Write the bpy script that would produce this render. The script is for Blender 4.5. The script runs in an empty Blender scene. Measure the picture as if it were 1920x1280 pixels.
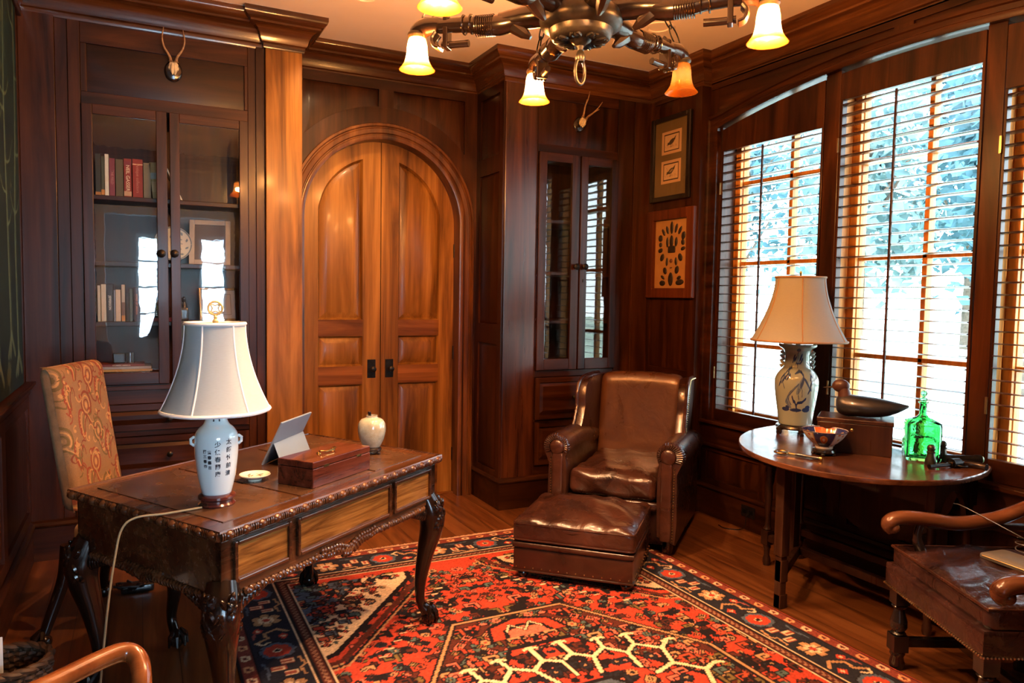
import bpy, bmesh, math, random
import numpy as np
from mathutils import Vector, Matrix

random.seed(7)
rng = np.random.default_rng(11)
SC = bpy.context.scene
COL = SC.collection
R = math.radians
PI = math.pi

# ------------------------------------------------------------------ camera
cam_d = bpy.data.cameras.new('camera')
cam_d.sensor_width = 36.0
cam_d.lens = 1387.776 / 1920.0 * 36.0
cam_d.clip_start = 0.05
cam_d.clip_end = 200
cam = bpy.data.objects.new('camera', cam_d)
COL.objects.link(cam)
_yaw, _pit, _rol = .468211385, .0611955278, -.0161443726
_f = Vector((math.sin(_yaw)*math.cos(_pit), math.cos(_yaw)*math.cos(_pit), -math.sin(_pit)))
_r = Vector((math.cos(_yaw), -math.sin(_yaw), 0))
_d = _f.cross(_r)
_rr = math.cos(_rol)*_r + math.sin(_rol)*_d
_dd = -math.sin(_rol)*_r + math.cos(_rol)*_d
cam.matrix_world = Matrix(((_rr.x, -_dd.x, -_f.x, 0), (_rr.y, -_dd.y, -_f.y, 0), (_rr.z, -_dd.z, -_f.z, 1.5), (0, 0, 0, 1)))
SC.camera = cam

# ------------------------------------------------------------------ view, world, sun, lights
SC.view_settings.view_transform = 'Standard'
SC.view_settings.look = 'None'
SC.view_settings.gamma = 1.0
SC.view_settings.exposure = 0.75
SC.view_settings.use_curve_mapping = False
try:
    SC.cycles.use_denoising = True
    SC.cycles.max_bounces = 8
    SC.cycles.diffuse_bounces = 4
    SC.cycles.glossy_bounces = 4
    SC.cycles.transmission_bounces = 6
    SC.cycles.transparent_max_bounces = 12
    SC.cycles.sample_clamp_indirect = 6.0
    SC.cycles.caustics_reflective = False
    SC.cycles.caustics_refractive = False
except Exception:
    pass

W = bpy.data.worlds.new('sky')
SC.world = W
W.use_nodes = True
wn = W.node_tree.nodes
wl = W.node_tree.links
wn.clear()
wo = wn.new('ShaderNodeOutputWorld')
wb = wn.new('ShaderNodeBackground')
wtc = wn.new('ShaderNodeTexCoord')
wsp = wn.new('ShaderNodeSeparateXYZ')
wcr = wn.new('ShaderNodeValToRGB')
wcr.color_ramp.elements[0].position = 0.0
wcr.color_ramp.elements[0].color = (.88, .96, 1.0, 1)
wcr.color_ramp.elements[1].position = 0.8
wcr.color_ramp.elements[1].color = (0.50, 0.74, 1.0, 1)
wl.new(wtc.outputs['Generated'], wsp.inputs[0])
wl.new(wsp.outputs['Z'], wcr.inputs[0])
wl.new(wcr.outputs[0], wb.inputs[0])
wb.inputs[1].default_value = 9.0
wl.new(wb.outputs[0], wo.inputs[0])

def light(name, kind, loc, energy, color, **k):
    d = bpy.data.lights.new(name, kind)
    d.energy = energy
    d.color = color
    for a, b in k.items():
        if a != 'aim':
            setattr(d, a, b)
    o = bpy.data.objects.new(name, d)
    COL.objects.link(o)
    o.location = loc
    if 'aim' in k:
        o.rotation_euler = (Vector(k['aim'])).to_track_quat('-Z', 'Y').to_euler()
    return o

light('sun', 'SUN', (8, -6, 9), 8.0, (1.0, .93, .82), angle=R(1.0), aim=(-.16, .80, -.58))
# daylight at the windows: a portal guides the sky light through the three right-hand windows; bluish fill lamps are added at the hall windows
def portal(name, loc, sx, sy, aim, e=0, c=(1, 1, 1)):
    o = light(name, 'AREA', loc, e if e else 1.0, c, shape='RECTANGLE', size=sx, size_y=sy, aim=aim)
    if not e:
        o.data.cycles.is_portal = True
    return o
portal('window_portal', (3.86, 2.58, 1.7), 3.1, 2.2, (-1, 0, 0))
portal('hall_window_fill', (.28, -3.24, 1.55), .62, 1.6, (0, 1, 0), 66, (.42, .71, 1.0))
portal('hall_window_fill', (1.24, -3.24, 1.55), .76, 1.6, (0, 1, 0), 78, (.42, .71, 1.0))
WARM = (1.0, .56, .27)
EOF_TOP = None

# ------------------------------------------------------------------ materials
def sc(c):
    return (c[0], c[1], c[2], 1.0)

class NT:
    def __init__(s, name):
        s.m = bpy.data.materials.new(name)
        s.m.use_nodes = True
        s.n = s.m.node_tree.nodes
        s.l = s.m.node_tree.links
        s.n.clear()
        s.out = s.n.new('ShaderNodeOutputMaterial')
    def new(s, t, **k):
        o = s.n.new('ShaderNode' + t)
        for a, b in k.items():
            setattr(o, a, b)
        return o
    def put(s, sock, v):
        if hasattr(v, 'is_output'):
            s.l.new(v, sock)
        elif isinstance(v, (tuple, list)) and len(v) == 3 and sock.type == 'RGBA':
            sock.default_value = sc(v)
        else:
            sock.default_value = v
    def coords(s, scale=(1, 1, 1), rot=(0, 0, 0), kind='Object'):
        t = s.new('TexCoord')
        m = s.new('Mapping')
        m.inputs['Scale'].default_value = scale
        m.inputs['Rotation'].default_value = rot
        s.l.new(t.outputs[kind], m.inputs[0])
        return m.outputs[0]
    def noise(s, vec, scale, detail=4, rough=.55, dist=0.0):
        o = s.new('TexNoise')
        s.put(o.inputs['Vector'], vec)
        o.inputs['Scale'].default_value = scale
        o.inputs['Detail'].default_value = detail
        o.inputs['Roughness'].default_value = rough
        o.inputs['Distortion'].default_value = dist
        return o.outputs[0]
    def ramp(s, fac, stops, interp='LINEAR'):
        o = s.new('ValToRGB')
        cr = o.color_ramp
        cr.interpolation = interp
        while len(cr.elements) < len(stops):
            cr.elements.new(.5)
        for e, (p, c) in zip(cr.elements, stops):
            e.position = p
            e.color = sc(c)
        s.put(o.inputs[0], fac)
        return o.outputs[0]
    def mix(s, fac, a, b, mode='MIX'):
        o = s.new('Mix', data_type='RGBA', blend_type=mode)
        s.put(o.inputs[0], fac)
        s.put(o.inputs[6], a)
        s.put(o.inputs[7], b)
        return o.outputs[2]
    def math(s, op, a, b=0.0, c=None):
        o = s.new('Math', operation=op)
        s.put(o.inputs[0], a)
        s.put(o.inputs[1], b)
        if c is not None:
            s.put(o.inputs[2], c)
        return o.outputs[0]
    def bump(s, h, strength=.2, dist=.01):
        o = s.new('Bump')
        o.inputs['Strength'].default_value = strength
        o.inputs['Distance'].default_value = dist
        s.put(o.inputs['Height'], h)
        return o.outputs[0]
    def pbr(s, color, rough=.5, metal=0.0, normal=None, coat=0.0, coat_rough=.1, spec=.5, **k):
        p = s.new('BsdfPrincipled')
        s.put(p.inputs['Base Color'], color)
        s.put(p.inputs['Roughness'], rough)
        s.put(p.inputs['Metallic'], metal)
        p.inputs['Coat Weight'].default_value = coat
        p.inputs['Coat Roughness'].default_value = coat_rough
        p.inputs['Specular IOR Level'].default_value = spec
        if normal is not None:
            s.put(p.inputs['Normal'], normal)
        for a, b in k.items():
            s.put(p.inputs[a.replace('_', ' ')], b)
        s.l.new(p.outputs[0], s.out.inputs[0])
        return s.m
    def attr(s, name='Col'):
        return s.new('Attribute', attribute_name=name).outputs['Color']

def wood(name, axis, dark, mid, lite, rough=.34, coat=.06, scale=1.0, coat_rough=.12, bump=.06, spec=.22):
    t = NT(name)
    a, b = .55 * scale, 7.0 * scale
    s3 = [b, b, b]
    s3['xyz'.index(axis)] = a
    v = t.coords(s3)
    n1 = t.noise(v, 1.0, 5, .6, 1.6)
    s4 = [46 * scale] * 3
    s4['xyz'.index(axis)] = 1.6 * scale
    n2 = t.noise(t.coords(s4), 1.0, 3, .6, .3)
    n3 = t.noise(t.coords([1.1 * scale * (1 if i != 'xyz'.index(axis) else .35) for i in range(3)]), 1.0, 2, .5, .8)
    c = t.ramp(n1, [(.30, dark), (.48, mid), (.72, lite)])
    c = t.mix(.45, c, t.ramp(n2, [(.30, (.35, .3, .28)), (.62, (1, 1, 1))]), 'MULTIPLY')
    c = t.mix(.6, c, t.ramp(n3, [(.25, (.45, .40, .38)), (.75, (1.35, 1.25, 1.15))]), 'MULTIPLY')
    r = t.math('MULTIPLY_ADD', n2, .16, rough - .08)
    nb = t.bump(n2, bump, .004)
    return t.pbr(c, r, normal=nb, coat=coat, coat_rough=coat_rough, spec=spec)

def plain(name, color, rough=.5, metal=0.0, coat=0.0, var=.12, vs=12.0, bump=0.0, coat_rough=.1, **k):
    t = NT(name)
    n = t.noise(t.coords(), vs, 3)
    lo = tuple(x * (1 - var) for x in color)
    hi = tuple(min(1, x * (1 + var)) for x in color)
    c = t.ramp(n, [(.3, lo), (.7, hi)])
    nb = t.bump(t.noise(t.coords(), vs * 6, 3), bump, .004) if bump else None
    return t.pbr(c, rough, metal, nb, coat, coat_rough, **k)

def vcol(name, rough=.6, coat=0.0, bump=0.0, bs=300.0, mul=(1, 1, 1), **k):
    t = NT(name)
    c = t.attr('Col')
    if bump:
        n = t.noise(t.coords(), bs, 2)
        c = t.mix(.5, c, t.ramp(n, [(.3, (.55, .55, .55)), (.7, (1.2, 1.2, 1.2))]), 'MULTIPLY')
        nb = t.bump(n, bump, .004)
    else:
        nb = None
    return t.pbr(c, rough, 0, nb, coat, **k)

MD, MM, ML = (.007, .0021, .0009), (.034, .0098, .0030), (.082, .0265, .0070)
WZ = wood('mahogany_upright', 'z', MD, MM, ML)
WX = wood('mahogany_rail', 'x', MD, MM, ML)
WY = wood('mahogany_rail_along', 'y', MD, MM, ML)
DZ = wood('door_mahogany', 'z', (.055, .0180, .0035), (.235, .098, .0165), (.44, .205, .038), scale=.8)
DX = wood('door_mahogany_rail', 'x', (.034, .0098, .0024), (.150, .050, .0100), (.29, .110, .023), scale=.8)
CRW = wood('cornice_mahogany', 'x', (.020, .007, .003), (.075, .026, .008), (.15, .056, .017), rough=.26, coat=.5)
CASE = wood('casing_mahogany', 'z', (.022, .0065, .002), (.105, .035, .0085), (.22, .085, .020), scale=.8, coat=.25)
WZG = wood('polished_mahogany', 'z', (.012, .0035, .0015), (.055, .0150, .0050), (.12, .037, .011), rough=.30, coat=1.0, coat_rough=.24)
FRZ = wood('shaded_frieze_mahogany', 'x', (.0030, .0010, .0006), (.014, .0042, .0012), (.034, .0105, .0027), coat=.22, coat_rough=.16)  # darker mahogany copy: the weaker light on the panel is put into its colour
CRWY = wood('cornice_mahogany_along', 'y', (.020, .007, .003), (.075, .026, .008), (.15, .056, .017), rough=.26, coat=.5)
KZ = wood('shadow_mahogany', 'z', (.009, .003, .0017), (.032, .009, .0036), (.065, .019, .0065))
KX = wood('shadow_mahogany_rail', 'y', (.009, .003, .0017), (.032, .009, .0036), (.065, .019, .0065))
JAMB = wood('pine_jamb', 'z', (.45, .16, .035), (.62, .26, .06), (.74, .36, .10), rough=.45, coat=.1)
SLAT = wood('louvre_wood', 'y', (.030, .010, .005), (.070, .024, .011), (.12, .045, .02), rough=.28, coat=.3)
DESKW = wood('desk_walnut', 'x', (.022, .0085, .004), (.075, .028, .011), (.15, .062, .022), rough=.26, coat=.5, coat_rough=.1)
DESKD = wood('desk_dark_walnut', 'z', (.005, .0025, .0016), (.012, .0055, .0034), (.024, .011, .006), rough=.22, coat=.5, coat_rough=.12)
BURL = wood('figured_walnut_veneer', 'x', (.070, .026, .007), (.24, .105, .024), (.42, .21, .05), rough=.24, coat=.5, scale=3.4)
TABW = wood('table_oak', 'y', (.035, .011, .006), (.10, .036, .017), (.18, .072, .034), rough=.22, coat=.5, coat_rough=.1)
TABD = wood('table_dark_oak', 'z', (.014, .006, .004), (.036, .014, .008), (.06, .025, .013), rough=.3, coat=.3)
BOXW = wood('rosewood_box', 'x', (.020, .0048, .003), (.085, .021, .012), (.17, .050, .030), rough=.18, coat=.7, coat_rough=.06, scale=1.6)
CHAIRW = wood('bent_cherry', 'x', (.10, .026, .007), (.19, .056, .014), (.28, .095, .026), rough=.2, coat=.7, coat_rough=.06)
FRAMEW = wood('frame_cherry', 'z', (.045, .011, .004), (.095, .024, .008), (.14, .040, .013), rough=.35)
CARVED = plain('carved_dark_wood', (.011, .0055, .0042), .22, coat=.7, var=.4, vs=6, coat_rough=.12)
BLACKW = plain('ebonised_wood', (.010, .007, .007), .22, coat=.6, var=.3)
REDW = plain('red_lacquer_wood', (.060, .012, .010), .18, coat=.7, var=.3)
IRON = plain('blackened_iron', (.020, .019, .018), .38, .85, var=.3, vs=40)
BRONZE = plain('dark_bronze', (.050, .044, .038), .36, .7, var=.5, vs=18, bump=.15)
BRASS = plain('brass', (.60, .40, .13), .24, 1.0, var=.2)
BRASSW = plain('gilt_cream_metal', (.80, .62, .26), .35, .55, var=.2)
NAIL = plain('antique_brass', (.50, .36, .17), .3, 1.0, var=.2)
PLASTER = plain('warm_ceiling_plaster', (.95, .80, .71), .75, var=.03, vs=3)
WHITE = plain('white_plaster', (.72, .75, .74), .7, var=.03, vs=3)
BONE = plain('bone', (.62, .52, .33), .55, var=.35, vs=60, bump=.3)
ANTL = plain('antler', (.28, .17, .085), .55, var=.5, vs=50, bump=.4)
CELADON = plain('pale_celadon_glaze', (.66, .79, .82), .10, coat=.8, var=.03, vs=4, coat_rough=.03)
SILK = None

def fabric_shade(name, col, tr, tw=.35):
    t = NT(name)
    n = t.noise(t.coords((40, 40, 260)), 2.0, 2)
    c = t.mix(.25, col, t.ramp(n, [(.3, (.8, .8, .8)), (.7, (1.1, 1.1, 1.1))]), 'MULTIPLY')
    d = t.new('BsdfDiffuse')
    t.put(d.inputs[0], c)
    x = t.new('BsdfTranslucent')
    t.put(x.inputs[0], tr)
    m = t.new('MixShader')
    m.inputs[0].default_value = tw
    t.l.new(d.outputs[0], m.inputs[1])
    t.l.new(x.outputs[0], m.inputs[2])
    t.l.new(m.outputs[0], t.out.inputs[0])
    return t.m
SHADE1 = fabric_shade('blue_tinted_silk', (.40, .49, .54), (.40, .48, .53), .25)  # bluish tint put into the silk colour to offset the warm lamplight
SHADE2 = fabric_shade('cream_silk', (.38, .43, .43), (.36, .36, .33), .25)
TRIMW = plain('cream_braid', (.80, .82, .82), .6, var=.05)
TRIMT = plain('tan_braid', (.30, .19, .09), .6, var=.15)

def glass_pane(name, tint=(1, 1, 1), wavy=0.0, refl=1.0, rough=.0):
    t = NT(name)
    tr = t.new('BsdfTransparent')
    t.put(tr.inputs[0], tint)
    g = t.new('BsdfGlossy')
    g.inputs['Roughness'].default_value = rough
    g.inputs['Color'].default_value = (refl, refl, refl, 1)
    ge = t.new('NewGeometry')
    dt = t.new('VectorMath', operation='DOT_PRODUCT')
    t.put(dt.inputs[0], ge.outputs['Incoming'])
    t.put(dt.inputs[1], ge.outputs['Normal'])
    co = t.math('ABSOLUTE', dt.outputs['Value'])
    fr = t.math('MULTIPLY_ADD', t.math('POWER', t.math('SUBTRACT', 1.0, co), 5.0), .96, .042)
    if wavy:
        t.put(g.inputs['Normal'], t.bump(t.noise(t.coords(), 9.0, 2), wavy, .02))
    m = t.new('MixShader')
    t.put(m.inputs[0], fr)
    t.l.new(tr.outputs[0], m.inputs[1])
    t.l.new(g.outputs[0], m.inputs[2])
    t.l.new(m.outputs[0], t.out.inputs[0])
    return t.m
PANE = glass_pane('cabinet_glass', (.93, .95, .95), .008)
WPANE = glass_pane('window_glass', (.98, 1, 1))
FPANE = glass_pane('picture_glass', (.97, .98, .97))

def real_glass(name, col, rough=.02, ior=1.45):
    t = NT(name)
    n = t.bump(t.noise(t.coords(), 30, 2), .12, .01)
    return t.pbr(col, rough, normal=n, Transmission_Weight=1.0, IOR=ior)
GREEN = real_glass('green_bottle_glass', (.16, .66, .26))
CLEAR = real_glass('clear_glass', (.95, .97, .97))

def leather(name, dark, mid, worn, rough=.28, coat=.35, crease=.35, cs=9.0):
    t = NT(name)
    n1 = t.noise(t.coords(), 3.2, 5, .6, .8)
    n2 = t.noise(t.coords(), 140, 2)
    n3 = t.noise(t.coords((1, 1, 1)), cs, 3, .5, 1.2)
    v = t.new('TexVoronoi', feature='DISTANCE_TO_EDGE')
    t.put(v.inputs['Vector'], t.coords())
    v.inputs['Scale'].default_value = cs * .9
    c = t.ramp(n1, [(.30, dark), (.52, mid), (.75, worn)])
    h = t.math('ADD', t.math('MULTIPLY', n3, 1.0), t.math('MULTIPLY', n2, .06))
    b = t.bump(h, crease, .03)
    r = t.math('MULTIPLY_ADD', n1, .22, rough - .10)
    return t.pbr(c, r, normal=b, coat=coat, coat_rough=.18)
LEA = leather('brown_leather', (.014, .0052, .0034), (.034, .0115, .0066), (.075, .028, .014), crease=.10)
LEAO = leather('worn_brown_leather', (.018, .006, .004), (.045, .0145, .0085), (.090, .032, .019), crease=.28, cs=12)
LEAB = leather('sat_in_brown_leather', (.060, .023, .0105), (.085, .034, .015), (.13, .058, .026), crease=.12)
LEAR = leather('dark_oxblood_leather', (.012, .0048, .0045), (.028, .0105, .0092), (.060, .024, .019), rough=.24, coat=.5, crease=.6, cs=11)
DTOP = leather('tooled_leather_top', (.034, .0145, .007), (.060, .028, .0135), (.10, .050, .024), rough=.26, coat=.25, crease=.03, cs=3)

def shade_glass(name, lit):
    # scavo glass: milky body, amber rim and collar (a pattern of the glass), translucent so that the bulb inside lights it
    t = NT(name)
    tc = t.new('TexCoord')
    sp = t.new('SeparateXYZ')
    t.l.new(tc.outputs['Object'], sp.inputs[0])
    n = t.noise(t.coords(), 60, 3)
    h = t.math('ADD', sp.outputs['Z'], t.math('MULTIPLY', n, .030))
    pat = t.ramp(t.math('MULTIPLY_ADD', h, 8.0, -.10), [(.0, (.88, .38, .05)), (.20, (.92, .46, .08)), (.34, (.98, .74, .40)), (.62, (1, .88, .66)), (.95, (.92, .56, .18))])
    d = t.new('BsdfTranslucent')
    t.put(d.inputs[0], pat)
    df = t.new('BsdfDiffuse')
    t.put(df.inputs[0], pat)
    tr = t.new('BsdfTransparent')
    t.put(tr.inputs[0], t.mix(.25, pat, (1, .96, .88)))
    m1 = t.new('MixShader')
    m1.inputs[0].default_value = .30
    t.l.new(d.outputs[0], m1.inputs[1])
    t.l.new(df.outputs[0], m1.inputs[2])
    m2 = t.new('MixShader')
    m2.inputs[0].default_value = .72
    t.l.new(m1.outputs[0], m2.inputs[1])
    t.l.new(tr.outputs[0], m2.inputs[2])
    g = t.new('BsdfGlossy')
    g.inputs['Roughness'].default_value = .15
    m3 = t.new('MixShader')
    m3.inputs[0].default_value = .05
    t.l.new(m2.outputs[0], m3.inputs[1])
    t.l.new(g.outputs[0], m3.inputs[2])
    t.l.new(m3.outputs[0], t.out.inputs[0])
    return t.m
BELL = shade_glass('amber_scavo_glass', True)

def floor_mat():
    t = NT('heart_pine_floor')
    tc = t.new('TexCoord')
    sp = t.new('SeparateXYZ')
    t.l.new(tc.outputs['Object'], sp.inputs[0])
    px = t.math('MULTIPLY', sp.outputs['X'], 1 / .135)
    fl = t.math('FLOOR', px)
    fr = t.math('FRACT', px)
    wnz = t.new('TexWhiteNoise', noise_dimensions='1D')
    t.put(wnz.inputs['W'], fl)
    v = t.coords((14, .9, 1))
    off = t.new('VectorMath', operation='ADD')
    t.put(off.inputs[0], v)
    cm = t.new('CombineXYZ')
    t.put(cm.inputs[1], t.math('MULTIPLY', wnz.outputs[0], 37.0))
    t.l.new(cm.outputs[0], off.inputs[1])
    n = t.noise(off.outputs[0], 1.0, 5, .6, 1.3)
    c = t.ramp(n, [(.3, (.055, .015, .004)), (.5, (.135, .042, .011)), (.75, (.22, .08, .023))])
    c = t.mix(.7, c, t.ramp(wnz.outputs[0], [(0, (.6, .55, .5)), (1, (1.25, 1.2, 1.1))]), 'MULTIPLY')
    gap = t.math('GREATER_THAN', t.math('ABSOLUTE', t.math('SUBTRACT', fr, .5)), .488)
    c = t.mix(gap, c, (.012, .006, .004))
    b = t.bump(t.math('SUBTRACT', n, t.math('MULTIPLY', gap, 2.0)), .12, .004)
    return t.pbr(c, .33, normal=b, coat=.25, coat_rough=.2)
FLOORM = floor_mat()

# ------------------------------------------------------------------ mesh helpers
class MB:
    def __init__(s, M=None):
        s.v = []
        s.f = []
        s.mi = []
        s.M = M or Matrix.Identity(4)
        s.cur = 0
    def add(s, vs, fs, mi=None):
        o = len(s.v)
        M = s.M
        for p in vs:
            s.v.append(tuple(M @ Vector(p)))
        k = s.cur if mi is None else mi
        for f in fs:
            s.f.append(tuple(i + o for i in f))
            s.mi.append(k)
        return s
    def box(s, x0, x1, y0, y1, z0, z1, mi=None):
        vs = [(x, y, z) for z in (z0, z1) for y in (y0, y1) for x in (x0, x1)]
        fs = [(0, 2, 3, 1), (4, 5, 7, 6), (0, 1, 5, 4), (2, 6, 7, 3), (0, 4, 6, 2), (1, 3, 7, 5)]
        return s.add(vs, fs, mi)
    def obox(s, c, size, rot=None, mi=None):
        h = [x / 2 for x in size]
        Rm = rot.to_3x3() if rot else Matrix.Identity(3)
        vs = [tuple(Vector(c) + Rm @ Vector((x, y, z))) for z in (-h[2], h[2]) for y in (-h[1], h[1]) for x in (-h[0], h[0])]
        fs = [(0, 2, 3, 1), (4, 5, 7, 6), (0, 1, 5, 4), (2, 6, 7, 3), (0, 4, 6, 2), (1, 3, 7, 5)]
        return s.add(vs, fs, mi)
    def prism(s, poly, a0, a1, axis='z', mi=None):
        n = len(poly)
        def P(u, v, a):
            return (u, v, a) if axis == 'z' else ((u, a, v) if axis == 'y' else (a, u, v))
        vs = [P(u, v, a0) for u, v in poly] + [P(u, v, a1) for u, v in poly]
        fs = [tuple(range(n))[::-1], tuple(range(n, 2 * n))] + [(i, (i + 1) % n, n + (i + 1) % n, n + i) for i in range(n)]
        return s.add(vs, fs, mi)
    def lathe(s, prof, n=32, c=(0, 0, 0), mi=None, a0=0.0, a1=2 * PI, M=None, rmod=None):
        full = abs(a1 - a0 - 2 * PI) < 1e-6
        m = n if full else n + 1
        vs = []
        for r, z in prof:
            for i in range(m):
                a = a0 + (a1 - a0) * i / n
                q = r * (rmod(a, z) if rmod else 1.0)
                p = Vector((q * math.cos(a), q * math.sin(a), z))
                if M:
                    p = M @ p
                vs.append((p.x + c[0], p.y + c[1], p.z + c[2]))
        fs = []
        for j in range(len(prof) - 1):
            for i in range(n):
                k = (i + 1) % m
                fs.append((j * m + i, j * m + k, (j + 1) * m + k, (j + 1) * m + i))
        return s.add(vs, fs, mi)
    def tube(s, path, rad, n=10, mi=None, caps=True, closed=False, flat=None):
        P = [Vector(p) for p in path]
        L = len(P)
        if not hasattr(rad, '__len__'):
            rad = [rad] * L
        vs = []
        up = None
        for i, p in enumerate(P):
            if closed:
                t = P[(i + 1) % L] - P[i - 1]
            else:
                t = P[min(i + 1, L - 1)] - P[max(i - 1, 0)]
            t.normalize()
            if up is None:
                up = Vector((0, 0, 1)) if abs(t.z) < .9 else Vector((1, 0, 0))
            sd = t.cross(up).normalized()
            up = sd.cross(t).normalized()
            for k in range(n):
                a = 2 * PI * k / n
                q = p + rad[i] * (math.cos(a) * sd + math.sin(a) * up * (flat if flat else 1.0))
                vs.append(tuple(q))
        fs = []
        for i in range(L if closed else L - 1):
            j = (i + 1) % L
            for k in range(n):
                k2 = (k + 1) % n
                fs.append((i * n + k, i * n + k2, j * n + k2, j * n + k))
        if caps and not closed:
            fs.append(tuple(range(n))[::-1])
            fs.append(tuple(range((L - 1) * n, L * n)))
        return s.add(vs, fs, mi)
    def sphere(s, c, r, n=16, m=10, mi=None, M=None):
        if not hasattr(r, '__len__'):
            r = (r, r, r)
        vs, fs = [], []
        for j in range(m + 1):
            th = PI * j / m
            for i in range(n):
                a = 2 * PI * i / n
                p = Vector((r[0] * math.sin(th) * math.cos(a), r[1] * math.sin(th) * math.sin(a), r[2] * math.cos(th)))
                if M:
                    p = M @ p
                vs.append((p.x + c[0], p.y + c[1], p.z + c[2]))
        for j in range(m):
            for i in range(n):
                k = (i + 1) % n
                fs.append((j * n + i, (j + 1) * n + i, (j + 1) * n + k, j * n + k))
        return s.add(vs, fs, mi)
    def grid(s, fn, nu, nv, mi=None):
        vs = [fn(i / nu, j / nv) for j in range(nv + 1) for i in range(nu + 1)]
        w = nu + 1
        fs = [(j * w + i, j * w + i + 1, (j + 1) * w + i + 1, (j + 1) * w + i) for j in range(nv) for i in range(nu)]
        return s.add(vs, fs, mi)
    def rbox(s, c, size, r, n=10, puff=0.0, puffb=0.0, fn=None, mi=None, rot=None):
        # rounded box; puff domes the top, fn(p) may bend every point
        h = Vector(size) / 2
        r = min(r, h.x, h.y, h.z)
        vs, fs, idx = [], [], {}
        def key(p):
            return tuple(round(q * n) for q in p)
        def pt(p):
            k = key(p)
            if k in idx:
                return idx[k]
            q = Vector((p[0] * h.x, p[1] * h.y, p[2] * h.z))
            # denser towards the rims
            q = Vector([math.copysign(abs(p[i]) ** .75 * h[i], p[i]) for i in range(3)])
            inn = Vector([max(-(h[i] - r), min(h[i] - r, q[i])) for i in range(3)])
            dlt = q - inn
            if dlt.length > 1e-9:
                q = inn + dlt.normalized() * r
            e = (1 - (q.x / h.x) ** 2) * (1 - (q.y / h.y) ** 2)
            if q.z > 0:
                q.z += puff * e * (q.z / h.z)
            else:
                q.z += puffb * e * (q.z / h.z)
            if fn:
                q = Vector(fn(q))
            if rot:
                q = rot.to_3x3() @ q
            idx[k] = len(vs)
            vs.append((q.x + c[0], q.y + c[1], q.z + c[2]))
            return idx[k]
        for ax in range(3):
            for sg in (-1, 1):
                for i in range(n):
                    for j in range(n):
                        q = []
                        for (a, b) in ((i, j), (i + 1, j), (i + 1, j + 1), (i, j + 1)):
                            p = [0, 0, 0]
                            p[ax] = sg
                            p[(ax + 1) % 3] = -1 + 2 * a / n
                            p[(ax + 2) % 3] = -1 + 2 * b / n
                            q.append(pt(p))
                        fs.append(tuple(q) if sg > 0 else tuple(q[::-1]))
        return s.add(vs, fs, mi)
    def plate(s, xs, zb, zt, y0, y1, mi=None):
        # a board lying in the xz plane between the curves zb(x) and zt(x), from depth y0 (front) to y1 (back)
        n = len(xs)
        vs = []
        for y in (y0, y1):
            for x in xs:
                vs.append((x, y, zb(x)))
            for x in xs:
                vs.append((x, y, zt(x)))
        fs = []
        for i in range(n - 1):
            fs.append((i, i + 1, n + i + 1, n + i))
            fs.append((2 * n + i + 1, 2 * n + i, 3 * n + i, 3 * n + i + 1))
            fs.append((n + i, n + i + 1, 3 * n + i + 1, 3 * n + i))
            fs.append((i + 1, i, 2 * n + i, 2 * n + i + 1))
        fs.append((0, n, 3 * n, 2 * n))
        fs.append((n - 1, 2 * n + n - 1, 4 * n - 1, 2 * n - 1))
        return s.add(vs, fs, mi)
    def panel(s, x0, x1, zb, zt, inset=.04, lo=.010, hi=0.0, zbi=None, zti=None, n=1, mi=None):
        # raised-and-fielded panel: rim at depth lo, field at depth hi, sloped bevels between (depth = +y)
        F = lambda q: (lambda x: q) if not callable(q) else q
        zb, zt = F(zb), F(zt)
        zbi = F(zbi) if zbi is not None else (lambda x: zb(x) + inset)
        zti = F(zti) if zti is not None else (lambda x: zt(x) - inset)
        n = max(1, n)
        xo = [x0 + (x1 - x0) * i / n for i in range(n + 1)]
        xi = [x0 + inset + (x1 - x0 - 2 * inset) * i / n for i in range(n + 1)]
        vs = [(x, lo, zb(x)) for x in xo] + [(x, lo, zt(x)) for x in xo] + [(x, hi, zbi(x)) for x in xi] + [(x, hi, zti(x)) for x in xi]
        m = n + 1
        fs = []
        for i in range(n):
            fs.append((2 * m + i, 2 * m + i + 1, 3 * m + i + 1, 3 * m + i))
            fs.append((i, i + 1, 2 * m + i + 1, 2 * m + i))
            fs.append((3 * m + i, 3 * m + i + 1, m + i + 1, m + i))
        fs.append((0, 2 * m, 3 * m, m))
        fs.append((2 * m + n, n, m + n, 3 * m + n))
        return s.add(vs, fs, mi)
    def sweep(s, prof, path, closed=False, side=1.0, mi=None, byaxis=False):
        # prof = (out, z) points swept along a plan polyline with mitres; out points to the right of travel
        L = len(path)
        vs = []
        for i in range(L):
            p = Vector(path[i][:2])
            a = Vector(path[i - 1][:2]) if (i > 0 or closed) else None
            b = Vector(path[(i + 1) % L][:2]) if (i < L - 1 or closed) else None
            d1 = (p - a).normalized() if a is not None else (b - p).normalized()
            d2 = (b - p).normalized() if b is not None else d1
            n1 = Vector((d1.y, -d1.x)) * side
            n2 = Vector((d2.y, -d2.x)) * side
            m = (n1 + n2)
            m = m / max(.2, (1 + n1.dot(n2)))
            for o, z in prof:
                vs.append((p.x + m.x * o, p.y + m.y * o, z))
        k = len(prof)
        fs = []
        for i in range(L if closed else L - 1):
            j = (i + 1) % L
            for q in range(k - 1):
                fs.append((i * k + q, j * k + q, j * k + q + 1, i * k + q + 1))
        s.add(vs, fs, mi)
        if byaxis:      # slot 0 along x, slot 1 along y
            for i in range(L if closed else L - 1):
                d = Vector(path[(i + 1) % L][:2]) - Vector(path[i][:2])
                v = 1 if abs(d.y) > abs(d.x) else 0
                o = len(s.mi) - len(fs) + i * (k - 1)
                s.mi[o:o + k - 1] = [v] * (k - 1)
        return s
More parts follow.
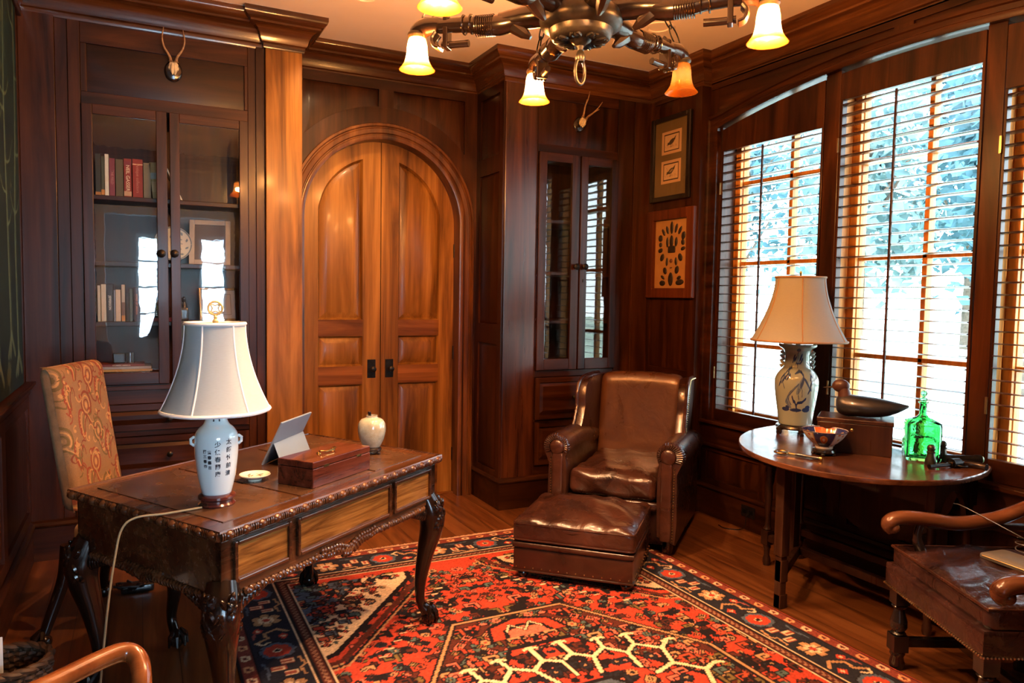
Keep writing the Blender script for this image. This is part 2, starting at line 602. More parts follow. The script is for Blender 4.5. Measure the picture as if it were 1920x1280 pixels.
    def frame(s, x0, x1, z0, z1, w, y0, y1, miv=0, mih=1, wb=None, wt=None):
        wb = wb or w
        wt = wt or w
        s.box(x0, x0 + w, y0, y1, z0, z1, miv)
        s.box(x1 - w, x1, y0, y1, z0, z1, miv)
        s.box(x0 + w, x1 - w, y0, y1, z0, z0 + wb, mih)
        s.box(x0 + w, x1 - w, y0, y1, z1 - wt, z1, mih)
        return s
    def build(s, name, mats, parent=None, smooth=40, bevel=0.0, world=False, loc=None):
        me = bpy.data.meshes.new(name)
        v = s.v
        if world and parent is not None:
            Mi = WM[parent.name].inverted()
            v = [tuple(Mi @ Vector(p)) for p in v]
        me.from_pydata(v, [], s.f)
        if not isinstance(mats, (list, tuple)):
            mats = [mats]
        for m in mats:
            me.materials.append(m)
        if len(mats) > 1:
            me.polygons.foreach_set('material_index', [min(i, len(mats) - 1) for i in s.mi])
        bm = bmesh.new()
        bm.from_mesh(me)
        bmesh.ops.recalc_face_normals(bm, faces=bm.faces)
        bm.to_mesh(me)
        bm.free()
        if smooth:
            me.polygons.foreach_set('use_smooth', [True] * len(me.polygons))
            me.set_sharp_from_angle(angle=R(smooth))
        me.update()
        o = bpy.data.objects.new(name, me)
        COL.objects.link(o)
        if parent is not None:
            o.parent = parent
        if loc:
            o.location = loc
        if bevel:
            b = o.modifiers.new('bevel', 'BEVEL')
            b.width = bevel
            b.segments = 2
            b.limit_method = 'ANGLE'
            b.angle_limit = R(50)
        return o

WM = {}
def thing(name, label, cat, loc=(0, 0, 0), rz=0.0, group=None, M=None):
    o = bpy.data.objects.new(name, None)
    COL.objects.link(o)
    o.empty_display_size = .05
    if M is None:
        M = Matrix.Translation(loc) @ Matrix.Rotation(rz, 4, 'Z')
    o.matrix_world = M
    WM[o.name] = M
    return tag(o, label, cat, group)
def tag(o, label, cat, group=None):
    o['label'] = label
    o['category'] = cat
    if group:
        o['group'] = group
    return o
def struct(o):
    o['kind'] = 'structure'
    return o
def part_label(o, l):
    o['label'] = l
    return o
def rotz(a):
    return Matrix.Rotation(a, 4, 'Z')
def spline(pts, n=8):
    # Catmull-Rom through points of any dimension
    P = [np.array(p, float) for p in pts]
    P = [2 * P[0] - P[1]] + P + [2 * P[-1] - P[-2]]
    out = []
    for i in range(1, len(P) - 2):
        for k in range(n):
            t = k / n
            a, b, c, d = P[i - 1], P[i], P[i + 1], P[i + 2]
            out.append(.5 * ((2 * b) + (-a + c) * t + (2 * a - 5 * b + 4 * c - d) * t * t + (-a + 3 * b - 3 * c + d) * t ** 3))
    out.append(P[-2])
    return [tuple(float(x) for x in q) for q in out]

class Canvas:
    # a small picture drawn in numpy; it becomes the colour attribute of a fine grid mesh (woven, printed or painted pattern)
    def __init__(s, w, h, nx, ny, bg):
        s.w, s.h, s.nx, s.ny = w, h, nx, ny
        s.a = np.empty((ny, nx, 3))
        s.a[:] = bg
        xs = (np.arange(nx) / (nx - 1)) * w
        ys = (np.arange(ny) / (ny - 1)) * h
        s.X, s.Y = np.meshgrid(xs, ys)
    def _sub(s, x0, x1, y0, y1):
        i0 = max(0, int(x0 / s.w * (s.nx - 1)) - 1)
        i1 = min(s.nx, int(x1 / s.w * (s.nx - 1)) + 3)
        j0 = max(0, int(y0 / s.h * (s.ny - 1)) - 1)
        j1 = min(s.ny, int(y1 / s.h * (s.ny - 1)) + 3)
        return slice(j0, max(j0, j1)), slice(i0, max(i0, i1))
    def stroke(s, pts, wd, col, wd2=None, al=1.0):
        n = len(pts) - 1
        for i in range(n):
            (ax, ay), (bx, by) = pts[i][:2], pts[i + 1][:2]
            wa = wd if wd2 is None else wd + (wd2 - wd) * i / max(1, n)
            js, is_ = s._sub(min(ax, bx) - wa, max(ax, bx) + wa, min(ay, by) - wa, max(ay, by) + wa)
            X, Y = s.X[js, is_], s.Y[js, is_]
            if X.size == 0:
                continue
            dx, dy = bx - ax, by - ay
            t = np.clip(((X - ax) * dx + (Y - ay) * dy) / (dx * dx + dy * dy + 1e-12), 0, 1)
            m = np.hypot(X - ax - t * dx, Y - ay - t * dy) < wa / 2
            s.a[js, is_][m] = s.a[js, is_][m] * (1 - al) + np.array(col) * al
        return s
    def poly(s, pts, col, al=1.0):
        xs = [p[0] for p in pts]
        ys = [p[1] for p in pts]
        js, is_ = s._sub(min(xs), max(xs), min(ys), max(ys))
        X, Y = s.X[js, is_], s.Y[js, is_]
        if X.size == 0:
            return s
        ins = np.zeros(X.shape, bool)
        n = len(pts)
        for i in range(n):
            x0, y0 = pts[i][:2]
            x1, y1 = pts[(i + 1) % n][:2]
            if y0 == y1:
                continue
            c = ((Y < y0) != (Y < y1)) & (X < (x1 - x0) * (Y - y0) / (y1 - y0) + x0)
            ins ^= c
        s.a[js, is_][ins] = s.a[js, is_][ins] * (1 - al) + np.array(col) * al
        return s
    def disc(s, x, y, rx, ry, col, ang=0.0, al=1.0):
        m = max(rx, ry)
        js, is_ = s._sub(x - m, x + m, y - m, y + m)
        X, Y = s.X[js, is_] - x, s.Y[js, is_] - y
        if X.size == 0:
            return s
        c, q = math.cos(ang), math.sin(ang)
        k = ((X * c + Y * q) / rx) ** 2 + ((-X * q + Y * c) / ry) ** 2 < 1
        s.a[js, is_][k] = s.a[js, is_][k] * (1 - al) + np.array(col) * al
        return s
    def rect(s, x0, x1, y0, y1, col):
        return s.poly([(x0, y0), (x1, y0), (x1, y1), (x0, y1)], col)

def painted(name, cv, fn, mat, parent=None, smooth=True, flip=False):
    # grid mesh whose points follow fn(u,v) (numpy arrays 0..1) and carry the canvas colours
    ny, nx = cv.a.shape[:2]
    U, V = np.meshgrid(np.linspace(0, 1, nx), np.linspace(0, 1, ny))
    x, y, z = fn(U, V)
    co = np.stack([x + 0 * U, y + 0 * U, z + 0 * U], -1).reshape(-1, 3)
    i = np.arange(nx - 1)[None, :] + np.arange(ny - 1)[:, None] * nx
    q = np.stack([i, i + 1, i + nx + 1, i + nx], -1).reshape(-1, 4)
    if flip:
        q = q[:, ::-1]
    me = bpy.data.meshes.new(name)
    me.vertices.add(len(co))
    me.vertices.foreach_set('co', co.ravel())
    me.loops.add(q.size)
    me.loops.foreach_set('vertex_index', q.ravel().astype(np.int32))
    me.polygons.add(len(q))
    me.polygons.foreach_set('loop_start', np.arange(0, q.size, 4, dtype=np.int32))
    me.update(calc_edges=True)
    at = me.color_attributes.new('Col', 'FLOAT_COLOR', 'POINT')
    c4 = np.ones((len(co), 4), np.float32)
    c4[:, :3] = cv.a.reshape(-1, 3)
    at.data.foreach_set('color', c4.ravel())
    if smooth:
        me.polygons.foreach_set('use_smooth', [True] * len(me.polygons))
    me.materials.append(mat)
    me.validate()
    o = bpy.data.objects.new(name, me)
    COL.objects.link(o)
    if parent is not None:
        o.parent = parent
    return o

# ================================================================== THE ROOM
XL, XR, YB, ZC = -.55, 3.551, 5.08, 3.15      # left wall, window wall, door wall, ceiling
YLC, YRC = 4.76, 4.613                        # faces of the two bookcases
YF = -.50                                     # wall behind the camera

mb = MB().box(-3.2, 3.75, -3.4, 5.5, -.12, 0)
struct(mb.build('floor', FLOORM, smooth=0))
mb = MB().box(-1.5, 3.75, -3.4, 5.5, ZC, ZC + .12)
struct(mb.build('ceiling', PLASTER, smooth=0))

# --- left wall: plain plane, wainscot with raised panels, painted canvas above
mb = MB()
mb.box(XL - .12, XL, YF, YB + .3, 0, ZC, 0)
F = Matrix.Translation((XL, 0, 0)) @ rotz(PI / 2)      # local x = +Y, local -y = into the room
mb.M = F
ws = [-.4, .45, 1.3, 2.15, 3.0, 3.85, 4.70]
for a, b in zip(ws[:-1], ws[1:]):
    mb.box(a, a + .05, -.018, 0, .24, .92, 0)
    mb.box(b - .05, b, -.018, 0, .24, .92, 0)
    mb.box(a + .05, b - .05, -.018, 0, .24, .30, 1)
    mb.box(a + .05, b - .05, -.018, 0, .86, .92, 1)
    mb.panel(a + .05, b - .05, .30, .86, .055, -.002, -.016, mi=0)
struct(mb.build('wall_left', [KZ, KX], smooth=30))
mb = MB()
mb.sweep([(0, .92), (.02, .925), (.02, .945), (.035, .96), (.05, .985), (.05, .995), (0, .995)], [(XL, YF), (XL, YLC)])
struct(mb.build('trim_1', KX, smooth=30))

# --- door wall (back)
CX, SPR = 1.555, 2.01
def arc(r, x, cx=CX, z0=SPR):
    q = r * r - (x - cx) ** 2
    return z0 + math.sqrt(q) if q > 0 else z0
mb = MB(Matrix.Translation((0, YB, 0)))
RO = .585
xs = [.88, CX - RO] + [CX - RO * math.cos(PI * i / 40) for i in range(1, 40)] + [CX + RO, 2.28]
mb.plate([.88, CX - RO], lambda x: 0, lambda x: ZC, 0, .10, 0)
mb.plate([CX + RO, 2.28], lambda x: 0, lambda x: ZC, 0, .10, 0)
mb.plate([CX - RO * math.cos(PI * i / 40) for i in range(41)], lambda x: arc(RO, x), lambda x: ZC, 0, .10, 0)
# framing of the two spandrel panels
fy = -.026
mb.box(.90, .985, fy, 0, 0, 2.97, 0)
mb.box(2.145, 2.256, fy, 0, 0, 2.97, 0)
mb.box(1.50, 1.605, fy - .0008, 0, 2.782, 2.905, 0)
mb.box(.985, 2.145, fy, 0, 2.905, 2.97, 1)
n = 30
xa = [.985 + (2.145 - .985) * i / 60 for i in range(61)]
mb.plate(xa, lambda x: arc(.66, x), lambda x: max(arc(.78, x), arc(.66, x) + .02), fy, 0, 0)
for x0, x1 in ((.985, 1.50), (1.605, 2.145)):
    mb.panel(x0, x1, lambda x: arc(.78, x), 2.905, .035, -.001, -.010, zbi=lambda x: arc(.83, x), zti=2.872, n=24, mi=0)
struct(mb.build('wall_back', [WZ, WX], smooth=25))

# the arched casing (trim_2) and jamb lining
def arch_sweep(prof, r0, legs=True, n=48, cx=CX, spr=SPR, y=YB, zfoot=0.0):
    # prof = (radial offset outwards, depth towards the room)
    mb = MB()
    st = []
    if legs:
        st.append((PI, zfoot))
    st += [(PI - PI * i / n, None) for i in range(n + 1)]
    if legs:
        st.append((0, zfoot))
    vs = []
    for a, z in st:
        for o, d in prof:
            rr = r0 + o
            if z is None:
                vs.append((cx + rr * math.cos(a), y - d, spr + rr * math.sin(a)))
            else:
                vs.append((cx + (rr if a == 0 else -rr), y - d, z))
    k = len(prof)
    fs = [(i * k + q, (i + 1) * k + q, (i + 1) * k + q + 1, i * k + q + 1) for i in range(len(st) - 1) for q in range(k - 1)]
    return mb.add(vs, fs)
prof = [(-.015, -.10), (-.015, .022), (0, .028), (.012, .028), (.016, .022), (.022, .022), (.028, .032), (.055, .036), (.062, .030), (.068, .030), (.075, .042), (.09, .042), (.095, .034), (.095, 0)]
struct(arch_sweep(prof, .575).build('trim_2', CASE, smooth=35))

# --- double doors
def leaf(name, sgn):
    YD = YB + .095
    mb = MB(Matrix.Translation((CX, YD, 0)))
    def X(a):
        return a * sgn
    def xs_(a, b, n=1):
        q = [X(a + (b - a) * i / n) for i in range(n + 1)]
        return q if sgn > 0 else q[::-1]
    A = lambda r: (lambda x: arc(r, x, 0))
    e0, e1 = .003, .563                 # meeting edge, hinge edge (distance from the centre line)
    p0, p1 = .132, .445                 # panel opening
    mb.plate(xs_(e0, e1, 24), lambda x: 0.012, A(.565), .026, .052, 0)
    fr = (0.0, .027)
    mb.plate(xs_(e0, p0, 6), lambda x: .012, A(.565), fr[0], fr[1], 0)
    mb.plate(xs_(p1, e1, 10), lambda x: .012, A(.565), fr[0], fr[1], 0)
    mb.plate(xs_(p0, p1, 12), A(.452), A(.565), fr[0], fr[1], 0)
    for z0, z1 in ((.012, .27), (.855, .985), (1.20, 1.315)):
        mb.plate(xs_(p0, p1), lambda x: z0, lambda x: z1, fr[0], fr[1], 1)
    def pan(z0, z1, top=None):
        q = xs_(p0, p1)
        zt = A(.452) if top else z1
        zti = (lambda x: arc(.40, x, 0)) if top else None
        # moulding lip, then the raised field
        mb.panel(q[0], q[1], z0, zt, .014, .001, .026, zti=(A(.438) if top else None), n=20 if top else 1, mi=0)
        mb.panel(q[0] + .014, q[1] - .014, z0 + .014, (A(.438) if top else z1 - .014), .042, .026, .010, zti=zti, n=20 if top else 1, mi=0)
    pan(.27, .855)
    pan(.985, 1.20)
    pan(1.315, None, True)
    return struct(mb.build(name, [DZ, DX], smooth=25))
for nm, sg in (('door_1', -1), ('door_2', 1)):
    d = leaf(nm, sg)
    hm = MB(Matrix.Translation((CX + sg * .066, YB + .095, .965)))
    hm.box(-.030, .030, -.006, .002, -.066, .066)
    hm.build('escutcheon_plate', IRON, d, bevel=.002)
    km = MB(Matrix.Translation((CX + sg * .066, YB + .089, .965)))
    km.lathe([(.0, 0), (.010, 0), (.010, .022), (.016, .03), (.022, .042), (.020, .056), (.010, .062), (0, .062)], 16, M=Matrix.Rotation(PI / 2, 4, 'X') @ Matrix.Scale(1, 4))
    km.build('door_knob', IRON, d)
    for z in (.30, 1.07, 1.83):
        hg = MB().tube([(CX + sg * .562, YB + .085, z - .05), (CX + sg * .562, YB + .085, z + .05)], .008, 8)
        hg.build('hinge', IRON, d)
struct(MB().box(.9, 2.2, YB + .06, YB + .16, 0, .012).build('trim_3', DX, smooth=0, bevel=.003))
struct(MB().box(.5, 2.6, YB + .16, YB + .20, 0, ZC).build('trim_4', KZ, smooth=0))

# --- window wall (right): wall plane with one wide segmental-arched opening
YA0, YA1, YAC = 1.22, 3.95, 2.585        # arch opening along Y, centre
AR, AZ = 6.17, 2.825                     # arch radius, crown height
def archz(y, r=AR, top=AZ):
    return top - r + math.sqrt(max(0, r * r - (y - YAC) ** 2))
FR = Matrix.Translation((XR, 0, 0)) @ rotz(-PI / 2)    # local x = -Y, local -y = into the room (-X)
mb = MB(FR)
T = .26
mb.box(-4.613 - .5, -YA1, 0, T, 0, ZC, 0)
mb.box(-YA0, -YF + .3, 0, T, 0, ZC, 0)
mb.box(-YA1, -YA0, 0, T, 0, .645, 0)
ys = [-YA1 + (YA1 - YA0) * i / 48 for i in range(49)]
mb.plate(ys, lambda x: archz(-x), lambda x: ZC, 0, T, 1)
# framing above the arch: rail, king block, side stiles
mb.box(-4.02, -.9, -.014, 0, 2.93, 2.975, 1)
mb.box(-2.64, -2.53, -.014, 0, 2.82, 2.93, 0)
# wainscot under the window
for a, b in ((-4.0, -3.42), (-3.42, -2.84), (-2.84, -2.26), (-2.26, -1.68), (-1.68, -1.10), (-1.10, -.52), (-.52, .06)):
    mb.box(a, a + .045, -.016, 0, .21, .49, 0)
    mb.box(b - .045, b, -.016, 0, .21, .49, 0)
    mb.box(a + .045, b - .045, -.016, 0, .21, .255, 1)
    mb.box(a + .045, b - .045, -.016, 0, .45, .49, 1)
    mb.panel(a + .045, b - .045, .255, .45, .035, -.002, -.014, mi=0)
# pier carrying the pictures
PX = .071
mb.box(-4.75, -4.03, -PX, 0, 0, ZC, 0)
for z0, z1 in ((.27, .93), (.99, 2.93)):
    mb.box(-4.613, -4.55, -PX - .012, -PX, z0 - .03, z1 + .03, 0)
    mb.box(-4.10, -4.03, -PX - .012, -PX, z0 - .03, z1 + .03, 0)
    mb.panel(-4.55, -4.10, z0, z1, .04, -PX - .001, -PX - .011, mi=0)
mb.box(-4.55, -4.10, -PX - .012, -PX, .93, .99, 1)
mb.box(-4.55, -4.10, -PX - .012, -PX, 2.93, 2.97, 1)
struct(mb.build('wall_right', [WZ, WY], smooth=25))
# stool, apron and arch casing
mb = MB()
mb.box(XR - .055, XR + .12, YA0 - .12, YA1 + .05, .645, .668)
mb.box(XR - .03, XR, YA0 - .12, YA1 + .05, .49, .645)
mb.box(XR - .042, XR, YA0 - .12, YA1 + .05, .485, .51)
struct(mb.build('trim_5', WY, smooth=0, bevel=.005))
mb = MB()
prof = [(-.012, -.02), (-.012, .022), (.008, .03), (.02, .03), (.026, .022), (.05, .026), (.056, .036), (.078, .036), (.084, .02), (.084, 0)]
vs = []
st = [('L', .668)] + [('A', YA1 - (YA1 - YA0) * i / 40) for i in range(41)] + [('R', .668)]
for k, q in st:
    for o, d in prof:
        if k == 'A':
            y = q
            t = (y - YAC) / AR
            # radial outward direction in the YZ plane
            vs.append((XR - d, y + o * t + (o * .9 if q == YA1 else (-o * .9 if q == YA0 else 0)), archz(y) + o * math.sqrt(1 - t * t)))
        else:
            y = YA1 if k == 'L' else YA0
            vs.append((XR - d, y + (o if k == 'L' else -o), q))
k = len(prof)
fs = [(i * k + q, (i + 1) * k + q, (i + 1) * k + q + 1, i * k + q + 1) for i in range(len(st) - 1) for q in range(k - 1)]
mb.add(vs, fs)
struct(mb.build('trim_6', WY, smooth=35))
# mullion posts between the shutters, standing on the stool
PST = [(2.975, 3.078), (2.078, 2.166), (3.921, 3.95), (1.22, 1.245)]
for i, (a, b) in enumerate(PST):
    m2 = MB().plate([a, b], lambda y: .668, lambda y: archz(y) - .012, 0, .06)
    m2.v = [(XR + .01 + p[1], p[0], p[2]) for p in m2.v]
    struct(m2.build('trim_%d' % (7 + i), WZ, smooth=0, bevel=.004))

# windows 1..3: frame, muntins, panes, deep jambs
WIN = [(3.078, 3.921, 2.505), (2.166, 2.975, 2.632), (1.245, 2.078, 2.485)]
XG = XR + .215
for i, (a, b, zt) in enumerate(WIN):
    mb = MB()
    x0, x1 = XG - .02, XG + .03
    ym = (a + b) / 2 - .02
    zt2 = max(archz(a), archz(b)) - .01
    a2, b2 = a - .035, b + .035
    def fr_(y0, y1, z0, z1, xx0=x0, xx1=x1):
        mb.box(xx0, xx1, y0, y1, z0, z1)
    fr_(a2, a2 + .055, .655, zt2)
    fr_(b2 - .055, b2, .655, zt2)
    fr_(a2, b2, .655, .735)
    fr_(a2, b2, zt2 - .05, zt2)
    fr_(ym - .014, ym + .014, .73, zt2)
    for z in (1.19, 1.75, 2.30):
        fr_(a2, b2, z - .013, z + .013)
    wobj = struct(mb.build('window_%d' % (i + 1), JAMB, smooth=0, bevel=.003))
    jb = MB()
    jb.box(XR + .075, XG + .06, b2 - .004, b2 + .02, .66, zt2)
    jb.box(XR + .075, XG + .06, a2 - .02, a2 + .004, .66, zt2)
    jb.box(XG - .045, XG - .02, b2 - .05, b2, .66, zt2)
    jb.box(XG - .045, XG - .02, a2, a2 + .05, .66, zt2)
    jb.build('jamb', JAMB, wobj, smooth=0, bevel=.003)
    MB().box(XG + .002, XG + .006, a2 + .03, b2 - .03, .70, zt2 - .03).build('pane', WPANE, wobj, smooth=0)
# sloping outer sill
struct(MB().box(XR + .06, XR + .30, YA0, YA1, .63, .66).build('trim_11', JAMB, smooth=0))

# interior louvred shutters
def shutter(i, a, b, z0, zt, rod, lab):
    root = thing('plantation_shutter', lab, 'shutter', (XR + .03, (a + b) / 2, .668), 0, 'louvred shutters across the arched window')
    fm = MB()
    xx0, xx1 = XR + .008, XR + .042
    a2, b2 = a + .004, b - .004
    fm.box(xx0, xx1, a2, a2 + .014, .670, zt, 0)
    fm.box(xx0, xx1, b2 - .014, b2, .670, zt, 0)
    fm.box(xx0, xx1, a2 + .014, b2 - .014, .670, z0, 1)
    fm.plate([a2 + (b2 - a2) * k / 8 for k in range(9)], lambda y: zt, lambda y: archz(y) - .032, 0, 1)
    n0 = len(fm.v) - 36
    fm.v[n0:] = [(xx0 + (xx1 - xx0) * p[1], p[0], p[2]) for p in fm.v[n0:]]
    fm.build('shutter_frame', [WZ, WY], root, smooth=0, bevel=.002, world=True)
    lm = MB()
    nl = int(round((zt - z0) / .0578))
    pitch = (zt - z0) / nl
    for k in range(nl):
        z = z0 + pitch * (k + .5)
        prof = []
        for q in range(10):
            t = 2 * PI * q / 10
            prof.append((.031 * math.cos(t), .0042 * math.sin(t)))
        ca, sa = math.cos(R(-3)), math.sin(R(-3))
        vs = []
        for y in (a2 + .015, b2 - .015):
            for u, w in prof:
                vs.append((XR + .028 + u * ca - w * sa, y, z + u * sa + w * ca))
        fs = [(q, (q + 1) % 10, 10 + (q + 1) % 10, 10 + q) for q in range(10)] + [tuple(range(10))[::-1], tuple(range(10, 20))]
        lm.add(vs, fs)
    lm.build('louvres', SLAT, root, world=True)
    rm = MB().box(XR - .014, XR - .003, rod - .006, rod + .006, z0 + .01, zt - .02)
    rm.build('tilt_rod', WZ, root, world=True, smooth=0, bevel=.002)
    for z in (z0 + .25, zt - .25):
        hm = MB().box(XR - .002, XR + .008, b - .006, b + .004, z - .04, z + .04)
        hm.build('hinge', NAIL, root, world=True, smooth=0)
shutter(0, 3.078, 3.921, .747, 2.503, 3.533, 'louvred wooden shutter behind the cream lamp shade, nearest the framed pictures')
shutter(1, 2.166, 2.975, .752, 2.632, 2.612, 'middle and tallest louvred wooden shutter, behind the duck decoy and green bottle')
shutter(2, 1.245, 2.078, .773, 2.482, 1.66, 'louvred wooden shutter at the right edge of the photo, cut by the frame')

# --- baseboards
BB = [(0, 0), (.022, 0), (.022, .185), (.030, .19), (.034, .20), (.026, .215), (0, .222)]
struct(MB().sweep(BB, [(XL, YF), (XL, YLC - .02)]).build('baseboard_left', KX, smooth=30))
struct(MB().sweep(BB, [(XR - PX, YRC), (XR - PX, 4.03), (XR, 4.03), (XR, YF)]).build('baseboard_right', WY, smooth=30))
struct(MB().sweep(BB, [(.90, YB), (.98, YB)]).build('baseboard_back', WX, smooth=30))

# --- cornice all round (mitred, breaking forward over pilaster and bookcases)
z0 = 2.955
CP = [(0, 0), (.010, 0), (.014, .012), (.014, .028), (.024, .034), (.030, .05), (.036, .075), (.050, .098), (.072, .115), (.095, .122), (.095, .134), (.112, .142), (.126, .156), (.132, .172), (.132, .1945)]
CP = [(o, z0 + z) for o, z in CP]
path = [(XL, YF), (XL, YLC), (.70, YLC), (.70, YLC - .05), (.915, YLC - .05), (.915, YB), (2.256, YB), (2.256, YRC), (XR - PX, YRC), (XR - PX, 4.03), (XR, 4.03), (XR, YF)]
mb = MB().sweep(CP, path, closed=True, byaxis=True)
struct(mb.build('trim_12', [CRW, CRWY], smooth=25))

# --- wall behind the camera with the opening to the white hall
mb = MB()
mb.box(XL - .12, -.36, YF - .15, YF, 0, ZC, 0)
mb.box(1.02, XR + .26, YF - .15, YF, 0, ZC, 0)
mb.box(-.36, 1.02, YF - .15, YF, 2.42, ZC, 0)
struct(mb.build('wall_front', WZ, smooth=0))
mb = MB()
mb.box(-.44, -.34, YF - .17, YF + .02, 0, 2.50)
mb.box(1.00, 1.10, YF - .17, YF + .02, 0, 2.50)
mb.box(-.34, 1.00, YF - .17, YF + .02, 2.40, 2.50)
struct(mb.build('trim_13', WHITE, smooth=0, bevel=.006))
mb = MB()
hx0, hx1, hy = -1.3, 2.2, -3.1
mb.box(hx0 - .1, hx0, hy, YF - .15, 0, ZC)
mb.box(hx1, hx1 + .1, hy, YF - .15, 0, ZC)
for a, b in ((hx0, -.02), (.58, .86), (1.62, hx1)):
    mb.box(a, b, hy - .12, hy, 0, ZC)
for a, b in ((-.02, .58), (.86, 1.62)):
    mb.box(a, b, hy - .12, hy, 0, .75)
    mb.box(a, b, hy - .12, hy, 2.35, ZC)
mb.box(hx0, XL - .12, YF - .17, YF - .15, 0, ZC)
struct(mb.build('wall_hall', WHITE, smooth=0))
mb = MB()
for a, b in ((-.02, .58), (.86, 1.62)):
    mb.frame(a - .08, b + .08, .67, 2.43, .085, hy, hy + .03)
    mb.frame(a, b, .75, 2.35, .04, hy - .08, hy - .04)
    mb.box((a + b) / 2 - .012, (a + b) / 2 + .012, hy - .08, hy - .05, .75, 2.35)
    for z in (1.15, 1.55, 1.95):
        mb.box(a, b, hy - .08, hy - .05, z - .012, z + .012)
struct(mb.build('window_4', WHITE, smooth=0))
mb = MB()
for a, b in ((-.02, .58), (.86, 1.62)):
    for k in range(32):
        z = .78 + k * .049
        mb.box(a + .01, b - .01, hy - .038, hy - .005, z, z + .004)
struct(mb.build('trim_14', WHITE, smooth=0))
struct(MB().box(-3, 3.6, -7.0, hy - .12, 2.7, 2.8).build('sun_block_slab', WHITE, smooth=0))  # unseen slab added to keep direct sun out of the hall windows

# --- recessed downlights in the ceiling
def downlight(x, y, lab, on):
    t = thing('recessed_downlight', lab, 'ceiling light', (x, y, ZC), 0, 'recessed downlights')
    rm = MB().lathe([(.062, .0), (.066, -.006), (.095, -.006), (.098, .0)], 32)
    rm.build('trim_ring', PLASTER, t)
    cm = MB().lathe([(.0, .055), (.035, .055), (.062, .0)], 32)
    cm.build('reflector', WHITE, t)
    if on:
        l = light('downlight_lamp', 'SPOT', (x, y, ZC - .012), on, (1.0, .62, .30), spot_size=R(78), spot_blend=.7, shadow_soft_size=.04, aim=(-.05, .62, -.9))
    return t
# a pocket above the ceiling is not modelled; the reflector is a shallow dish set just below the plaster

# ================================================================== THE BOOKCASES
def glazed_door(root, x0, x1, z0, z1, gx0, gx1, gz0, gz1, yf, knobx, knobz, dbl=False):
    dm = MB()
    y0, y1 = yf - .022, yf
    dm.box(x0, gx0, y0, y1, z0, z1, 0)
    dm.box(gx1, x1, y0, y1, z0, z1, 0)
    dm.box(gx0, gx1, y0, y1, z0, gz0, 1)
    dm.box(gx0, gx1, y0, y1, gz1, z1, 1)
    d = dm.build('glazed_door', [WZ, WX], root, world=True, smooth=0, bevel=.003)
    pm = MB().box(gx0 - .004, gx1 + .004, yf - .012, yf - .008, gz0 - .004, gz1 + .004)
    _child(pm, 'pane', PANE, d, root, 0)
    km = MB(Matrix.Translation((knobx, y0, knobz)))
    km.lathe([(0, 0), (.014, 0), (.010, .010), (.014, .017), (.022, .022), (.023, .030), (.014, .036), (0, .038)], 18, M=Matrix.Rotation(PI / 2, 4, 'X'))
    _child(km, 'knob', IRON, d, root, 40)
    return d
def _child(mb, name, mat, parent, root, smooth=40, bevel=0.0):
    # a sub-part: its mesh is stored in the frame of the thing it belongs to
    Mi = WM[root.name].inverted()
    mb.v = [tuple(Mi @ Vector(p)) for p in mb.v]
    return mb.build(name, mat, parent, smooth=smooth, bevel=bevel)
def drawer(root, x0, x1, z0, z1, yf, knobs, name='drawer'):
    dm = MB(Matrix.Translation((0, yf - .018, 0)))
    w = .035
    dm.frame(x0, x1, z0, z1, w, 0, .018)
    dm.panel(x0 + w, x1 - w, z0 + w, z1 - w, .028, .014, .003, mi=1)
    dm.box(x0 + w, x1 - w, .014, .018, z0 + w, z1 - w, 1)
    d = dm.build(name, [WZ, WX], root, world=True, smooth=20)
    for x, z in knobs:
        km = MB(Matrix.Translation((x, yf - .015, z)))
        km.lathe([(0, 0), (.009, 0), (.007, .012), (.010, .018), (.016, .022), (.017, .030), (.010, .036), (0, .037)], 14, M=Matrix.Rotation(PI / 2, 4, 'X'))
        _child(km, 'knob', IRON, d, root)
    return d

# left bookcase
LB = thing('built_in_bookcase', 'glazed mahogany bookcase full of books behind the white lamp, in the left corner', 'bookcase', (.2, YLC, 0))
fm = MB()
y0, y1 = YLC - .001, YLC + .025
fm.box(-.55, -.385, y0 - .012, y1, 0, 2.97, 0)
fm.box(-.385, -.325, y0, y1, 0, 2.97, 0)
fm.box(-.325, -.266, y0 - .008, y1, 0, 2.97, 0)
fm.box(.604, .70, y0, y1, 0, 2.97, 0)
fm.box(.648, .70, y0 - .012, y0, 0, 2.97, 0)
fm.box(-.266, .604, y0, y1, 2.518, 2.585, 1)
fm.box(-.266, .604, y0, y1, 2.845, 2.97, 1)
fm.box(-.266, -.235, y0, y1, 2.585, 2.845, 0)
fm.box(.585, .604, y0, y1, 2.585, 2.845, 0)
fm.box(-.266, .604, y0, y1, .845, .957, 1)
fm.box(-.266, .604, y0 - .012, y1, .925, .950, 1)
fm.box(-.266, .604, y0, y1, .655, .690, 1)
fm.box(-.266, .604, y0, y1, 0, .43, 1)
fm.build('face_frame', [WZ, WX], LB, world=True, smooth=0, bevel=.003)
pm = MB(Matrix.Translation((0, YLC, 0)))
pm.panel(-.235, .585, 2.585, 2.845, .036, .011, .004, mi=0)
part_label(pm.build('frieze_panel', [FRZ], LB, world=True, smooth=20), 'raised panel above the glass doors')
pm = MB()
pm.box(.70, .915, YLC - .05, YB, 0, 2.97, 0)
pm.build('pilaster', [DZ], LB, world=True, smooth=0, bevel=.004)
cm = MB()
cm.box(-.55, .70, YB - .02, YB, 0, 2.97, 0)
cm.box(-.30, -.275, YLC + .025, YB - .02, 0, 2.97, 0)
cm.box(.64, .665, YLC + .025, YB - .02, 0, 2.97, 0)
cm.box(-.275, .64, YLC + .025, YB - .02, 2.55, 2.575, 1)
cm.box(-.275, .64, YLC + .025, YB - .02, .92, .945, 1)
cm.build('carcase', [KZ, WX], LB, world=True, smooth=0)
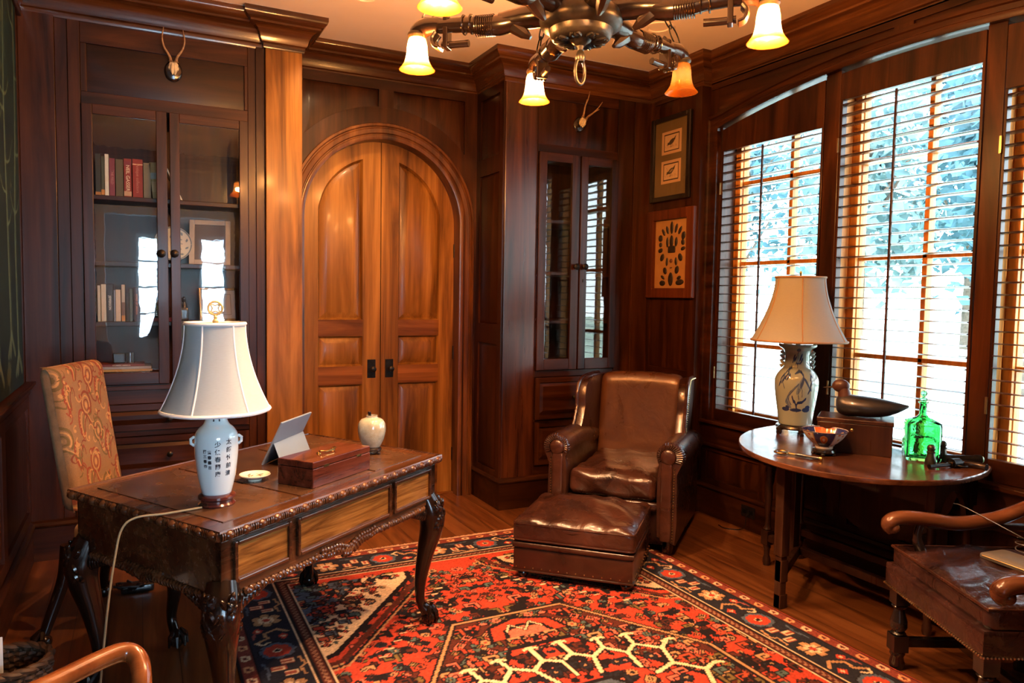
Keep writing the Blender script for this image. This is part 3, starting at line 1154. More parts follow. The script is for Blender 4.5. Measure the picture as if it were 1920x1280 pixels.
SHZ = [2.030, 1.660, 1.318]
for z in SHZ:
    MB().box(-.275, .64, YLC + .03, YB - .02, z - .026, z).build('shelf', WX, LB, world=True, smooth=0, bevel=.003)
glazed_door(LB, -.264, .160, .959, 2.518, -.212, .104, 1.028, 2.464, YLC, .124, 1.711)
glazed_door(LB, .174, .602, .959, 2.518, .226, .552, 1.028, 2.464, YLC, .192, 1.713)
drawer(LB, -.26, .60, .692, .843, YLC, [(.155, .752)])
drawer(LB, -.26, .60, .435, .653, YLC, [(.155, .545)])
bm_ = MB().sweep(BB, [(XL, YLC - .012), (.70, YLC - .012), (.70, YLC - .05), (.915, YLC - .05), (.915, YB)])
bm_.build('plinth', WX, LB, world=True, smooth=30)

# right bookcase
RB = thing('built_in_bookcase', 'narrow glazed mahogany bookcase behind the leather wing chair, right of the arched door', 'bookcase', (2.85, YRC, 0))
fm = MB()
y0, y1 = YRC - .001, YRC + .025
fm.box(2.256, 2.50, y0 - .010, y1, 0, 2.97, 2)
fm.box(2.50, 2.516, y0, y1, 0, 2.97, 0)
fm.box(3.184, 3.235, y0 - .006, y1, 0, 2.97, 0)
fm.box(3.235, 3.33, y0, y1, 0, 2.97, 0)
fm.box(3.33, XR - PX, y0 - .010, y1, 0, 2.97, 0)
fm.box(2.516, 3.184, y0, y1, 2.515, 2.572, 1)
fm.box(2.516, 3.184, y0, y1, 2.885, 2.97, 1)
fm.box(2.516, 3.184, y0, y1, .925, .973, 1)
fm.box(2.516, 3.184, y0, y1, 0, .29, 1)
fm.box(2.516, 3.184, y0, y1, .60, .618, 1)
fm.build('face_frame', [WZ, WX, WZG], RB, world=True, smooth=0, bevel=.003)
pm = MB(Matrix.Translation((0, YRC, 0)))
pm.panel(2.516, 3.184, 2.572, 2.885, .036, .011, .004, mi=0)
part_label(pm.build('frieze_panel', [WZ], RB, world=True, smooth=20), 'raised panel above the glass doors')
cm = MB()
cm.box(2.256, 2.28, YRC + .02, YB, 0, 2.97, 0)
cm.box(2.28, 3.55, YB - .02, YB, 0, 2.97, 0)
cm.box(3.20, 3.225, YRC + .025, YB - .02, 0, 2.97, 0)
cm.box(2.49, 2.505, YRC + .025, YB - .02, 0, 2.97, 0)
cm.box(2.505, 3.20, YRC + .025, YB - .02, 2.52, 2.545, 1)
cm.box(2.505, 3.20, YRC + .025, YB - .02, .93, .955, 1)
cm.build('carcase', [KZ, WX], RB, world=True, smooth=0)
sm = MB(Matrix.Translation((2.256, 0, 0)) @ rotz(-PI / 2))     # side facing the door: local x = -Y
for z0, z1 in ((.26, 1.16), (1.30, 2.36), (2.48, 2.90)):
    a, b = -YB + .09, -YRC - .06
    sm.panel(a, b, z0, z1, .03, .0, -.010, mi=0)
for a, b, z0, z1 in ((-YB, -YB + .09, 0, 2.97), (-YRC - .06, -YRC, 0, 2.97)):
    sm.box(a, b, -.014, 0, z0, z1, 0)
for z0, z1 in ((0, .26), (1.16, 1.30), (2.36, 2.48), (2.90, 2.97)):
    sm.box(-YB + .09, -YRC - .06, -.014, 0, z0, z1, 0)
sm.build('side_panel', [KZ], RB, world=True, smooth=20)
for z in (2.05, 1.68, 1.33):
    MB().box(2.505, 3.20, YRC + .03, YB - .02, z - .024, z).build('shelf', WX, RB, world=True, smooth=0, bevel=.003)
d = glazed_door(RB, 2.518, 2.852, .975, 2.512, 2.579, 2.786, 1.055, 2.452, YRC, 2.823, 1.719)
d = glazed_door(RB, 2.862, 3.182, .975, 2.512, 2.922, 3.126, 1.055, 2.452, YRC, 2.895, 1.721)
lk = MB(Matrix.Translation((2.892, YRC - .023, 1.62)))
lk.sphere((0, 0, 0), (.006, .003, .013), 12, 8)
_child(lk, 'keyhole', IRON, d, RB)
drawer(RB, 2.518, 3.182, .62, .922, YRC, [(2.835, .772), (2.873, .772)])
drawer(RB, 2.518, 3.182, .292, .60, YRC, [(2.835, .445), (2.873, .445)])
MB().sweep(BB, [(2.256, YB), (2.256, YRC - .01), (XR - PX, YRC - .01)]).build('plinth', WX, RB, world=True, smooth=30)

# ================================================================== RUG (woven knot by knot)
def make_rug():
    x0, x1, yb, yt = .335, 2.735, -.28, 4.145
    k = .0075
    nx, ny = int((x1 - x0) / k), int((yt - yb) / k)
    RED, RUST, PINK = (.30, .034, .017), (.25, .043, .019), (.42, .095, .060)
    NAVY, INK, BRN = (.012, .012, .018), (.008, .0055, .007), (.060, .014, .009)
    CREAM, TAN, BLUE, TEAL, OLV = (.48, .34, .21), (.30, .16, .075), (.050, .066, .095), (.055, .085, .080), (.11, .075, .025)
    c = Canvas(x1 - x0, yt - yb, nx, ny, RED)
    W_, H_ = c.w, c.h
    cx, cy = W_ / 2, H_ / 2
    r2 = random.Random(5)
    cols = [CREAM, TAN, NAVY, BLUE, INK, BRN, PINK, TEAL, RUST]
    # --- field
    bx, by = .335, .40                     # total border width at the sides and at the ends
    def sym(fn):
        for sx in (1, -1):
            for sy in (1, -1):
                fn(lambda u, v, sx=sx, sy=sy: (cx + sx * u, cy + sy * v))
    def hook(P, u, v, s, col, o=INK, w=.013):
        pts = [(0, 0), (0, s), (s, s), (s, s * .45), (s * .5, s * .45)]
        q = [P(u + a, v + b) for a, b in pts]
        c.stroke(q, w * 2.1, o)
        c.stroke(q, w, col)
    def flower(P, u, v, s, c1, c2, o=INK):
        for a in range(6):
            t = a * PI / 3
            c.disc(*P(u + s * .62 * math.cos(t), v + s * .62 * math.sin(t)), s * .48, s * .48, o)
        for a in range(6):
            t = a * PI / 3
            c.disc(*P(u + s * .62 * math.cos(t), v + s * .62 * math.sin(t)), s * .33, s * .33, c1)
        c.disc(*P(u, v), s * .4, s * .4, o)
        c.disc(*P(u, v), s * .26, s * .26, c2)
    def boxm(P, u, v, s, c1, c2, o=INK):
        for q, col in ((1.0, o), (.78, c1), (.45, o), (.28, c2)):
            c.poly([P(u - s * q, v), P(u, v - s * q), P(u + s * q, v), P(u, v + s * q)], col)
    def leafm(P, u, v, s, ang, c1, o=INK):
        d = (math.cos(ang), math.sin(ang))
        e = (-d[1], d[0])
        pts = [(0, 0), (.35, .28), (.6, .12), (.75, .3), (1, 0), (.75, -.3), (.6, -.12), (.35, -.28)]
        for q, col in ((1.25, o), (.85, c1)):
            c.poly([P(u + s * (q * (a - .5) + .5) * d[0] + s * q * b * e[0], v + s * (q * (a - .5) + .5) * d[1] + s * q * b * e[1]) for a, b in pts], col)
    def scatter(inside, n, seed, pal, smin=.018, smax=.04):
        r3 = random.Random(seed)
        for _ in range(n):
            u, v = r3.uniform(0, cx - bx), r3.uniform(0, cy - by)
            if not inside(u, v):
                continue
            kind = r3.randrange(4)
            s = r3.uniform(smin, smax)
            a, b = r3.choice(pal), r3.choice(pal)
            ang = r3.choice([0, PI / 4, PI / 2, 3 * PI / 4, -PI / 4])
            if kind == 0:
                sym(lambda P: hook(P, u, v, s * 1.5, a))
            elif kind == 1:
                sym(lambda P: flower(P, u, v, s * .8, a, b))
            elif kind == 2:
                sym(lambda P: boxm(P, u, v, s * .9, a, b))
            else:
                sym(lambda P: leafm(P, u, v, s * 1.9, ang, a))
    fx, fy = cx - bx, cy - by              # half field
    # corner spandrels, ivory with a stepped diagonal edge
    def corner(P):
        c.poly([P(fx, fy), P(fx - .62, fy), P(fx - .60, fy - .10), P(fx - .05, fy - .78), P(fx, fy - .80)], INK)
        c.poly([P(fx, fy), P(fx - .59, fy), P(fx - .575, fy - .09), P(fx - .04, fy - .75), P(fx, fy - .77)], CREAM)
        c.poly([P(fx, fy), P(fx - .36, fy), P(fx - .34, fy - .06), P(fx - .05, fy - .42), P(fx, fy - .45)], INK)
        c.poly([P(fx, fy), P(fx - .34, fy), P(fx - .32, fy - .05), P(fx - .04, fy - .40), P(fx, fy - .42)], BLUE)
        # double line beside the ivory with tooth edge
        for off, col, w in ((.05, BRN, .030), (.085, INK, .012), (.10, TAN, .010)):
            c.stroke([P(fx - .62 - off, fy), P(fx - .60 - off, fy - .10), P(fx - .05 - off * .2, fy - .78 - off), P(fx, fy - .80 - off)], w, col)
        for i in range(24):
            t = i / 24
            u, v = fx - .60 - .13 + t * .56, fy - .11 - t * .69 - .10
            c.stroke([P(u, v), P(u - .035, v)], .011, CREAM if i % 2 else INK)
            c.stroke([P(u, v), P(u, v - .03)], .010, INK)
    # red field motifs first, then the corners over them
    oct_ = lambda u, v, a, b, k: u < a and v < b and (u / a + v / b) < k
    scatter(lambda u, v: not oct_(u, v, .60, .88, 1.5), 900, 3, [INK, NAVY, BRN, BRN, INK, RUST, PINK, OLV, TAN, TEAL], .016, .036)
    # second octagon, dark brown red with pale outline
    def octo(a, b, k, col, w=None):
        m = k - 1
        pts = [(a, 0), (a, b * m), (a * m, b), (0, b)]
        full = [(cx + u, cy + v) for u, v in pts] + [(cx - u, cy + v) for u, v in pts[::-1]] + [(cx - u, cy - v) for u, v in pts] + [(cx + u, cy - v) for u, v in pts[::-1]]
        if w:
            c.stroke(full + [full[0]], w, col)
        else:
            c.poly(full, col)
    octo(.66, 1.10, 1.42, BRN)
    scatter(lambda u, v: oct_(u, v, .64, 1.07, 1.38), 1500, 9, [RUST, PINK, TAN, OLV, TEAL, INK, RED])
    octo(.66, 1.10, 1.42, INK, .034)
    octo(.66, 1.10, 1.42, TAN, .014)
    sym(corner)
    def in_corner(u, v):
        return (fx - u) / .58 + (fy - v) / .75 < 1.0
    scatter(in_corner, 1700, 21, [RED, BRN, BLUE, NAVY, RUST, TEAL, INK, TAN], .013, .026)
    # star medallion: ivory branches over red and navy
    octo(.50, .80, 1.30, INK)
    octo(.48, .77, 1.30, (.36, .034, .018))
    scatter(lambda u, v: oct_(u, v, .46, .75, 1.25), 800, 33, [INK, NAVY, BRN, PINK, TAN])
    octo(.30, .42, 1.35, INK)
    octo(.28, .40, 1.35, BLUE)
    scatter(lambda u, v: oct_(u, v, .27, .39, 1.25), 60, 35, [RED, PINK, CREAM, RUST])
    octo(.15, .20, 1.4, INK)
    octo(.135, .185, 1.4, RED)
    def branch(P):
        B = [[(0, .60), (.07, .64), (.14, .58), (.22, .63), (.29, .55), (.36, .60)],
             [(.07, .64), (.07, .76)], [(.14, .58), (.10, .46)], [(.22, .63), (.24, .72)], [(.29, .55), (.27, .43)],
             [(.36, .60), (.45, .52), (.41, .40), (.50, .30), (.44, .18), (.52, .06), (.46, 0)],
             [(.41, .40), (.30, .36)], [(.44, .18), (.32, .15)], [(.50, .30), (.57, .33)], [(.52, .06), (.60, .10)], [(.45, .52), (.52, .58)],
             [(.36, .60), (.38, .70)], [(0, .60), (0, .48)]]
        for b in B:
            c.stroke([P(*q) for q in b], .036, INK)
        for b in B:
            c.stroke([P(*q) for q in b], .0195, (.66, .42, .26))
        for (u, v) in ((.07, .76), (.24, .72), (.57, .33), (.60, .10), (.52, .58), (.38, .70)):
            c.stroke([P(u - .03, v - .012), P(u, v), P(u + .03, v - .012)], .018, (.62, .40, .24))
        for (u, v) in ((.07, .53), (.20, .50), (.36, .48), (.38, .28), (.40, .08)):
            flower(P, u, v, .030, NAVY, TAN)
    sym(branch)
    # pendant palmettes above and below
    for sy in (1, -1):
        P = lambda u, v, sy=sy: (cx + u, cy + sy * v)
        for q, col in ((1, INK), (.9, RED), (.62, INK), (.5, PINK)):
            c.poly([P(-.20 * q, .87), P(-.16 * q, .87 + .13 * q), P(0, .87 + .19 * q), P(.16 * q, .87 + .13 * q), P(.20 * q, .87)], col)
        c.stroke([P(-.09, .93), P(-.05, .99), P(0, .92), P(.05, .99), P(.09, .93)], .02, INK)
        c.stroke([P(-.09, .93), P(-.05, .99), P(0, .92), P(.05, .99), P(.09, .93)], .009, CREAM)
    # --- borders
    def ring(d0, d1x, col):
        c.rect(d0, d1x, d0, H_ - d0, col)
        c.rect(W_ - d1x, W_ - d0, d0, H_ - d0, col)
        c.rect(d0, W_ - d0, d0, d1x, col)
        c.rect(d0, W_ - d0, H_ - d1x, H_ - d0, col)
    # (distance from the rug edge)
    for d0, d1, col in ((0, .012, INK), (.012, .062, (.14, .028, .018)), (.062, .070, INK), (.070, .262, NAVY), (.262, .270, CREAM), (.270, .282, INK), (.282, .322, BRN), (.322, .330, INK), (.330, .337, CREAM)):
        ring(d0, d1, col)
    def along(step, d, fn):
        # runs fn(P, i) down every side; P maps (s along, t towards the centre of the rug)
        ny_ = int((H_ - 2 * d) / step)
        for i in range(ny_):
            s = d + (H_ - 2 * d) * (i + .5) / ny_
            fn(lambda a, b, s=s: (d + b, s + a), i)
            fn(lambda a, b, s=s: (W_ - d - b, s + a), i)
        nx_ = int((W_ - 2 * d) / step)
        for i in range(nx_):
            s = d + (W_ - 2 * d) * (i + .5) / nx_
            fn(lambda a, b, s=s: (s + a, d + b), i)
            fn(lambda a, b, s=s: (s + a, H_ - d - b), i)
    def guard(P, i):
        pts = [(-.022, -.008), (-.012, .014), (.014, .012), (.022, -.010), (0, -.016), (-.022, -.008)]
        c.stroke([P(a, b) for a, b in pts], .010, (.46, .22, .10) if i % 2 else CREAM)
        c.disc(*P(.002, 0), .005, .005, INK)
    along(.095, .037, guard)
    def mainb(P, i):
        k = i % 4
        if k == 0:
            for q, col in ((1.0, INK), (.92, BLUE), (.7, RED), (.22, CREAM)):
                for a in range(8):
                    t = a * PI / 4
                    c.disc(*P(.052 * q * math.cos(t), .052 * q * math.sin(t)), .03 * q, .03 * q, col)
            c.disc(*P(0, 0), .012, .012, INK)
        elif k == 2:
            for q, col in ((1.0, INK), (.9, TAN), (.55, CREAM)):
                for a in range(6):
                    t = a * PI / 3
                    c.disc(*P(.05 * q * math.cos(t), .05 * q * math.sin(t)), .024 * q, .024 * q, col)
            c.disc(*P(0, 0), .016, .016, RED)
        elif k == 1:
            c.stroke([P(-.06, -.07), P(-.03, -.02), P(.02, -.03), (P(.05, .03)), P(.01, .07)], .015, TAN)
            c.stroke([P(-.06, -.07), P(-.09, -.05), P(-.07, -.02)], .011, CREAM)
            for a, b in ((-.03, .045), (.055, -.05)):
                c.poly([P(a - .03, b), P(a, b + .024), P(a + .03, b), P(a, b - .024)], RED)
                c.disc(*P(a, b), .009, .009, CREAM)
            c.stroke([P(-.02, -.075), P(.03, -.07), P(.035, -.05)], .010, (.20, .05, .04))
        else:
            for a, b in ((-.05, .02), (.0, -.02), (.05, .02)):
                c.rect(*sorted((P(a - .02, b - .028)[0], P(a + .02, b + .028)[0])), *sorted((P(a - .02, b - .028)[1], P(a + .02, b + .028)[1])), (.22, .05, .03))
                c.stroke([P(a - .012, b - .022), P(a - .012, b + .022), P(a + .012, b + .022), P(a + .012, b - .022)], .008, CREAM)
            c.stroke([P(-.08, .07), P(-.02, .06), P(.0, .085), P(.07, .07)], .011, TAN)
            c.stroke([P(-.07, -.07), P(0, -.06), P(.06, -.075)], .011, BLUE)
    along(.155, .166, mainb)
    def inner(P, i):
        c.stroke([P(-.012, -.01), P(0, .01), P(.012, -.01)], .007, (.20, .10, .06))
    along(.030, .302, inner)
    # abrash: slow colour drift between rows, fine knot noise
    rows = np.cumsum(rng.normal(0, .02, ny))
    rows = (rows - rows.mean())
    c.a *= (1 + np.clip(rows, -.12, .12))[:, None, None]
    c.a *= rng.normal(1, .13, (ny, nx, 1)).clip(.6, 1.5)
    c.a = np.clip(c.a * 1.40, .002, 1)
    t = thing('oriental_rug', 'large red and navy oriental rug with geometric medallion, on the wooden floor', 'rug', ((x0 + x1) / 2, (yb + yt) / 2, 0))
    def fn(U, V):
        x = (U - .5) * (x1 - x0)
        y = (V - .5) * (yt - yb)
        z = .009 + .0 * U
        return x, y, z
    mt = vcol('wool_pile', .92, bump=.5, bs=420, spec=.15)
    painted('pile', c, fn, mt, t, smooth=True)
    bk = MB().box(-(x1 - x0) / 2, (x1 - x0) / 2, -(yt - yb) / 2, (yt - yb) / 2, .001, .0085)
    bk.build('backing', plain('rug_backing', (.06, .025, .018), .9), t, smooth=0)
    fr = MB()
    rr = random.Random(2)
    n = 300
    for i in range(n):
        x = -(x1 - x0) / 2 + (x1 - x0) * (i + .5) / n
        y = (yt - yb) / 2
        L = rr.uniform(.018, .034)
        dx = rr.uniform(-.006, .006)
        fr.tube([(x, y - .004, .007), (x + dx * .4, y + L * .5, .009), (x + dx, y + L, .004)], .0034, 5)
    fr.build('fringe', plain('fringe_cotton', (.62, .36, .22), .9), t)
make_rug()

# ================================================================== DESK
DM = Matrix(((1.0295 / 1.292, -.4575 / .885, 0, .491), (.78 / 1.292, .757 / .885, 0, 3.079), (0, 0, 1, 0), (0, 0, 0, 1)))
DZT = .78
def make_desk():
    t = thing('writing_desk', 'carved mahogany partners desk with leather top and claw feet, by the white lamp', 'desk', (.491, 3.079, 0), math.atan2(.78, 1.0295))
    hx, hy = .646, .4425
    mb = MB(DM)
    mb.box(-hx + .018, hx - .018, -hy + .018, hy - .018, DZT - .030, DZT - .002)
    mb.box(-hx + .035, hx - .035, -hy + .035, hy - .035, DZT - .045, DZT - .030)
    mb.build('desk_top', DESKW, t, world=True, smooth=0, bevel=.004)
    mb = MB(DM)
    y0, y1 = -hy + .085, hy - .085
    for x0, x1 in ((-hx + .085, -.225), (-.21, .21), (.225, hx - .085)):
        mb.box(x0, x1, y0, y1, DZT - .002, DZT + .0006)
    part_label(mb.build('leather_inset', DTOP, t, world=True, smooth=0), 'three worn brown leather insets in the desk top')
    mb = MB(DM)
    # gadrooned edge: alternating bosses and leaf ribs all round
    def edge(a, b, nrm):
        a, b = Vector(a), Vector(b)
        L = (b - a).length
        n = int(round(L / .066))
        d = (b - a) / n
        ang = math.atan2(d.y, d.x)
        for i in range(n):
            p = a + d * (i + .5)
            mb.sphere((p.x, p.y, DZT - .017), (.021, .020, .016), 10, 8, M=rotz(ang))
            for s in (-.30, -.42, .30, .42):
                q = a + d * (i + .5 + s * 1.0)
                mb.sphere((q.x, q.y, DZT - .017), (.0045, .013, .016), 6, 6, M=rotz(ang))
    e = .016
    edge((-hx + e, -hy + e, 0), (hx - e, -hy + e, 0), 0)
    edge((hx - e, -hy + e, 0), (hx - e, hy - e, 0), 0)
    edge((hx - e, hy - e, 0), (-hx + e, hy - e, 0), 0)
    edge((-hx + e, hy - e, 0), (-hx + e, -hy + e, 0), 0)
    mb.tube([(-hx + e, -hy + e, DZT - .005), (hx - e, -hy + e, DZT - .005), (hx - e, hy - e, DZT - .005), (-hx + e, hy - e, DZT - .005)], .007, 6, closed=True)
    mb.build('gadrooned_edge', DESKW, t, world=True)
    # frieze
    ix, iy = hx - .035, hy - .035
    mb = MB(DM)
    zb, zt = .565, DZT - .04
    mb.box(-ix, ix, -iy, -iy + .03, zb, zt)
    mb.box(-ix, ix, iy - .03, iy, zb, zt)
    mb.box(-ix, -ix + .03, -iy, iy, zb, zt)
    mb.box(ix - .03, ix, -iy, iy, zb, zt)
    mb.build('frieze', DESKW, t, world=True, smooth=0, bevel=.003)
    for x0, x1 in ((-.565, -.315), (-.285, .262), (.285, .565)):
        pm = MB(DM)
        pm.box(x0 + .012, x1 - .012, -iy - .003, -iy, .607, .717)
        d = pm.build('drawer_front', BURL, t, world=True, smooth=0)
        bm = MB(DM)
        bm.frame(x0, x1, .595, .729, .014, -iy - .013, -iy + .002)
        Mi = WM[t.name].inverted()
        bm.v = [tuple(Mi @ Vector(p)) for p in bm.v]
        bm.build('drawer_moulding', [DESKW, DESKW], d, smooth=0, bevel=.004)
    for x0, x1, yy, s in ((-.565, .565, iy, 1),):
        pm = MB(DM).box(x0, x1, yy - .001, yy + .004, .607, .717)
        pm.build('back_panel', BURL, t, world=True, smooth=0)
    # carved apron: leafy rope with a drop at the middle
    rr = random.Random(4)
    def carve(a, b, drop):
        ap = MB(DM)
        a, b = Vector(a), Vector(b)
        n = int((b - a).length / .016)
        for i in range(n + 1):
            q = a + (b - a) * i / n
            u = abs(i / n - .5) * 2
            z = .556 - drop * max(0, 1 - u / .30) ** 1.0 * (.7 + .3 * math.cos(u * 20))
            ang = math.atan2((b - a).y, (b - a).x)
            r_ = .013 + .005 * rr.random() + (.012 * max(0, 1 - u / .3))
            ap.sphere((q.x, q.y, z), (.013, .014, r_), 7, 5, M=rotz(ang) @ Matrix.Rotation(R(rr.choice((-35, 35))), 4, 'Y'))
            if drop and u < .32:
                ap.sphere((q.x, q.y, z + .016), (.012, .012, .014), 6, 5)
        ap.build('carved_apron', DESKW, t, world=True)
    carve((-ix + .10, -iy, 0), (ix - .10, -iy, 0), .030)
    carve((-ix + .10, iy, 0), (ix - .10, iy, 0), .030)
    carve((-ix, -iy + .10, 0), (-ix, iy - .10, 0), .012)
    carve((ix, -iy + .10, 0), (ix, iy - .10, 0), .012)
    # cabriole legs with ball and claw feet
    for sx in (-1, 1):
        for sy in (-1, 1):
            lm = MB(DM)
            bx_, by_ = sx * (ix - .035), sy * (iy - .035)
            pts = spline([(0, .60), (.022, .52), (.024, .45), (.004, .33), (-.012, .20), (-.010, .11), (.010, .065)], 6)
            rad = spline([(.050,), (.064,), (.056,), (.040,), (.028,), (.022,), (.030,)], 6)
            lm.tube([(bx_ + sx * o, by_ + sy * o, z) for o, z in pts], [r[0] for r in rad], 14)
            fx_, fy_ = bx_ + sx * .018, by_ + sy * .018
            lm.sphere((fx_, fy_, .036), (.037, .037, .036), 14, 10)
            for k in range(4):
                a = math.atan2(sy, sx) + (k - 1.5) * 1.15
                ca, sa = math.cos(a), math.sin(a)
                lm.tube([(fx_ + .014 * ca, fy_ + .014 * sa, .088), (fx_ + .036 * ca, fy_ + .036 * sa, .066), (fx_ + .043 * ca, fy_ + .043 * sa, .035), (fx_ + .036 * ca, fy_ + .036 * sa, .010)], [.012, .012, .010, .005], 7)
            # carved acanthus on the knee
            rr2 = random.Random(8)
            for k in range(46):
                a = math.atan2(sy, sx) + rr2.uniform(-1.7, 1.7)
                z = rr2.uniform(.46, .575)
                o = .022
                ra = .052 + .008 * math.cos((z - .52) * 25)
                lm.sphere((bx_ + sx * o + ra * math.cos(a), by_ + sy * o + ra * math.sin(a), z), (.010, .010, .020), 6, 5, M=rotz(a) @ Matrix.Rotation(R(rr2.choice((-30, 30))), 4, 'X'))
            for s2 in (0, 1):      # brackets beside the knee
                for k in range(6):
                    q = .05 + k * .017
                    lm.sphere((bx_ - (sx * q if s2 else 0) + (0 if s2 else sx * .03), by_ - (0 if s2 else sy * q) + (sy * .03 if s2 else 0), .553 - .03 * (1 - k / 6)), (.016, .016, .026 - k * .002), 7, 5)
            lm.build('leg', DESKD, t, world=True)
    return t
make_desk()

def lamp_shade(mbs, z0, z1, r0, r1, n=64, ribs=6, a0=0.0, pw=1.9):
    shade, trim = mbs
    prof = []
    for i in range(15):
        t = i / 14
        r = r1 + (r0 - r1) * (1 - t) ** pw
        prof.append((r, z0 + (z1 - z0) * t))
    sag = lambda a, z: 1 - .030 * math.sin((a - a0) * ribs / 2) ** 2
    shade.lathe(prof, n, rmod=sag)
    shade.lathe([(r - .0025, z) for r, z in prof], n, rmod=sag)
    for k in range(ribs):
        a = a0 + k * 2 * PI / ribs
        trim.tube([(r * math.cos(a), r * math.sin(a), z) for r, z in prof], .0032, 6)
    for r, z in (prof[0], prof[-1]):
        trim.tube([(r * sag(2 * PI * i / 48, 0) * math.cos(2 * PI * i / 48), r * sag(2 * PI * i / 48, 0) * math.sin(2 * PI * i / 48), z) for i in range(48)], .0062, 6, closed=True)

def glyphs(name, text, size, fn, mat, parent, bold=.0):
    # lettering as thin mesh laid on a surface: fn maps flat (x, y) to 3D
    cu = bpy.data.curves.new(name, 'FONT')
    cu.body = text
    cu.size = size
    cu.align_x = 'CENTER'
    cu.align_y = 'CENTER'
    cu.offset = bold
    cu.resolution_u = 3
    o = bpy.data.objects.new(name + '_tmp', cu)
    COL.objects.link(o)
    dg = bpy.context.evaluated_depsgraph_get()
    me = bpy.data.meshes.new_from_object(o.evaluated_get(dg))
    bpy.data.objects.remove(o)
    for v in me.vertices:
        v.co = Vector(fn(v.co.x, v.co.y))
    me.materials.clear()
    me.materials.append(mat)
    me.name = name
    r = bpy.data.objects.new(name, me)
    COL.objects.link(r)
    if parent is not None:
        r.parent = parent
    return r
def join_glyphs(name, objs, parent, mat):
    bm = bmesh.new()
    for o in objs:
        bm.from_mesh(o.data)
    me = bpy.data.meshes.new(name)
    bm.to_mesh(me)
    bm.free()
    me.materials.append(mat)
    for o in objs:
        bpy.data.objects.remove(o)
    r = bpy.data.objects.new(name, me)
    COL.objects.link(r)
    r.parent = parent
    return r
INKM = plain('brush_ink', (.012, .014, .022), .35, var=.1)

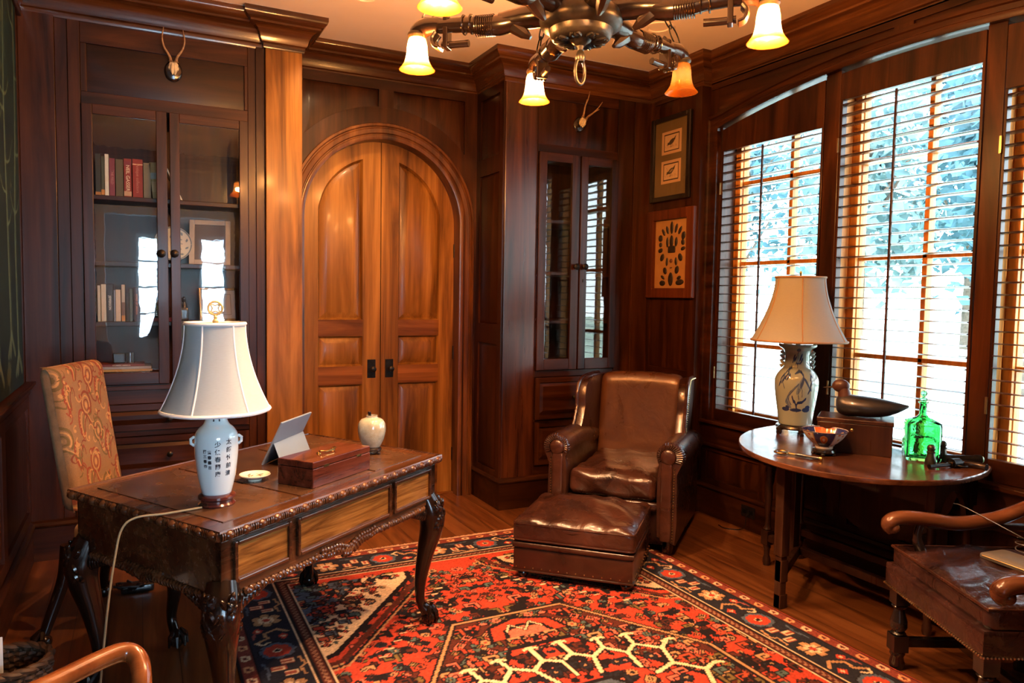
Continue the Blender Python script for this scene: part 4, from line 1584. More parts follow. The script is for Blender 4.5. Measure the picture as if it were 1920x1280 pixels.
# --- white lamp on the desk
def white_lamp():
    t = thing('table_lamp', 'lamp with white bell shade and pale celadon vase base lettered in Chinese, on the desk', 'lamp', (.23, 2.651, DZT + .0006))
    # face direction towards the camera, for the lettering
    fa = math.atan2(-2.651, -.23)
    mb = MB()
    mb.lathe([(0, 0), (.058, 0), (.060, .006), (.052, .014), (.052, .020), (.060, .026), (.060, .034), (.050, .041), (0, .041)], 40)
    mb.build('wooden_stand', REDW, t)
    vb = spline([(.045, .041), (.048, .047), (.060, .10), (.0685, .17), (.0695, .225), (.066, .245), (.055, .262), (.041, .276), (.0345, .295), (.033, .32), (.037, .345), (.040, .350)], 6)
    mb = MB()
    mb.lathe([(0, .041)] + [(r, z) for r, z in vb] + [(.0, .350)], 48)
    mb.build('vase_body', CELADON, t)
    def rad(z):
        for (r0, z0_), (r1, z1_) in zip(vb[:-1], vb[1:]):
            if z0_ <= z <= z1_ and z1_ > z0_:
                return r0 + (r1 - r0) * (z - z0_) / (z1_ - z0_)
        return .06
    def on(cx_, cz_):
        def fn(x, y):
            z = cz_ + y
            r = rad(z) + .0006
            a = fa + (cx_ + x) / .069
            return (r * math.cos(a), r * math.sin(a), z)
        return fn
    gl = []
    cols = [(.040, .222, .0265, '太師竹前清', .0195), (.004, .215, .0250, '少保春蘭康', .0195), (-.022, .190, .0170, '清春書吉', .0125), (-.037, .193, .0165, '蔭三春作', .0125)]
    for cx_, ztop, step, txt, sz in cols:
        for i, ch in enumerate(txt):
            gl.append(glyphs('g', ch, sz, on(cx_, ztop - i * step), INKM, None, .0004))
    g = join_glyphs('brush_lettering', gl, t, INKM)
    part_label(g, 'black Chinese brush characters in four columns')
    sm = MB()
    for x in (-.008, .010):
        pts = [(rad(z) + .0005, z, x) for z in (.325, .313, .300, .288)]
        sm.tube([(r * math.cos(fa + q / .036), r * math.sin(fa + q / .036), z) for r, z, q in pts], [.0022, .003, .0018, .0028], 6)
    sm.build('neck_brushmark', INKM, t)
    lg = MB()
    for s in (-1, 1):
        a = fa + s * 1.45
        lg = MB()
        lg.tube([(.068 * math.cos(a), .068 * math.sin(a), .236), (.080 * math.cos(a), .080 * math.sin(a), .228), (.079 * math.cos(a), .079 * math.sin(a), .214), (.069 * math.cos(a), .069 * math.sin(a), .206)], .005, 8)
        lg.build('lug', CELADON, t)
    sm, tm = MB(), MB()
    lamp_shade((sm, tm), .323, .612, .172, .094, a0=fa + R(35))
    sm.build('lamp_shade', SHADE1, t, smooth=60)
    tm.build('shade_braid', TRIMW, t)
    hm = MB()
    hm.tube([(0, 0, .35), (0, 0, .64)], .004, 8)
    hm.tube([(-.09, 0, .600), (.09, 0, .600)], .0025, 6)
    hm.tube([(0, -.09, .600), (0, .09, .600)], .0025, 6)
    hm.lathe([(.014, .35), (.016, .38), (.016, .42), (.010, .43)], 12)
    hm.build('harp_rod', BRASS, t)
    fm = MB()
    fm.lathe([(0, .612), (.009, .614), (.010, .622), (.005, .628), (.007, .634), (.004, .640), (0, .64)], 16)
    Mf = Matrix.Translation((0, 0, .663)) @ rotz(fa + PI / 2)
    ring = [(.022 * math.cos(2 * PI * i / 28), 0, .022 * math.sin(2 * PI * i / 28)) for i in range(28)]
    fm.M = Mf
    fm.tube(ring, .0036, 8, closed=True)
    for k in range(4):
        a = PI / 4 + k * PI / 2
        b = a + PI / 2
        fm.tube([(.022 * math.cos(a), 0, .022 * math.sin(a)), (.009 * math.cos((a + b) / 2), 0, .009 * math.sin((a + b) / 2)), (.022 * math.cos(b), 0, .022 * math.sin(b))], .0026, 6)
    fm.build('finial', BRASSW, t)
    cm = MB()
    cd = spline([(-.05, -.04, .005), (-.16, -.07, .006), (-.245, -.075, .004), (-.285, -.07, -.03), (-.305, -.06, -.12), (-.325, -.05, -.26), (-.345, -.02, -.45), (-.36, .02, -.60), (-.385, .05, -.72), (-.42, .06, -.773)], 8)
    cm.tube(cd, .0035, 7)
    part_label(cm.build('power_cord', plain('ivory_cord', (.36, .28, .15), .5, var=.05), t), 'ivory cord running over the edge of the desk to the floor')
    return t
white_lamp()

# --- small dish
def dish():
    fa = (.391, 2.939)
    t = thing('porcelain_dish', 'small cream dish painted with dark leaves, on the desk right of the white lamp', 'dish', (.391, 2.939, DZT + .001))
    R0 = .058
    prof = [(.0, .004), (.020, .004), (.034, .008), (.050, .016), (R0, .022), (R0 - .001, .0245), (.048, .019), (.033, .011), (.020, .0075), (0, .0075)]
    mb = MB()
    mb.lathe([(.026, 0), (.026, .005), (.0, .005)], 40)
    mb.lathe(prof[:6], 40)
    mb.build('dish_body', plain('cream_porcelain', (.72, .68, .56), .12, coat=.6, var=.04), t)
    cv = Canvas(2, 1, 220, 24, (.74, .69, .56))
    br, bl = (.16, .05, .03), (.03, .035, .06)
    for k in range(5):
        u = .2 + k * .38
        for q in range(3):
            cv.disc(u + q * .06, .35 + .22 * (q % 2), .035, .14, (br, bl, (.12, .09, .03))[q % 3], .6)
        cv.stroke([(u - .05, .25), (u + .08, .45), (u + .2, .6)], .03, bl)
    def fn(U, V):
        rr = .016 + V * (R0 - .018)
        a = U * 2 * PI
        z = .0085 + (V ** 2) * .016
        return rr * np.cos(a), rr * np.sin(a), z
    painted('painted_well', cv, fn, vcol('painted_glaze', .15, coat=.6), t, flip=True)
    MB().lathe([(0, .0086), (.0165, .0086)], 30).build('well_centre', plain('cream_centre', (.74, .69, .56), .15, coat=.6, var=.03), t)
dish()

# --- rosewood box with brass handle
def casket():
    a = math.atan2(2.938 - 2.719, .842 - .565)
    L, Dp, H = .353, .168, .098
    ca, sa = math.cos(a), math.sin(a)
    cx_, cy_ = .565 + ca * L / 2 - sa * Dp / 2, 2.719 + sa * L / 2 + ca * Dp / 2
    t = thing('document_box', 'polished rosewood box with brass lid handle, on the desk before the tablet', 'box', (cx_, cy_, DZT + .001), a)
    MB().box(-L / 2, L / 2, -Dp / 2, Dp / 2, 0, H - .026).build('box_body', BOXW, t, smooth=0, bevel=.003)
    MB().box(-L / 2, L / 2, -Dp / 2, Dp / 2, H - .025, H).build('lid', BOXW, t, smooth=0, bevel=.003)
    hm = MB()
    for x in (-.042, .042):
        hm.lathe([(0, H), (.009, H), (.008, H + .004), (.003, H + .008), (0, H + .008)], 12, c=(x, 0, 0))
    hm.tube(spline([(-.042, 0, H + .006), (-.044, -.012, H + .011), (-.024, -.020, H + .008), (0, -.022, H + .008), (.024, -.020, H + .008), (.044, -.012, H + .011), (.042, 0, H + .006)], 5), .0038, 8)
    hm.build('bail_handle', BRASS, t)
    for x in (-.10, .10):
        MB().box(x - .014, x + .014, -Dp / 2 - .0015, -Dp / 2 + .004, H - .029, H - .021).build('hinge', BRASS, t, smooth=0)
casket()

# --- tablet on its kickstand
def tablet():
    # lower edge runs from (.453,3.174) along e; the back faces the room
    e = Vector((.58, .815, 0)).normalized()
    n = Vector((e.y, -e.x, 0))              # towards the camera side
    t = thing('tablet_computer', 'silver grey tablet propped on its kickstand, on the desk behind the rosewood box', 'tablet', (.453, 3.174, DZT + .001))
    Wd, Hh, tilt = .292, .202, R(26)
    up = (Vector((0, 0, 1)) * math.cos(tilt) + n * (math.sin(tilt) * .55)).normalized()
    up = Vector((0, 0, 1)) * math.cos(tilt) - (-n) * math.sin(tilt)
    nb = up.cross(e) * -1
    if nb.dot(n) < 0:
        nb = -nb
    def slab(w0, w1, h0, h1, d0, d1, E=e, U=up, N=nb, O=Vector((0, 0, 0))):
        mb = MB()
        vs = []
        for d in (d0, d1):
            for h in (h0, h1):
                for w in (w0, w1):
                    vs.append(tuple(O + E * w + U * h + N * d))
        fs = [(0, 2, 3, 1), (4, 5, 7, 6), (0, 1, 5, 4), (2, 6, 7, 3), (0, 4, 6, 2), (1, 3, 7, 5)]
        return mb.add(vs, fs)
    mg = plain('silver_magnesium', (.25, .34, .46), .32, .35, var=.02)
    slab(0, Wd, 0, Hh, -.008, 0).build('slab', mg, t, smooth=0, bevel=.0025)
    slab(.006, Wd - .006, .006, Hh - .006, -.0092, -.008).build('screen', plain('dark_screen', (.010, .010, .012), .08, coat=.5), t, smooth=0)
    # kickstand hinged at mid height, swung back to the desk top
    O = up * (Hh * .52)
    kl = Hh * .50
    dz = O.z + nb.z * .001
    out = math.sqrt(max(.0001, kl * kl - dz * dz))
    kd = (n * out - Vector((0, 0, dz))).normalized()
    kn = kd.cross(e)
    slab(.004, Wd - .004, 0, kl, -.0012, .0012, e, kd, kn, O + nb * .0018).build('kickstand', mg, t, smooth=0, bevel=.0008)
tablet()

# --- ginger jar
def jar():
    t = thing('ginger_jar', 'small round crackled cream jar on a dark stand, on the far corner of the desk', 'jar', (.934, 3.234, DZT + .001))
    mb = MB()
    mb.lathe([(0, .012), (.040, .012), (.044, .018), (.044, .024), (.038, .030), (0, .030)], 32)
    mb.lathe([(0, .006), (.036, .006), (.036, .012), (0, .012)], 24)
    for k in range(5):
        a = k * 2 * PI / 5 + .3
        mb.sphere((.038 * math.cos(a), .038 * math.sin(a), .007), (.009, .009, .007), 8, 6)
    mb.build('wooden_stand', BLACKW, t)
    tt = NT('crackled_glaze')
    v = tt.new('TexVoronoi', feature='DISTANCE_TO_EDGE')
    tt.put(v.inputs['Vector'], tt.coords())
    v.inputs['Scale'].default_value = 85
    c = tt.ramp(tt.noise(tt.coords(), 22, 4), [(.3, (.24, .235, .19)), (.6, (.38, .38, .31)), (.8, (.33, .28, .19))])
    c = tt.mix(tt.math('LESS_THAN', v.outputs[0], .018), c, (.30, .26, .18))
    m = tt.pbr(c, .14, coat=.8, coat_rough=.04)
    vb = spline([(.034, .030), (.040, .036), (.055, .068), (.0625, .105), (.060, .135), (.048, .155), (.030, .163), (.026, .166), (.026, .174)], 6)
    MB().lathe([(0, .030)] + [tuple(q) for q in vb] + [(.021, .174), (.021, .160), (0, .158)], 40).build('jar_body', m, t)
    bm = MB()
    for k in range(4):
        a = 2.3 + k * .5
        bm.tube([(.010 * math.cos(a), .010 * math.sin(a), .16), (.014 * math.cos(a), .014 * math.sin(a), .186 + .004 * (k % 2))], .005, 6)
    bm.build('dark_stopper', BLACKW, t)
jar()

# ================================================================== WING CHAIR AND OTTOMAN
def nailrow(mb, pts, step=.016, r=.0042):
    P = [Vector(p) for p in pts]
    for a, b in zip(P[:-1], P[1:]):
        L = (b - a).length
        n = max(1, int(L / step))
        for i in range(n):
            q = a + (b - a) * (i + .5) / n
            mb.sphere(tuple(q), r, 6, 4)
def wing_chair():
    t = thing('wing_chair', 'brown leather wing armchair with rolled arms, in the corner behind the ottoman', 'armchair', (2.500, 3.600, 0), R(-48.5))
    # local: x to the right seen from the front, y to the back, z up; the front edge is y = 0
    w = .40
    rr = random.Random(1)
    mb = MB()
    mb.rbox((0, .44, .175), (.66, .82, .25), .02, 8)
    mb.build('seat_frame', LEA, t)
    mb = MB()
    def wr(q):
        q = q.copy()
        if q.z > 0:
            q.z += .006 * math.sin(q.x * 31 + q.y * 11) + .005 * math.sin(q.y * 37 - q.x * 9)
        q.y += .006 * math.sin(q.x * 25 + q.z * 40) if q.y < -.2 else 0
        return q
    mb.rbox((0, .36, .385), (.53, .76, .15), .045, 16, puff=.035, fn=wr)
    mb.build('seat_cushion', LEAO, t)
    mb = MB()
    mb.rbox((0, .012, .285), (.56, .05, .06), .024, 8)
    mb.build('front_rail', LEA, t)
    # rolled arms: scroll section swept from front to back
    for s in (-1, 1):
        mb = MB()
        sec = []
        cx_, cz_ = .345, .595
        for i in range(17):                          # the roll
            a = R(-35) + R(250) * i / 16
            sec.append((cx_ + .080 * math.cos(a), cz_ + .078 * math.sin(a)))
        sec += [(.272, .50), (.270, .36), (.275, .12), (.385, .08), (.395, .20), (.392, .38), (.388, .50)]
        sec = sec[::1]
        ysec = [(-.03, .93), (-.022, .985), (.0, 1.0), (.35, 1.0), (.66, .97), (.82, .95)]
        vs, fs = [], []
        m = len(sec)
        for y, k in ysec:
            for x, z in sec:
                vs.append((s * (.335 + (x - .335) * k), y, (z - .3) * (k if y > .4 else (.5 + .5 * k)) + .3 - (.03 * max(0, y - .4) / .34)))
        for i in range(len(ysec) - 1):
            for q in range(m):
                q2 = (q + 1) % m
                fs.append((i * m + q, i * m + q2, (i + 1) * m + q2, (i + 1) * m + q))
        fs.append(tuple(range(m)))
        mb.add(vs, fs)
        mb.build('arm', LEA, t, smooth=50)
        # padded facing on the arm front with a pleated scroll
        fm = MB()
        fm.sphere((s * .335, -.034, .592), (.046, .016, .046), 18, 8)
        fm.rbox((s * .328, -.030, .33), (.070, .030, .46), .014, 8)
        fm.build('arm_facing', LEAO, t)
        pm = MB()
        for i in range(22):
            a = R(-30) + R(235) * i / 21
            c_, q_ = math.cos(a), math.sin(a)
            pm.tube([(s * (cx_ - .01) + s * .048 * c_, -.036, cz_ + .047 * q_), (s * cx_ + s * .068 * c_, -.030, cz_ + .066 * q_), (s * cx_ + s * .080 * c_, -.004, cz_ + .078 * q_)], [.003, .007, .004], 6)
        pm.build('pleats', LEA, t)
        nm = MB()
        nailrow(nm, [(s * .372, -.036, .54), (s * .368, -.034, .10)])
        part_label(nm.build('nailhead_trim', NAIL, t), 'brass nails down the arm front')
    # back: slab leaning back, slightly curved top
    def bend(q):
        q = q.copy()
        z = q.z
        q.y += .11 * ((z + .33) / .66) + .020 * (q.x / .3) ** 2 * -1
        if q.z > .2:
            q.z += .018 * (1 - (q.x / .32) ** 2)
        return q
    mb = MB()
    mb.rbox((0, .74, .655), (.57, .15, .64), .055, 16, fn=bend)
    mb.build('back_rest', LEAB, t)
    # wings
    for s in (-1, 1):
        mb = MB()
        prof = spline([(.36, .64), (.395, .70), (.435, .78), (.445, .86), (.48, .93), (.56, .965), (.70, .972), (.90, .965)], 6)
        poly = [(y, z) for y, z in prof] + [(.91, .80), (.84, .58), (.38, .58)]
        x0, x1 = s * .266, s * .330
        n = len(poly)
        vs, fs = [], []
        layers = [(0.0, .985), (.18, 1.0), (.82, 1.0), (1.0, .985)]
        cyy, czz = .66, .77
        for u, k in layers:
            x = x0 + (x1 - x0) * u
            for y, z in poly:
                flare = s * (.035 * max(0, (.68 - y) / .3) + .012 * max(0, (z - .7) / .27))
                vs.append((x + flare, cyy + (y - cyy) * k, czz + (z - czz) * k))
        for i in range(3):
            for q in range(n):
                q2 = (q + 1) % n
                fs.append((i * n + q, i * n + q2, (i + 1) * n + q2, (i + 1) * n + q))
        fs.append(tuple(range(n)))
        fs.append(tuple(range(3 * n, 4 * n)))
        mb.add(vs, fs)
        mb.build('wing', LEA, t, smooth=45)
        wm = MB()
        wm.tube([(x1 + s * (.035 * max(0, (.68 - y) / .3) + .012 * max(0, (z - .7) / .27)) - s * .008, y - .004, z + .002) for y, z in prof], .012, 8)
        nm2 = wm.build('wing_welt', LEAO, t)
        nm = MB()
        nailrow(nm, [(x1 + s * .004 + s * (.035 * max(0, (.68 - y) / .3) + .012 * max(0, (z - .7) / .27)), y + .012, z - .006) for y, z in prof])
        nm.build('nailhead_trim', NAIL, t)
    for x, y in ((-.33, .05), (.33, .05), (-.30, .74), (.30, .74)):
        MB().lathe([(0, 0), (.022, 0), (.030, .02), (.034, .05), (.030, .085), (0, .085)], 16, c=(x, y, 0)).build('foot', BLACKW, t)
wing_chair()

def ottoman():
    # corners on the floor: left (1.743,3.433), near (2.202,2.969), right (2.641,3.382)
    t = thing('ottoman', 'brown leather ottoman with a plump creased cushion, in front of the wing chair', 'footstool', (2.192, 3.407, 0), -PI / 4)
    w, d = .65, .605
    mb = MB()
    mb.rbox((0, 0, .115), (w - .012, d - .012, .13), .012, 8)
    mb.build('base', LEA, t)
    mb = MB()
    mb.rbox((0, 0, .193), (w + .006, d + .006, .036), .017, 10)
    mb.build('welt', LEA, t)
    mb = MB()
    mb.rbox((0, 0, .055), (w - .004, d - .004, .014), .006, 6)
    mb.build('lower_band', LEA, t)
    def wr(q):
        q = q.copy()
        if q.z > .02:
            e = (1 - (q.x / .325) ** 2) * (1 - (q.y / .30) ** 2)
            rad = math.sin(q.x * 42 + 3 * math.sin(q.y * 9))
            q.z += .007 * rad * (1 - e * .4) + .005 * math.sin(q.y * 28 + q.x * 14)
        return q
    mb = MB()
    mb.rbox((0, 0, .265), (w, d, .115), .032, 22, puff=.060, fn=wr)
    mb.build('cushion', LEAO, t)
    pm = MB()
    for z in (.306, .222):
        a, b = w / 2 - .004, d / 2 - .004
        pts = []
        for sx, sy, a0 in ((1, 1, 0), (-1, 1, 90), (-1, -1, 180), (1, -1, 270)):
            for k in range(4):
                an = R(a0 + k * 30)
                pts.append((sx * (a - .03) + .03 * math.cos(an), sy * (b - .03) + .03 * math.sin(an), z))
        pm.tube(pts, .0055, 7, closed=True)
    pm.build('piping', LEAO, t)
    nm = MB()
    a, b, z = w / 2 - .004, d / 2 - .004, .074
    nailrow(nm, [(-a, -b, z), (a, -b, z), (a, b, z), (-a, b, z), (-a, -b, z)], .045, .004)
    nm.build('nailhead_trim', NAIL, t)
    for sx in (-1, 1):
        for sy in (-1, 1):
            MB().lathe([(0, .009), (.020, .009), (.030, .020), (.032, .034), (.024, .048), (0, .05)], 18, c=(sx * (w / 2 - .05), sy * (d / 2 - .05), 0)).build('bun_foot', BLACKW, t)
ottoman()

# ================================================================== GATELEG TABLE
TZ = .76
def gateleg():
    t = thing('gateleg_table', 'dark oak oval gateleg table under the window, carrying the lamp and duck decoy', 'table', (3.2, 2.5, 0))
    c0 = np.array([3.262, 2.54])
    u, v = np.array([.728, .685]), np.array([-.685, .728])
    pts = []
    for i in range(160):
        a = 2 * PI * i / 160
        p = c0 + .711 * math.cos(a) * u + .575 * math.sin(a) * v
        pts.append((min(p[0], 3.475), p[1]))
    q = [pts[0]]
    for p in pts[1:]:
        if abs(p[0] - q[-1][0]) + abs(p[1] - q[-1][1]) > 1e-3 and not (p[0] >= 3.475 and q[-1][0] >= 3.475 and len(q) > 1 and q[-2][0] >= 3.475):
            q.append(p)
        elif p[0] >= 3.475:
            q[-1] = p
    mb = MB()
    n = len(q)
    cc = np.mean(np.array(q), 0)
    def shrink(k):
        return [tuple(cc + (np.array(p) - cc) * k) for p in q]
    rings = [(.985, TZ - .026), (.997, TZ - .022), (1.0, TZ - .012), (.996, TZ - .003), (.988, TZ)]
    vs, fs = [], []
    for k, z in rings:
        vs += [(x, y, z) for x, y in shrink(k)]
    for i in range(len(rings) - 1):
        for j in range(n):
            j2 = (j + 1) % n
            fs.append((i * n + j, i * n + j2, (i + 1) * n + j2, (i + 1) * n + j))
    fs.append(tuple(range(n)))
    fs.append(tuple(range(4 * n, 5 * n)))
    mb.add(vs, fs)
    mb.build('table_top', TABW, t, world=True, smooth=30)
    sq = .048
    def leg(x, y, ztop, nm='leg', foot=True):
        m = MB()
        h = sq / 2
        m.box(x - h, x + h, y - h, y + h, ztop - .16, ztop)
        m.box(x - h, x + h, y - h, y + h, .12, .20)
        m.lathe([(.020, .20), (.024, .21), (.016, .225), (.014, .26), (.022, .40), (.018, .50), (.014, ztop - .22), (.024, ztop - .19), (.018, ztop - .175), (.022, ztop - .16)], 18, c=(x, y, 0))
        m.lathe([(0, 0), (.018, 0), (.022, .015), (.022, .04), (.015, .06), (.017, .09), (.022, .105), (.020, .12)], 18, c=(x, y, 0))
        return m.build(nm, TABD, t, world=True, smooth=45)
    fx0, fx1, fy0, fy1 = 3.17, 3.43, 2.06, 3.02
    for x in (fx0, fx1):
        for y in (fy0, fy1):
            leg(x, y, TZ - .03)
    # aprons with an arched cut-out at the ends
    m = MB()
    m.box(fx0 - .012, fx0 + .012, fy0, fy1, TZ - .17, TZ - .03)
    m.box(fx1 - .012, fx1 + .012, fy0, fy1, TZ - .17, TZ - .03)
    for y in (fy0, fy1):
        xs = [fx0 + (fx1 - fx0) * i / 20 for i in range(21)]
        m.plate(xs, lambda x: TZ - .31 + .20 * math.sqrt(max(0, 1 - ((x - (fx0 + fx1) / 2) / .105) ** 2)), lambda x: TZ - .03, y - .012, y + .012)
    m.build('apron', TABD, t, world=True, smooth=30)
    m = MB()
    for x in (fx0, fx1):
        m.box(x - .018, x + .018, fy0, fy1, .14, .18)
    for y in (fy0, fy1):
        m.box(fx0, fx1, y - .018, y + .018, .14, .18)
    m.build('stretcher', TABD, t, world=True, smooth=0, bevel=.004)
    # the swung gate: post, rail, stretcher
    for gx, gy, hy in ((2.785, 2.56, 2.80),):
        d = Vector((gx - fx0, gy - hy, 0))
        m = MB()
        for z0_, z1_ in ((TZ - .09, TZ - .035), (.135, .185)):
            cpt = Vector((fx0, hy, (z0_ + z1_) / 2)) + d / 2
            m.obox(cpt, (d.length, .030, z1_ - z0_), rotz(math.atan2(d.y, d.x)))
        m.box(fx0 - .06, fx0 - .015, hy - .02, hy + .02, .13, TZ - .035)
        m.build('gate', TABD, t, world=True, smooth=0, bevel=.003)
        if gx < 2.9:
            # plain squared gate leg with a notched foot
            lg = MB()
            h = .026
            lg.box(gx - h, gx + h, gy - h, gy + h, .26, TZ - .027)
            lg.box(gx - .020, gx + .020, gy - .020, gy + .020, .0, .26)
            lg.box(gx - .020, gx + .028, gy - .022, gy + .022, .13, .24)
            lg.box(gx - .020, gx + .030, gy - .022, gy + .022, 0, .07)
            lg.build('leg', TABD, t, world=True, smooth=0, bevel=.004)
        else:
            leg(gx, gy, TZ - .027)
    # dropped rear leaf hanging against the wall
    m = MB()
    ys_ = [2.12 + .84 * i / 24 for i in range(25)]
    m.plate(ys_, lambda y: TZ - .03 - .44 * math.sqrt(max(0, 1 - ((y - 2.54) / .43) ** 2)) - .02, lambda y: TZ - .026, 3.452, 3.472)
    m.v = [(p[1], p[0], p[2]) for p in m.v]
    m.build('drop_leaf', TABD, t, world=True, smooth=30)
gateleg()

# --- blue and white lamp on the table
def vase_lamp():
    x, y = 3.27, 2.945
    t = thing('table_lamp', 'lamp with cream bell shade and blue and white vase base, on the oval table', 'lamp', (x, y, TZ))
    fa = math.atan2(-y, -x)
    mb = MB()
    mb.lathe([(0, .030), (.100, .030), (.104, .038), (.100, .048), (.088, .054), (0, .054)], 40)
    for k in range(5):
        a = fa + .35 + k * 2 * PI / 5
        ca, sa = math.cos(a), math.sin(a)
        mb.tube([(.085 * ca, .085 * sa, .040), (.105 * ca, .105 * sa, .030), (.098 * ca, .098 * sa, .012), (.112 * ca, .112 * sa, .006)], [.020, .018, .013, .012], 8)
    mb.build('carved_stand', BLACKW, t)
    vb = spline([(.082, .054), (.088, .060), (.096, .12), (.108, .20), (.116, .27), (.112, .315), (.092, .350), (.073, .372), (.066, .40), (.066, .44), (.072, .466), (.096, .484), (.101, .495), (.098, .503)], 7)
    RZ = np.array(vb)
    # painted glaze: peonies, long-tailed bird, rocks in cobalt
    H0, H1 = .054, .503
    cv = Canvas(2 * PI, 1.0, 520, 260, (.25, .30, .25))
    CB, CB2, CB3 = (.012, .026, .10), (.035, .062, .14), (.12, .17, .22)
    def draw(ox):
        def Q(u, v):
            return (ox + u, v)
        cv.a[:, :, :] = cv.a
        # rocks
        for u, v, a, b in ((-.55, .205, .22, .025), (.0, .20, .30, .022), (.55, .205, .22, .03), (.62, .235, .14, .025), (-.42, .235, .12, .02)):
            cv.disc(*Q(u, v), a, b, CB)
        cv.stroke([Q(-.18, .36), Q(-.12, .31), Q(-.05, .30), Q(.02, .25), Q(.08, .29), Q(.30, .30), Q(.48, .345)], .045, CB, .03)
        cv.stroke([Q(.02, .25), Q(.05, .20)], .06, CB)
        # bird: body, neck, long tail
        cv.disc(*Q(.18, .50), .20, .06, CB3, .5)
        for k in range(9):
            d = k * .035
            cv.stroke([Q(.10, .52), Q(-.25 - d * .6, .42 - d * .25), Q(-.52 - d * .7 + k * .06, .30 - d * .10 - .006 * k)], .030, CB2 if k % 2 else CB3, .055)
            cv.stroke([Q(.10, .52), Q(-.25 - d * .6, .42 - d * .25), Q(-.50 - d * .7 + k * .06, .29 - d * .10)], .010, CB)
        cv.stroke([Q(.20, .50), Q(.30, .56), Q(.34, .62), (Q(.26, .66))], .07, CB2, .035)
        cv.disc(*Q(.24, .665), .06, .020, CB)
        for k in range(5):
            cv.stroke([Q(.24, .67), Q(.10 - .05 * k, .69 - .012 * k)], .018, CB2, .006)
        for k in range(6):
            cv.stroke([Q(.32, .60), Q(.46 + .04 * k, .56 - .022 * k)], .03, CB2, .01)
        cv.stroke([Q(.12, .46), Q(.10, .38), Q(.14, .33)], .022, CB)
        cv.stroke([Q(.26, .46), Q(.28, .37)], .022, CB)
        # branches with leaves
        cv.stroke([Q(-.55, .46), Q(-.70, .56), Q(-.60, .66), Q(-.52, .72)], .018, CB2)
        for u, v in ((-.62, .57), (-.74, .60), (-.50, .62), (-.58, .68), (-.46, .695), (-.82, .52), (-.40, .60), (.70, .52), (.62, .44), (.72, .60)):
            cv.disc(*Q(u, v), .085, .020, CB, .5)
            cv.disc(*Q(u + .07, v + .02), .055, .018, CB2, -.4)
        # neck: flower spray
        cv.stroke([Q(.02, .72), Q(.06, .80), Q(.02, .88), Q(.08, .93)], .03, CB)
        for u, v in ((-.30, .80), (-.16, .815), (.24, .82), (.36, .80), (-.26, .84), (.30, .85)):
            cv.disc(*Q(u, v), .10, .020, CB, .3)
        for k in range(5):
            cv.stroke([Q(.08, .92), Q(-.04 + .06 * k, .945 - .01 * abs(k - 2))], .03, CB2)
        for u in (-.12, -.02, .08, .18):
            cv.stroke([Q(u, .755), Q(u + .06, .775), Q(u + .10, .755)], .022, CB)
    draw(PI)
    for ox in (.35, 2 * PI - .35):
        for u, v in ((.0, .5), (.2, .6), (-.2, .55), (.1, .35), (-.1, .42)):
            cv.disc(ox + u, v, .08, .022, CB, .4)
        cv.stroke([(ox - .2, .3), (ox, .45), (ox + .1, .65)], .02, CB2)
    def fn(U, V):
        z = H0 + V * (H1 - H0)
        rr = np.interp(z, RZ[:, 1], RZ[:, 0])
        a = fa + PI - U * 2 * PI
        a = fa + (U - .5) * 2 * PI
        return rr * np.cos(a), rr * np.sin(a), z
    painted('vase_body', cv, fn, vcol('blue_white_glaze', .10, coat=.7), t, flip=True)
    MB().lathe([(.098, .503), (.090, .503), (.062, .485), (.02, .485)], 32).build('vase_mouth', CELADON, t)
    for s in (-1, 1):
        a = fa + s * PI / 2
        m = MB()
        pts = [(.066 + .012 + .010 * math.sin(k * 2.1), .37 + k * .009) for k in range(11)]
        m.tube([(r * math.cos(a), r * math.sin(a), z) for r, z in pts], [.008 + .003 * (k % 2) for k in range(11)], 8)
        m.build('scroll_handle', plain('celadon_handle', (.55, .62, .60), .15, coat=.6, var=.2, vs=60), t)
    sm, tm = MB(), MB()
    lamp_shade((sm, tm), .520, .868, .258, .134, ribs=6, a0=fa + R(5), pw=1.7)
    sm.build('lamp_shade', SHADE2, t, smooth=60)
    tm.build('shade_braid', TRIMT, t)
    hm = MB()
    hm.lathe([(0, .485), (.022, .486), (.022, .50), (.010, .505), (.010, .54), (.016, .545), (.016, .59), (0, .59)], 16)
    hm.tube([(0, 0, .58), (0, 0, .89)], .004, 8)
    hm.tube([(-.13, 0, .856), (.13, 0, .856)], .0025, 6)
    hm.tube([(0, -.13, .856), (0, .13, .856)], .0025, 6)
    hm.lathe([(.006, .885), (.008, .893), (.004, .903), (0, .905)], 10)
    hm.build('harp_rod', BRASS, t)
vase_lamp()

